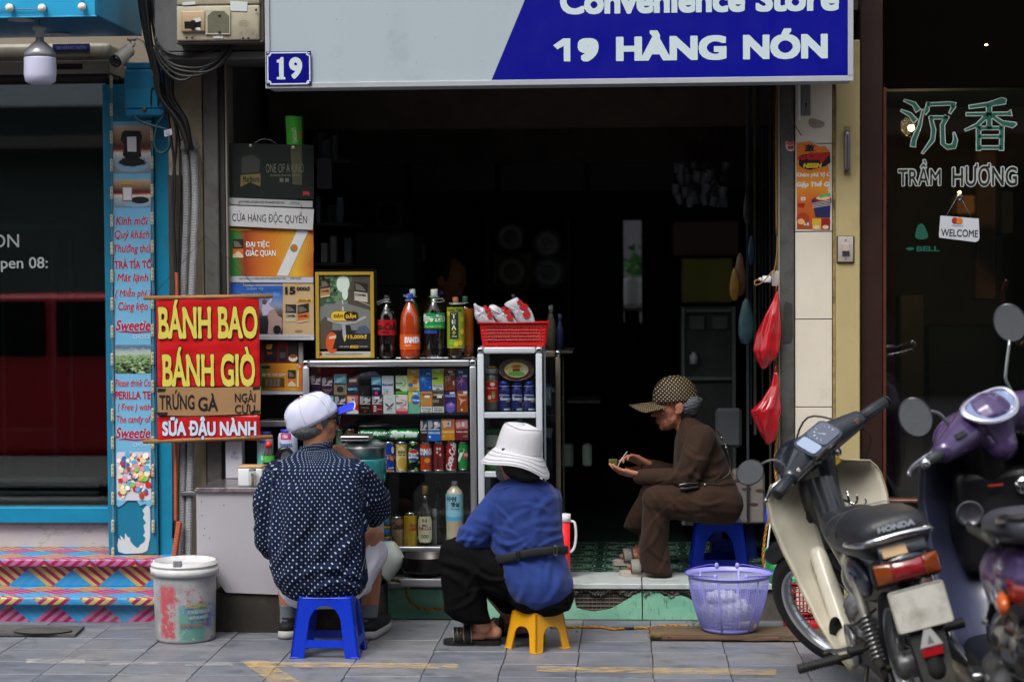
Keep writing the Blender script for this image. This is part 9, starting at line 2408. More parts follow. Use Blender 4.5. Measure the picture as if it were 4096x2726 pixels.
# woman in brown
w3=TG('person',(A3(2880,2090,.62).x,.62,z3),'elderly woman in brown seated in profile in the doorway, dotted sun cap, eating cake','person')
sk3=skin_mat('skin_aged','#96604a',.18)
YN,YF_=.50,.76
m=MB();hc=A3(2700,1618,.62);P3,R3_=head(m,hc,(-1,-.10,-.14),(-.12,0,1),1.02)
cp_(m,A3(2765,1730,.62),A3(2725,1670,.62),.058,.050)
cp_(m,A3(2790,1790,.62),A3(2860,1980,.62),.10,.11);cp_(m,A3(2800,1750,.52),A3(2800,1750,.72),.05,.05)
cp_(m,A3(2800,1750,.49),A3(2735,1915,.46),.043,.036);cp_(m,A3(2735,1915,.46),A3(2572,1906,.47),.034,.025)
cp_(m,A3(2800,1750,.76),A3(2735,1905,.76),.043,.036);cp_(m,A3(2735,1905,.76),A3(2596,1862,.70),.034,.025)
hd_(m,A3(2572,1902,.47),(-1,.08,.18),(0.05,.35,.9),(.22,.26,.3,.36),.6,.98,flip=1)
hd_(m,A3(2598,1860,.70),(-.86,-.2,.42),(-.3,-.5,-.8),(.7,.75,.6,.45),.9,.98,flip=-1)
kN,aN=A3(2620,1995,.48),A3(2625,2245,.50)
kF,aF=A3(2600,1985,.80),A3(2578,2235,.84)
cp_(m,A3(2880,2020,.52),kN,.08,.05);cp_(m,kN,aN,.048,.032);cp_(m,A3(2880,2020,.74),kF,.08,.05);cp_(m,kF,aF,.048,.032)
yN=gnd(2590,2310,ZF).y+.04
hN,tN=V3((A3(2660,2290,yN).x,yN,ZF+.026)),V3((A3(2492,2290,yN).x,yN+.0,ZF+.026))
hF,tF=V3((A3(2612,2260,.86).x,.86,ZF+.026)),V3((A3(2464,2260,.86).x,.85,ZF+.026))
foot(m,hN,tN,.98);foot(m,hF,tF,.98);cp_(m,aN,hN+V3((-.03,0,.04)),.031,.03);cp_(m,aF,hF+V3((-.03,0,.04)),.031,.03)
og_(m,'body',sk3,w3,.0042,3,disp=fd_([(A3(2680,1670,.53),(.3,0,1),.012,.0012,.04),(A3(2700,1700,.55),(.6,0,1),.014,.0015,.04),(A3(2500,1890,.45),(1,0,.1),.012,.001,.06)],.0003))
face_parts(P3,R3_,w3,1.02,'#6e3a32')
m=MB();m.ball(P3(0,-.045,-.005),(.082,.072,.062),24,M=R3_);m.ball(P3(0,-.06,-.035),(.066,.045,.035),20,M=R3_);m.ball(P3(.0,-.10,.0),(.03,.025,.02),12,M=R3_)
og_(m,'hair',mat('grey_hair','#55585c',.7,var=.45,vs=60,bump=1,bs=160,sc3=(1,1,3)),w3,.005,2,disp=lambda P,n:.002*np.sin(P[:,2]*420+P[:,0]*300+np.sin(P[:,0]*200)*2))
def dot_mat():
 s=N('black_yellow_dots')
 att=s.n('ShaderNodeAttribute');att.attribute_name='pat'
 sp=s.n('ShaderNodeSeparateXYZ');s.l(att.outputs['Vector'],sp.inputs[0])
 u,v=s.math('DIVIDE',sp.outputs[0],.0175),s.math('DIVIDE',sp.outputs[1],.0175)
 def d(o1,o2):
  a=s.math('SUBTRACT',s.math('FRACT',s.math('ADD',u,o1+40)),.5);b=s.math('SUBTRACT',s.math('FRACT',s.math('ADD',v,o2+40)),.5)
  return s.math('LESS_THAN',s.math('ADD',s.math('MULTIPLY',a,a),s.math('MULTIPLY',b,b)),.0155)
 w_=s.math('MAXIMUM',d(0,0),d(.5,.5))
 s.l(s.mix(w_,hx_('#0f0d0d')+(1,),hx_('#c8a865')+(1,)),s.b.inputs['Base Color']);s.b.inputs['Roughness'].default_value=.8
 return s.m
dm=dot_mat()
Kc=A3(2690,1596,.62);kf=frame((-1,-.10,-.06),(-.07,0,1))
PK_=lambda x,y,z:Kc+(kf@V3((x,y,z)))
def withpat(ob,uvs):
 a=ob.data.attributes.new('pat','FLOAT_VECTOR','POINT');a.data.foreach_set('vector',np.array(uvs,dtype=np.float32).ravel())
m=MB();rg_=[];uv=[]
n_=44
for i in rn_(14):
 t=i/13;ph=t*pi/2*.99;rr=cos_(ph)**.72;z=.118*sin_(ph)-.012
 rg_.append([PK_(.086*rr*cos_(2*pi*k/n_),.104*rr*sin_(2*pi*k/n_)-.012,z)for k in rn_(n_)])
 for k in rn_(n_):
  y=.104*rr*sin_(2*pi*k/n_);uv.append((y,z+.0,0))
m.loft(rg_,0);cp=m.mk('cap',dm,w3,fix=1);withpat(cp,uv);solidify(cp,.003,-1)
m=MB();uv=[]
def bill(u,v):
 a=(u-.5)*2.5;y=.07+.125*v*cos_(a*.55)**1.0;x=.083*sin_(a)*(1+.1*v)
 return PK_(x,y-.05*(1-cos_(a)),-.006-.008*v-.035*(x/.09)**2)
m.grid(bill,24,12)
for p in m.v:
 q=kf.inverted()@(V3(p)-Kc);uv.append((q.y,q.z*2.2+q.x*.8,0))
bl_=m.mk('visor',dm,cp,fix=0);withpat(bl_,uv);solidify(bl_,.004)
m=MB();m.tb_([bill(u/24,1)for u in rn_(25)],.0022,6);m.mk('visor_edge',mat('black_trim_cloth','#0f0d0d',.8),cp)
brn=mat('brown_crepe','#2e1f17',.9,var=.08,vs=6,bump=.15,bs=200,sheen=.04,spec=.2)
lv=[(1668,2712,2782),(1688,2712,2805),(1715,2712,2846),(1755,2700,2876),(1810,2694,2896),(1870,2692,2918),(1930,2700,2944),(1985,2716,2960),(2035,2740,2962),(2068,2770,2956),(2086,2800,2940)]
dp=[(.62,.058),(.62,.075),(.62,.11),(.62,.15),(.62,.158),(.62,.155),(.62,.158),(.62,.165),(.62,.17),(.62,.155),(.62,.12)]
m=MB();m.loft(px_(lv,0,dp,32,.9),1)
cp_(m,A3(2805,1752,.50),A3(2772,1850,.455),.066,.062);cp_(m,A3(2772,1850,.455),A3(2742,1915,.45),.062,.052);cp_(m,A3(2742,1915,.45),A3(2560,1905,.468),.052,.036)
cp_(m,A3(2805,1752,.74),A3(2740,1905,.77),.06,.05);cp_(m,A3(2740,1905,.77),A3(2590,1864,.705),.048,.034)
og_(m,'tunic',brn,w3,.006,3,disp=fd_([(A3(2735,1900,.40),(.6,0,.7),.028,.008,.07),(A3(2775,1830,.40),(.8,0,-.3),.035,.006,.08),(A3(2890,1880,.46),(1,0,.2),.035,.006,.09),(A3(2900,2000,.46),(.9,0,-.4),.035,.008,.1),(A3(2850,1960,.45),(.8,0,.3),.03,.006,.08),(A3(2650,1905,.42),(1,0,.1),.022,.003,.07),(A3(2850,1780,.47),(.5,0,1),.05,.005,.09)],.0011))
m=MB();cp_(m,A3(2890,2015,.52),A3(2800,2005,.47),.095,.095);cp_(m,A3(2800,2005,.47),A3(2640,1998,.465),.093,.08);cp_(m,A3(2890,2015,.72),A3(2620,1985,.78),.095,.075)
m.loft(px_([(1945,2590,2660),(1965,2580,2680),(2020,2572,2690),(2100,2566,2676),(2180,2555,2670),(2240,2556,2680),(2282,2572,2688),(2300,2615,2688)],0,[(.47,.05),(.47,.07),(.475,.075),(.48,.07),(.49,.068),(.50,.07),(.50,.07),(.50,.055)],28,.9),1)
m.loft(px_([(1955,2570,2640),(2000,2545,2640),(2060,2510,2620),(2105,2492,2600),(2132,2530,2590)],0,[(.79,.05),(.79,.065),(.79,.065),(.80,.065),(.80,.04)],24,.9),1)
og_(m,'trousers',brn,w3,.006,3,disp=fd_([(A3(2620,2150,.41),(.08,0,1),.034,.008,.16),(A3(2650,2060,.41),(-.35,0,1),.03,.006,.09),(A3(2740,2020,.38),(.9,0,-.45),.035,.007,.12),(A3(2660,1970,.38),(.5,0,-.9),.03,.006,.07),(A3(2820,2050,.4),(1,0,-.2),.035,.006,.1)],.001))
m=MB();m.tb_([A3(2745,1662,.62)+V3((.052*cos_(a)+.0,.052*sin_(a),.020*cos_(a)))for a in[2*pi*k/24 for k in rn_(24)]],[(.013,.004)]*24,8,cl=1,up=(0,0,1));m.mk('collar',brn,w3)
spn=[(2868,1722,.60),(2884,1745,.545),(2905,1790,.50),(2920,1850,.475),(2918,1890,.46),(2880,1918,.445),(2830,1935,.43),(2780,1942,.41),(2716,1948,.385)]
m=MB();m.tb_(ch_([A3(*p)for p in spn],6),[(.0065,.002)]*(8*6+1),6,up=(0,-1,.2));so=m.mk('bag_strap',mat('shiny_strap','#120d0c',.25,coat=.5),w3)
m=MB();m.tb_(ch_([A3(2795,1930,.40),A3(2750,1934,.38),A3(2715,1940,.38)]),.007,8);m.tb_(ch_([A3(2795,1945,.40),A3(2750,1952,.385),A3(2720,1952,.385)]),.007,8);m.mk('handbag_edge',mat('shiny_strap','#120d0c',.25),so)
for q in((2905,1790,.488),(2820,1938,.415),(2886,1750,.53)):m=MB();m.ball(A3(*q),(.007,.004,.007),10);m.mk('ring',mat('ring_metal','#8c8478',.25,.9),so)
for hh,tt in((hN,tN),(hF,tF)):
 sl,d,n,L=slipper(w3,hh,tt,.041,'sandal',mat('cream_sole','#9d968a',.6),th=.02)
 sp_(sl,hh,d,n,L,.56,.78,.044,0,mat('grey_knit','#75736c',.8,var=.4,vs=160),lift=.054);sp_(sl,hh,d,n,L,.535,.56,.0445,0,blk,'edging',lift=.056);sp_(sl,hh,d,n,L,.78,.805,.0445,0,blk,'edging',lift=.05)
 m=MB();m.box(-.001,.001,-.001,.001,0,.001)
 d2=(tt-hh).normalized()
 A_=[hh+d2*x*L+d2.cross(V3((0,0,1)))*y*.042 for x,y in[(-.05,0),(-.03,.6),(.1,.86),(.45,.8),(.75,1.12),(.95,1),(1.06,.5),(1.08,0),(1.05,-.5),(.93,-1),(.7,-1),(.45,-.76),(.1,-.86),(-.03,-.6)]]
 m=MB();m.loft([[V3((p.x,p.y,ZF+.0048))for p in A_],[V3((p.x,p.y,ZF+.0015))for p in A_]],1,smo=0);m.mk('outsole',blk,sl)
o=TG('cake_piece',A3(2452,1862,.56),'small piece of greenish brown cake held over the open hand of the woman in brown','cake')
m=MB();q=A3(2452,1852,.56);m.box(q.x-.019,q.x+.019,.545,.58,q.z-.010,q.z+.019,.003,seg=2);m.mk('slice',mat('cake_green','#4b4a1c',.9,var=.5,vs=120,bump=1,bs=200),o)
m=MB();m.tb_(ch_([A3(2470,1868,.54),A3(2478,1850,.545),A3(2487,1835,.55),A3(2497,1820,.57),A3(2508,1806,.6)]),[(.008-.0002*k if k<9 else.003,.0014)for k in rn_(25)],8,up=(0,-1,0));tag(m.mk('plastic_fork',white_p),'short white plastic fork stuck into the cake in her hand','fork')
# shopkeeper in the dark behind the bottles
w4=TG('person',(A3(1760,1400,1.9).x,1.9,ZF),'dark haired person bending over in the shadow behind the drink bottles','person')
m=MB();hc=A3(1795,1120,1.9);P4,R4_=head(m,hc,(.8,-.35,-.5),(.35,-.1,.9),1.0);cp_(m,A3(1740,1210,1.95),A3(1775,1160,1.92),.055,.05)
cp_(m,A3(1740,1280,1.95),A3(1740,1600,1.95),.12,.12);cp_(m,A3(1740,1600,1.95),V3((A3(1700,1800,1.95).x,1.95,ZF+.05)),.1,.06);cp_(m,A3(1760,1600,2.0),V3((A3(1790,1800,2.0).x,2.0,ZF+.05)),.1,.06)
cp_(m,A3(1650,1270,1.95),A3(1720,1450,1.8),.045,.03);cp_(m,A3(1830,1270,1.95),A3(1850,1430,1.75),.045,.03);hd_(m,A3(1850,1430,1.75),(.2,-1,-.2),(0,0,-1),(.4,)*4);hd_(m,A3(1720,1450,1.8),(.2,-1,-.2),(0,0,-1),(.4,)*4)
og_(m,'body',skin_mat('skin_shade','#b57a58'),w4,.007,2);face_parts(P4,R4_,w4)
m=MB();m.ball(P4(0,-.03,.03),(.084,.095,.085),20,M=R4_);m.ball(P4(0,-.11,.03),(.05,.045,.05),16,M=R4_);og_(m,'hair',mat('black_hair','#0c0c0e',.55),w4,.008,2)
m=MB();m.loft(px_([(1225,1700,1780),(1250,1640,1850),(1330,1630,1860),(1600,1640,1850)],0,[(1.95,.07),(1.95,.12),(1.95,.14),(1.95,.15)],24),1);cp_(m,A3(1655,1270,1.95),A3(1690,1400,1.85),.07,.05);cp_(m,A3(1830,1270,1.95),A3(1845,1390,1.85),.07,.05)
og_(m,'shirt',mat('shade_shirt','#23262c',.8),w4,.01,2)
m=MB();m.loft([[V3((A3(1745,1600,1.95).x+rx*cos_(2*pi*k/20),1.96+.12*sin_(2*pi*k/20),z))for k in rn_(20)]for z,rx in((A3(1745,1590,1.95).z,.13),(.6,.14),(ZF+.05,.13))],1);m.mk('trousers',mat('shade_trousers','#15161a',.8),w4)
# ================================================================ MOTORBIKES
def steer_m(delta,top=(0,.86,.85),ax=(0,-.44,.9)):
 t=V3(top);return TR_(t)@RO_(delta,4,V3(ax).normalized())@TR_(-t)
def wh_(root,y,R_,w_,xf,spokes=0,name='wheel',rimc=None):
 rimc=rimc or alu
 Rx=TR_((0,y,R_))@RO_(pi/2,4,'Y')
 m=MB();m.xf=xf
 pr_=[(R_-w_*.95,-w_*.42),(R_-w_*.6,-w_*.52),(R_-w_*.2,-w_*.42),(R_-.004,-w_*.18),(R_,0),(R_-.004,w_*.18),(R_-w_*.2,w_*.42),(R_-w_*.6,w_*.52),(R_-w_*.95,w_*.42)]
 m.la_(pr_,(0,0,0),56,M=Rx,cap=0);t=m.mk(name,mat('tyre_rubber','#17171a',.8,bump=.3,bs=60),root)
 m=MB();m.xf=xf;m.la_([(R_-w_*.95,-w_*.42),(R_-w_*1.15,-w_*.34),(R_-w_*1.2,0),(R_-w_*1.15,w_*.34),(R_-w_*.95,w_*.42)],(0,0,0),56,M=Rx,cap=0);m.mk('rim',rimc,t)
 m=MB();m.xf=xf;m.la_([(.0005,-.06),(.03,-.06),(.05,-.045),(.05,.045),(.03,.06),(.0005,.06)],(0,0,0),24,M=Rx);m.mk('hub',mat('dull_alloy','#7a7b7c',.4,.7,var=.2,dirt='#3a342c',da=.4),t)
 for k in rn_(spokes):
  a=2*pi*k/spokes;b_=a+(.5 if k%2 else-.5)
  s_=-1 if k%4<2 else 1
  p=Rx@V3((.05*cos_(b_),.05*sin_(b_),s_*.03));q=Rx@V3(((R_-w_*1.15)*cos_(a),(R_-w_*1.15)*sin_(a),0))
  m=MB();m.xf=xf;m.tb_([p,q],.0017,4);m.mk('spoke',steel,t)
 return t
def wing(m,s_,prof,nv=26,nu=10,sweep=.10):
 0
 zs_=[p[0]for p in prof]
 def f(u,v):
  z=zs_[0]+(zs_[-1]-zs_[0])*v
  i=0
  while i<len(prof)-2 and prof[i+1][0]<z:i+=1
  t=(z-prof[i][0])/(prof[i+1][0]-prof[i][0]);t2=t*t*(3-2*t)*.4+t*.6
  yc=prof[i][1]+(prof[i+1][1]-prof[i][1])*t2;xo=prof[i][2]+(prof[i+1][2]-prof[i][2])*t2
  return V3((s_*(.045+(xo-.045)*u),yc-sweep*u**2.2+.012*sin_(u*pi),z))
 m.grid(f,nu,nv);return f
def bar(root,pts,r,name,mt,xf=None,seg=10,**k):
 m=MB();m.xf=xf;m.tb_(ch_(pts,5)if len(pts)>2 else pts,r,seg,**k);return m.mk(name,mt,root)
def org(root,name,mt,shapes,xf=None,voxel=.007,sm=3):
 0
 m=MB();m.xf=xf
 for s_ in shapes:
  if s_[0]=='b':m.ball(s_[1],s_[2],18)
  elif s_[0]=='c':cp_(m,*s_[1:])
  else:m.box(*s_[1:7],s_[7],seg=2)
 return og_(m,name,mt,root,voxel,sm)
def btext(root,t,c,wx,wz,tilt,colr,bo=.05,xf=None,name='lettering'):
 0
 m=MB();m.xf=(xf or Matrix())@TR_(c)@RO_(tilt,4,'X');text(m,t,-wx/2,wx/2,-wz/2,wz/2,0,bo=bo,rows=20);return m.mk(name,pr(colr),root)
cream_p=mat('cream_leg_shield','#c6c1b1',.35,var=.07,vs=4,dirt='#6d6450',da=.22,ds=6,coat=.3)
bk_gloss=mat('blue_black_plastic','#1b2029',.28,var=.1,vs=5,coat=.4)
bk_dull=mat('dull_black_plastic','#131417',.5,var=.2,vs=9)
eng=mat('engine_alloy','#6b6c6d',.42,.75,var=.25,vs=12,dirt='#2b261f',da=.5,ds=9)
seatm=mat('seat_vinyl','#1e2025',.45,var=.12,vs=8,bump=.25,bs=70)
rustg=mat('greasy_metal','#34302b',.55,.4,var=.4,vs=14)
b1=TG('motorbike',(0,0,0),'old cream and black step-through motorbike parked leaning, rear towards the street','motorbike')
S_=steer_m(.64)
wh_(b1,0,.28,.075,None,24)
fw_=wh_(b1,1.19,.28,.068,S_,28)
bar(b1,[(0,.86,.84),(0,.72,.62),(0,.52,.48),(0,.2,.50),(0,-.1,.60)],.032,'frame_tube',bk_dull)
org(b1,'engine',eng,[('c',(-.02,.40,.30),(.03,.62,.36),.085,.06),('b',(-.085,.40,.29),(.03,.095,.095)),('b',(.085,.40,.29),(.04,.10,.10)),('x',-.09,.09,.28,.5,.22,.36,.03)])
m=MB()
for k in rn_(7):m.la_([(.0005,0),(.07,0),(.07,.005),(.0005,.005)],(0,0,0),20,M=TR_((0,.54+k*.016,.34+.006*k))@RO_(-pi/2,4,'X'))
tag(m.mk('cooling_fin',eng,b1),kind='stuff')
m=MB();m.la_([(.0005,0),(.07,0),(.08,.012),(.08,.02),(.0005,.022)],(0,0,0),28,M=TR_((-.10,.40,.30))@RO_(-pi/2,4,'Y'));m.mk('crankcase_cover',mat('polished_alloy','#8d8e90',.25,.85,var=.15,dirt='#4a453d',da=.35),b1)
bar(b1,[(-.10,.36,.30),(-.105,.1,.28),(-.105,-.02,.28)],[(.045,.012)]*11,'chain_case',rustg,up=(0,0,1))
bar(b1,[(-.085,0,.28),(-.085,.30,.30)],.014,'swing_arm',rustg);bar(b1,[(.085,0,.28),(.085,.30,.30)],.014,'swing_arm',rustg)
for s_ in(-1,1):
 o=bar(b1,[(s_*.115,-.02,.30),(s_*.115,.08,.60)],.017,'shock_absorber',mat('shock_grey','#7d7b74',.45,.3,var=.2,dirt='#3b352c',da=.4))
 a,c_=V3((s_*.115,-.012,.325)),V3((s_*.115,.04,.48));d=(c_-a)
 sp=[a+d*t/70+V3((.024*cos_(t*.9),0,0))+V3((0,.024*sin_(t*.9)*.95,-.024*sin_(t*.9)*.3))for t in rn_(71)]
 m=MB();m.tb_(sp,.0035,5);m.mk('spring',steel,o)
o=bar(b1,[(.03,.62,.26),(.10,.60,.2),(.15,.45,.17),(.155,.2,.18)],.018,'exhaust_pipe',rustg)
m=MB();M=TR_((.16,.22,.19))@RO_(rad(95),4,'X');m.la_([(.02,0),(.045,.04),(.05,.12),(.05,.46),(.044,.50),(.022,.505),(.02,.44),(.0005,.44)],(0,0,0),28,M=M);m.mk('silencer',mat('dull_chrome','#8b857c',.35,.8,var=.25,dirt='#4b4136',da=.4),b1)
prof=[(.17,.56,.125),(.27,.62,.165),(.38,.74,.185),(.52,.83,.205),(.66,.885,.228),(.76,.905,.240),(.84,.91,.234),(.885,.908,.21),(.91,.905,.16),(.918,.905,.10)]
for s_ in(-1,1):
 m=MB();f_=wing(m,s_,prof);w_=m.mk('leg_shield',cream_p,b1,fix=0);solidify(w_,.004)
 m=MB();m.tb_([f_(1,v/26)for v in rn_(27)]+[f_(1-u/10,1)for u in rn_(1,11)],.0035,6);m.mk('edge_bead',mat('shield_bead','#8f886f',.4),w_)
 org(w_,'moulded_bulge',cream_p,[('c',(s_*.085,.80,.58),(s_*.085,.60,.26),.035,.045)],voxel=.008)
m=MB();M=TR_((-.125,.598,.33))@RO_(rad(30),4,'X');m.xf=M
m.la_([(.0005,0),(.024,0),(.026,-.004),(.026,-.008),(.0005,-.008)],(0,0,0),24,sy=1,M=Matrix.Scale(2.3,4,(0,0,1))@RO_(-pi/2,4,'X'));m.mk('shield_slot',mat('slot_black','#0c0c0d',.5),b1)
org(b1,'column_cover',bk_gloss,[('c',(0,.835,.90),(0,.74,.66),.062,.06),('c',(0,.74,.66),(0,.58,.56),.058,.05),('c',(0,.60,.56),(0,.46,.62),.05,.05)])
o=bar(b1,[(.07,.84,.76),(.085,.80,.75),(.10,.79,.74),(.115,.785,.755),(.115,.785,.775)],.005,'chrome_hook',chrome)
m=MB();m.ball((.085,.80,.79),(.008,.008,.008),10);m.tb_([(.085,.80,.74),(.085,.80,.79)],.006,8);m.tb_(ch_([(.085,.8,.745),(.12,.79,.725),(.145,.785,.735),(.145,.785,.755)]),.004,6);m.mk('hook_knob',chrome,o)
org(b1,'front_fender',mat('fender_black','#151619',.4,var=.2,bump=.3,bs=40),[('c',(0,1.19+.31*cos_(rad(a)),.28+.31*sin_(rad(a))),(0,1.19+.31*cos_(rad(a+14)),.28+.31*sin_(rad(a+14))),.042,.042)for a in rn_(62,200,14)],S_,.009,2)
for s_ in(-1,1):bar(b1,[(s_*.075,1.17,.30),(s_*.075,1.00,.62),(s_*.05,.90,.80)],.02,'fork_leg',bk_dull,S_)
org(b1,'headstock_cover',bk_gloss,[('c',(0,.97,.62),(0,.88,.84),.07,.08)],S_)
S1b=S_@TR_((0,.8,.985))@Matrix.Diagonal((1.04,1.22,1.22,1))@TR_((0,-.8,-.985))
org(b1,'handlebar_cover',bk_gloss,[('b',(0,.82,.985),(.115,.085,.055)),('b',(0,.90,.965),(.10,.07,.065)),('c',(-.08,.80,.99),(-.215,.755,.985),.052,.032),('c',(.08,.80,.99),(.215,.755,.985),.052,.032),('c',(0,.82,.96),(0,.85,.86),.075,.062)],S1b,.006)
m=MB();m.xf=S1b@TR_((0,.762,1.018))@RO_(rad(-48),4,'X')
m.prism(rrect(-.098,.098,-.046,.046,.026,5),-.006,.012);d_=m.mk('instrument_panel',mat('panel_bezel','#2a303b',.25,coat=.5),b1)
m=MB();m.xf=S1b@TR_((0,.7575,1.0225))@RO_(rad(-48),4,'X');m.prism(rrect(-.088,-.03,-.036,.036,.012,4),-.004,0);m.mk('left_dial',mat('dial_pale','#8796ad',.12,coat=.6),d_)
m=MB();m.xf=S1b@TR_((0,.7575,1.0225))@RO_(rad(-48),4,'X');m.prism(rrect(-.026,.088,-.038,.038,.02,4),-.004,0);m.mk('speed_dial',mat('dial_dark','#4a5262',.1,coat=.8),d_)
m=MB();m.xf=S1b@TR_((0,.7575,1.0225))@RO_(rad(-48),4,'X')
for k in rn_(9):
 a=rad(200-k*27);m.add([(.032+.030*cos_(a)*1.25,-.0045,-.004+.028*sin_(a)),(.032+.036*cos_(a)*1.25,-.0045,-.004+.034*sin_(a)),(.034+.036*cos_(a)*1.25,-.0045,-.002+.034*sin_(a)),(.034+.030*cos_(a)*1.25,-.0045,-.002+.028*sin_(a))],[(0,1,2,3)])
m.add([(.03,-.005,-.008),(.034,-.005,-.008),(.012,-.005,.018)],[(0,1,2)]);tag(m.mk('dial_mark',pr('#c3c8d0'),d_),kind='stuff')
for s_ in(-1,1):
 g_=bar(b1,[(s_*.215,.752,.985),(s_*.345,.715,.985)],.0175,'grip',mat('grip_rubber','#22262e',.6),S1b,16)
 m=MB();m.xf=S1b;
 for k in rn_(10):a=2*pi*k/10;o1=V3((0,cos_(a),sin_(a)))*.0175;m.tb_([V3((s_*.225,.749,.985))+o1,V3((s_*.335,.718,.985))+o1],.0018,4)
 tag(m.mk('grip_rib',mat('grip_rubber','#22262e',.6),g_),kind='stuff')
 m=MB();m.xf=S1b;m.ball((s_*.35,.713,.985),(.006,.02,.02),14);m.mk('grip_end',bk_dull,g_)
 bar(b1,[(s_*.205,.775,.985),(s_*.20,.80,.98),(s_*.25,.825,.97),(s_*.33,.80,.96)],.006,'brake_lever' if s_>0 else 'left_lever',steel,S1b)
 org(b1,'switch_block',bk_dull,[('x',s_*.19-.022,s_*.19+.022,.738,.785,.962,1.012,.008)],S1b,.004,2)
m=MB();m.xf=S1b;m.box(-.200,-.178,.728,.738,.985,1.0,.003);m.mk('indicator_switch',mat('switch_pale','#a99c94',.4),b1)
m=MB();m.xf=S1b;m.box(.172,.198,.728,.738,.98,1.0,.003);m.mk('starter_switch',mat('switch_brown','#5a3a30',.4),b1)
m=MB();m.xf=S_;m.la_([(.0005,0),(.016,0),(.018,.006),(.0005,.008)],(0,0,0),18,M=TR_((.07,.765,.93))@RO_(pi/2,4,'X'));m.mk('ignition_lock',steel,b1)
m=MB();m.xf=S_@TR_((.045,.763,.905))@RO_(rad(8),4,'X');m.box(-.017,.017,-.002,0,-.014,.014,.001);m.mk('sticker',mat('yellow_sticker','#b8941c',.5),b1)
o=bar(b1,[(-.185,.775,1.0),(-.20,.79,1.05),(-.24,.80,1.075),(-.33,.78,1.09)],.005,'mirror_stalk',steel,S_)
Mm=S_@TR_((-.37,.765,1.095))@RO_(rad(-35),4,'Z')@RO_(rad(90),4,'X')
m=MB();m.la_([(.0005,-.03),(.035,-.024),(.055,-.006),(.056,.002),(.052,.003)],(0,0,0),32,M=Mm,sy=.85,cap=0);m.mk('mirror_shell',bk_dull,o)
m=MB();m.la_([(.0005,.0015),(.052,.0015)],(0,0,0),32,M=Mm,sy=.85,cap=0);m.mk('mirror_glass',mat('mirror','#c8ccd2',.03,1),o)
for pts_ in([(.2,.80,.99),(.15,.90,1.05),(.06,.95,.96),(.04,.93,.80)],[(.205,.76,.97),(.22,.74,.92),(.19,.78,.86),(.12,.84,.82)]):bar(b1,pts_,.0035,'control_cable',blackc,S1b,6)
bar(b1,[(-.11,.46,.36),(-.12,.2,.42),(-.08,.0,.5)],.005,'wiring',blackc);bar(b1,[(.1,.5,.3),(.13,.3,.36),(.12,.05,.34)],.005,'brake_rod',rustg)
m=MB();m.xf=None
rg_=[]
for y,z,wx,h_ in((.66,.725,.05,.05),(.63,.745,.09,.08),(.5,.765,.11,.10),(.34,.765,.125,.11),(.2,.775,.135,.12),(.08,.81,.142,.135),(-.08,.82,.14,.14),(-.2,.822,.128,.125),(-.25,.812,.105,.09)):
 rg_.append([V3((wx*math.copysign(abs(cos_(t))**.7,cos_(t)),y,z-h_*.35+h_*.65*math.copysign(abs(sin_(t))**.75,sin_(t))))for t in[2*pi*k/24 for k in rn_(24)]])
m.loft(rg_,1);o=m.mk('seat',seatm,b1);ms=o.modifiers.new('s','SUBSURF');ms.levels=ms.render_levels=1
for i in(3,5):
 m=MB();m.tb_([p+V3((0,0,.001))for p in rg_[i][:13]],.0018,5);m.mk('seam',mat('seat_seam','#33363d',.6),o)
btext(o,"HONDA",(0,-.2545,.817),.13,.022,rad(4),'#9aa1ac',.05)
bar(b1,[(-.125,.10,.735),(-.135,-.08,.76),(-.125,-.22,.775),(-.095,-.275,.785),(0,-.285,.79),(.095,-.275,.785),(.125,-.22,.775),(.135,-.08,.76),(.125,.10,.735)],[(.012,.008)]*41,'grab_rail',chrome,None,10,up=(0,0,1))
org(b1,'tail_cover',bk_gloss,[('c',(0,.15,.66),(0,-.2,.69),.085,.085),('b',(0,-.24,.70),(.10,.05,.035))])
for s_ in(-1,1):
 o=org(b1,'side_cover',mat('side_cover_blue','#23283a',.3,coat=.4,var=.15),[('b',(s_*.09,.12,.60),(.03,.17,.075)),('b',(s_*.085,.28,.56),(.028,.1,.06))])
 m=MB();x=s_*.122;
 if s_<0:
  m=MB();M_=TR_((-.1225,.10,.61))@RO_(-pi/2,4,'Z');m.xf=M_;text(m,"DREAM",-.05,.05,-.012,.012,0,bo=.05,sh=.3);m.mk('lettering',pr('#8c7c9a'),o)
m=MB();m.xf=TR_((0,-.262,.735))@RO_(rad(-24),4,'X');m.box(-.085,.085,-.012,.0,-.02,.025,.01,seg=3);m.mk('lamp_hood',bk_gloss,b1)
m=MB();m.xf=TR_((-.018,-.2755,.738))@RO_(rad(-24),4,'X');m.box(-.055,.03,-.002,.0,-.015,.02);m.mk('paper_sticker',mat('manila_sticker','#a88e6a',.7,var=.15),b1)
def lens(x0,x1,colr,nm):
 m=MB();m.xf=TR_((0,-.265,.668))@RO_(rad(-8),4,'X')
 m.grid(lambda u,v:V3((x0+(x1-x0)*u,-.035*(1-((x0+(x1-x0)*u)/.118)**2)*sin_(pi*(.08+.84*v))**.5-.001,-.036+.072*v)),12,8);o=m.mk(nm,mat('lens_'+colr,colr,.08,var=.25,vs=30,coat=.8),b1,fix=0);solidify(o,.003);return o
lens(-.056,.056,'#7a1a1e','tail_lamp');lens(-.112,-.057,'#6e3210','turn_signal');lens(.057,.112,'#6e3210','turn_signal')
m=MB();m.xf=TR_((0,-.25,.668));m.prism(rrect(-.12,.12,-.044,.044,.03,5),-.012,.03);m.mk('lamp_housing',bk_dull,b1)
Mp=TR_((0,-.33,.545))@RO_(rad(-14),4,'X')
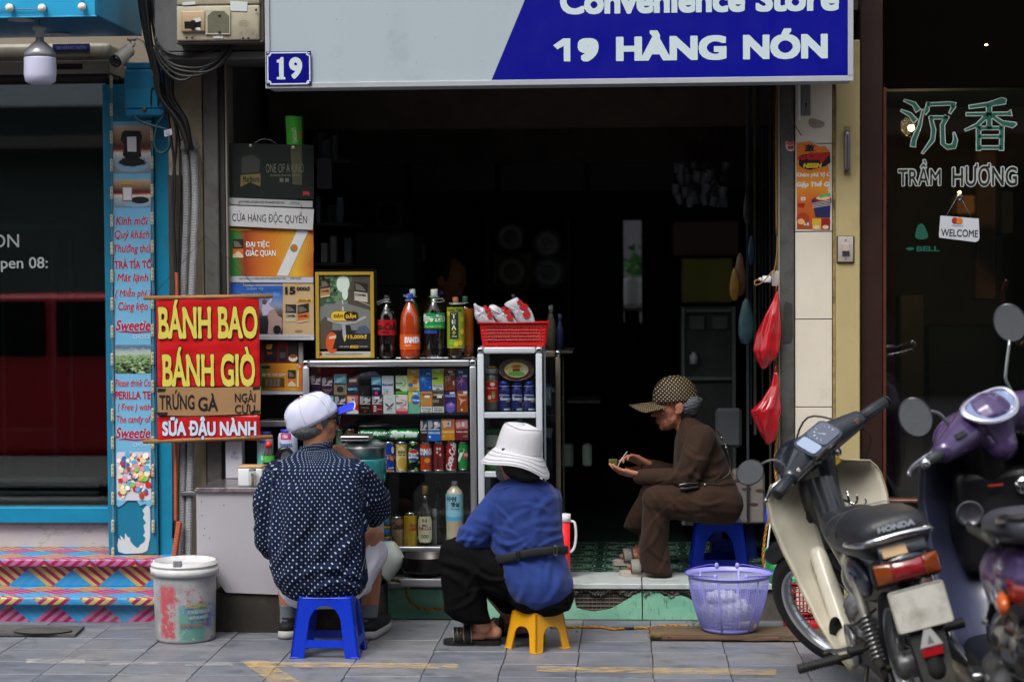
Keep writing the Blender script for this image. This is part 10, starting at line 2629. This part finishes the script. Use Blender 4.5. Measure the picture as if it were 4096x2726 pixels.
m=MB();m.xf=Mp;m.prism(rrect(-.098,.098,-.072,.072,.012,4),-.003,0);o=m.mk('number_plate',mat('plate_white','#a9a8a2',.5,var=.1,vs=12,dirt='#7d7a6e',da=.5,ds=9),b1)
m=MB();m.xf=Mp;P_=rrect(-.095,.095,-.069,.069,.011,4);m.tb_([(x,-.004,z)for x,z in P_],.0022,5,cl=1);m.mk('raised_edge',mat('plate_edge','#8d8c86',.5),o)
m=MB();m.xf=Mp;m.box(-.03,.03,.0005,.06,-.03,.06);m.mk('bracket',bk_dull,o)
org(b1,'rear_fender',bk_dull,[('c',(0,.33*cos_(rad(a)),.28+.33*sin_(rad(a))),(0,.33*cos_(rad(a+14)),.28+.33*sin_(rad(a+14))),.045,.045)for a in rn_(60,170,14)],None,.01,2)
m=MB();m.xf=TR_((0,-.345,.37))@RO_(rad(-10),4,'X');m.prism([(-.05,-.16),(.05,-.16),(.062,.12),(-.062,.12)],-.004,.004);o=m.mk('mud_flap',mat('flap_rubber','#25282a',.7,var=.25,vs=10,dirt='#4a463e',da=.4),b1)
m=MB();m.xf=TR_((0,-.352,.435))@RO_(rad(-10),4,'X');flat(m,[(-.04,-.02),(.04,-.02),(.012,.04),(-.012,.04)],-.004,0);flat(m,[(-.012,-.012),(.012,-.012),(0,.018)],-.0046,1);m.mk('triangle_mark',[pr('#9a9b9c'),pr('#5f6163')],o)
m=MB();m.xf=TR_((0,-.352,.395))@RO_(rad(-10),4,'X');m.box(-.036,.036,-.008,.0,-.014,.014,.002);m.mk('reflector',mat('red_reflector','#8c141a',.15,coat=.6),o)
for s_,y,z,x0,x1,nm in((-1,.42,.255,.10,.33,'foot_peg'),(1,.42,.255,.10,.33,'foot_peg'),(1,.06,.36,.12,.23,'passenger_peg'),(-1,.06,.36,.12,.20,'passenger_peg')):
 o=bar(b1,[(s_*x0,y,z),(s_*x1,y,z)],.011,nm,rustg)
 m=MB();m.tb_([(s_*(x0+(x1-x0)*.35+(x1-x0)*.65*k/44),y,z)for k in rn_(45)],[.0195 if(k//2)%2 else.0165 for k in rn_(45)],12,smo=0);m.mk('peg_rubber',mat('peg_rubber','#1b1c1f',.6),o)
bar(b1,[(-.08,.34,.24),(-.20,.26,.01),(-.21,.22,.004)],.009,'side_stand',rustg)
bar(b1,[(-.12,.36,.30),(-.15,.48,.27),(-.18,.56,.26)],.008,'gear_lever',steel)
m=MB();m.box(-.20,-.15,.54,.575,.25,.262,.003);m.mk('gear_pedal',rustg,b1)
k1=.9
b1.matrix_world=TR_((.94,-1.86,0))@RO_(.128,4,'Z')@RO_(-.235,4,'Y')@Matrix.Scale(k1,4)
# violet scooter
b2=TG('scooter',(0,0,0),'violet and black scooter at the right edge, rear towards the street','scooter')
S2_=steer_m(.62,(0,.86,.85));S2b=S2_@TR_((0,.8,1.0))@Matrix.Scale(1.13,4)@TR_((0,-.8,-1.0))
pur=mat('violet_paint','#43335c',.3,.2,var=.05,coat=.5)
ink=mat('inner_black','#0e0f13',.4,var=.15,vs=6)
slatep=mat('slate_violet_panel','#33374f',.38,var=.06,coat=.2)
dk_rim=mat('dark_alloy','#1c1d20',.35,.6)
wh_(b2,0,.25,.1,None,0,rimc=dk_rim);fw2=wh_(b2,1.24,.25,.09,S2_,0,rimc=dk_rim)
for r_,yy,X in((fw2,1.24,S2_),):
 for k in rn_(6):
  a=2*pi*k/6;m=MB();m.xf=X;m.tb_([(0,yy+.04*cos_(a),.25+.04*sin_(a)),(0,yy+.15*cos_(a+.2),.25+.15*sin_(a+.2))],[(.02,.012)]*2,8,up=(1,0,0));m.mk('spoke',dk_rim,r_)
prof2=[(.24,.70,.15),(.32,.78,.20),(.45,.88,.225),(.6,.95,.235),(.75,.97,.24),(.86,.955,.23),(.92,.945,.19),(.95,.94,.10)]
for s_ in(-1,1):
 m=MB();wing(m,s_,prof2,sweep=.13);w_=m.mk('inner_apron',slatep if s_<0 else ink,b2,fix=0);solidify(w_,.006)
 m=MB();f_=wing(m,s_,[(a,b_+.03,c+.006)for a,b_,c in prof2],sweep=.15);w_=m.mk('front_apron',pur,b2,fix=0);solidify(w_,.006)
 m=MB();m.tb_([f_(1,v/26)+V3((0,-.012,0))for v in rn_(27)],.008,8);m.mk('apron_edge',mat('apron_edge','#23232c',.3,coat=.6),w_)
o=org(b2,'glove_box',ink,[('b',(0,.88,.66),(.16,.07,.2)),('x',-.13,.13,.82,.92,.5,.84,.03)],None,.01)
m=MB();m.la_([(.0005,0),(.042,0),(.046,.004),(.046,.012),(.036,.016),(.034,.012),(.0005,.014)],(0,0,0),32,M=TR_((-.09,.825,.70))@RO_(pi/2,4,'X'));m.mk('fuel_cap',mat('cap_pewter','#5c5d64',.3,.6),o)
m=MB();m.la_([(.0005,0),(.02,0),(.03,.008),(.028,.014),(.0005,.015)],(0,0,0),24,M=TR_((.09,.815,.78))@RO_(pi/2,4,'X'));m.mk('key_lock',chrome,o)
m=MB();m.xf=TR_((.0,.8,.79));m.box(-.025,.025,-.003,0,-.004,.004);m.mk('red_sticker',pr('#8a2c1c'),o)
org(b2,'floorboard',ink,[('x',-.17,.17,.30,.86,.24,.31,.02),('b',(0,.6,.26),(.16,.3,.05))],None,.01)
org(b2,'rear_body',pur,[('b',(0,-.02,.62),(.165,.40,.12)),('b',(0,-.22,.66),(.15,.22,.10)),('b',(0,.22,.58),(.14,.16,.13))],None,.009)
org(b2,'lower_body',mat('gloss_black','#0b0b0e',.2,coat=.8),[('b',(0,.0,.43),(.155,.34,.13)),('b',(0,.25,.42),(.14,.12,.16)),('b',(0,-.25,.45),(.13,.14,.09))],None,.01)
rg_=[]
m=MB()
for y,z,wx,h_ in((.42,.735,.05,.03),(.38,.755,.09,.055),(.25,.765,.12,.07),(.1,.775,.14,.075),(-.05,.80,.145,.085),(-.2,.815,.14,.085),(-.33,.82,.12,.07),(-.38,.81,.09,.05)):
 rg_.append([V3((wx*math.copysign(abs(cos_(t))**.7,cos_(t)),y,z-h_*.3+h_*.65*math.copysign(abs(sin_(t))**.75,sin_(t))))for t in[2*pi*k/24 for k in rn_(24)]])
m.loft(rg_,1);o=m.mk('seat',mat('grey_violet_seat','#33353f',.45,bump=.2,bs=60),b2);ms=o.modifiers.new('s','SUBSURF');ms.levels=ms.render_levels=1
m=MB();m.tb_([V3((-.147,-.36+.09*k,.772-.006*k))for k in rn_(9)],[(.017,.006)]*9,8,up=(0,0,1));m.mk('seat_band',ink,o)
m=MB();m.xf=TR_((-.156,-.15,.772))@RO_(-pi/2,4,'Z');text(m,"Grande",-.06,.06,-.013,.013,0,bo=.015,sh=.4);m.mk('lettering',pr('#8f8c84'),o)
bar(b2,[(-.12,-.2,.80),(-.13,-.38,.84),(-.08,-.47,.85),(.08,-.47,.85),(.13,-.38,.84),(.12,-.2,.80)],.013,'grab_rail',mat('gloss_black','#0b0b0e',.2),None,10)
m=MB()
m.grid(lambda u,v:V3((-.13+.26*u,-.42+.10*(2*u-1)**2-.02*sin_(v*pi),.60+.07*v)),16,6);o=m.mk('tail_lamp',mat('lens_tail','#7c1a16',.08,coat=.8),b2,fix=0);solidify(o,.004)
for s_ in(-1,1):
 o=org(b2,'turn_signal',mat('lens_amber2','#b4521a',.08,coat=.8),[('b',(s_*.145,-.31,.60),(.02,.06,.035))],None,.005,2)
 o=org(b2,'chrome_lens',mat('lens_chrome','#9ba0b4',.08,.8),[('b',(s_*.158,-.26,.615),(.012,.06,.028))],None,.005,2)
m=MB()
for k in rn_(6):m.box(-.18,-.172,-.06-.02*k,-.046-.02*k,.50+.003*k,.515+.003*k,.002)
m.mk('chrome_emblem',chrome,b2)
org(b2,'engine',eng,[('c',(-.08,.05,.28),(-.08,.35,.27),.09,.08),('b',(-.10,.02,.25),(.04,.12,.10))],None,.009)
m=MB();M=TR_((.17,.25,.22))@RO_(rad(97),4,'X');m.la_([(.03,0),(.065,.05),(.07,.35),(.06,.46),(.025,.47),(.02,.4),(.0005,.4)],(0,0,0),28,M=M,sx=.7);m.mk('silencer',mat('gloss_black','#0b0b0e',.2),b2)
o=org(b2,'rear_fender',ink,[('c',(0,.29*cos_(rad(a)),.25+.31*sin_(rad(a))),(0,.29*cos_(rad(a+14)),.25+.31*sin_(rad(a+14))),.05,.05)for a in rn_(60,190,14)],None,.01,2)
m=MB();m.xf=TR_((0,-.46,.45))@RO_(rad(-15),4,'X');m.prism(rrect(-.098,.098,-.072,.072,.012,4),-.003,0);m.mk('number_plate',mat('plate_white','#a9a8a2',.5),b2)
bar(b2,[(-.10,.25,.22),(-.22,.18,.01),(-.23,.14,.004)],.009,'side_stand',rustg)
org(b2,'passenger_peg',steel,[('x',-.20,-.16,.18,.30,.28,.31,.008)],None,.005,1)
org(b2,'front_fender',mat('gloss_black','#0b0b0e',.2),[('c',(0,1.24+.285*cos_(rad(a)),.25+.285*sin_(rad(a))),(0,1.24+.285*cos_(rad(a+14)),.25+.285*sin_(rad(a+14))),.055,.055)for a in rn_(55,195,14)],S2_,.01,2)
for s_ in(-1,1):bar(b2,[(s_*.07,1.22,.27),(s_*.07,1.05,.60)],.018,'fork_leg',ink,S2_)
org(b2,'handlebar_cover',pur,[('b',(0,.83,1.0),(.125,.10,.055)),('b',(0,.92,.98),(.11,.07,.06)),('c',(-.08,.81,1.0),(-.20,.765,.99),.058,.036),('c',(.08,.81,1.0),(.20,.765,.99),.058,.036),('c',(0,.80,1.0),(0,.775,.93),.09,.05)],S2b,.006)
org(b2,'lower_bar_cover',ink,[('c',(0,.86,.95),(0,.88,.84),.09,.07)],S2_,.009)
Md=S2b@TR_((0,.757,1.049))@RO_(rad(-48),4,'X')
def shp(k):return[(k*.098*math.copysign(abs(cos_(t))**.85,cos_(t)),k*(.062*sin_(t)+(.008*cos_(2*t))))for t in[2*pi*j/40 for j in rn_(40)]]
A_,B_=shp(1.0),shp(.80)
m=MB();m.xf=Md;C_=shp(.9);m.loft([[V3((x,0,z))for x,z in A_],[V3((x,-.011,z))for x,z in C_],[V3((x,-.004,z))for x,z in B_],[V3((x,.004,z))for x,z in B_]],0);d_=m.mk('dash_ring',mat('pearl_chrome','#b4b6c8',.18,.7),b2)
m=MB();m.xf=Md;m.prism(B_,-.0015,.003);m.mk('dash_glass',mat('dash_blue','#6b7a9c',.06,var=.25,vs=16,coat=1),d_)
m=MB();m.xf=Md
for k in rn_(9):
 a=rad(205-k*29);m.add([(r_*cos_(a)*1.2-.0+w_,-.002,.006+r_*.8*sin_(a))for r_,w_ in((.030,0),(.038,0),(.038,.002),(.030,.002))],[(0,1,2,3)])
flat(m,rrect(.006,.05,-.042,-.018,.002,2),-.002,1);flat(m,rrect(.010,.046,-.038,-.022,.002,2),-.0025,2);tag(m.mk('dial_mark',[pr('#aab4c6'),pr('#b0b6c6'),pr('#6d7484')],d_),kind='stuff')
for s_ in(-1,1):
 g_=bar(b2,[(s_*.205,.762,.99),(s_*.325,.725,.99)],.018,'grip',mat('grip_rubber','#22262e',.6),S2_,16)
 m=MB();m.xf=S2_;m.ball((s_*.34,.72,.99),(.016,.018,.018),16);m.mk('bar_end',chrome,g_)
 bar(b2,[(s_*.20,.80,.985),(s_*.24,.845,.975),(s_*.31,.84,.965),(s_*.36,.80,.96)],[(.012,.006)]*16,'brake_lever',mat('lever_silver','#9c9ea8',.22,.8),S2_,8,up=(0,0,1))
 m=MB();m.xf=S2_@TR_((s_*.165,.735,1.015))@RO_(rad(-50),4,'X');m.box(-.022,.022,-.006,.004,-.012,.012,.003);m.mk('switch_block',ink,b2)
 bk2=[(s_*.14,.80,1.02),(s_*.15,.80,1.06),(s_*.17,.80,1.10),(s_*.22,.80,1.13)]if s_<0 else[(s_*.14,.80,1.03),(s_*.13,.80,1.09),(s_*.14,.80,1.12),(s_*.20,.80,1.21)]
 o=bar(b2,bk2,.0055,'mirror_stalk',steel,S2_)
 e_=V3(bk2[-1])+(V3((-.055,-.02,.0))if s_<0 else V3((.02,-.01,.055)))
 if s_<0:e_=V3((-.275,.775,1.125))
 Mm=S2_@TR_(e_)@RO_(rad(-42),4,'Z')@RO_(rad(90),4,'X')
 m=MB();m.la_([(.0005,-.03),(.03,-.026),(.052,-.008),(.054,.002),(.050,.003)],(0,0,0),36,M=Mm,sy=1.25,cap=0);m.mk('mirror_shell',bk_gloss,o)
 m=MB();m.la_([(.0005,.0012),(.050,.0012)],(0,0,0),36,M=Mm,sy=1.25,cap=0);m.mk('mirror_glass',mat('mirror','#c8ccd2',.03,1),o)
 m=MB();m.xf=S2_;m.ball(bk2[0],(.016,.016,.014),12);m.mk('mirror_boot',ink,o)
b2.matrix_world=TR_((1.225,-2.42,0))@RO_(-.055,4,'Z')@RO_(-.10,4,'Y')@Matrix.Scale(1.0,4)
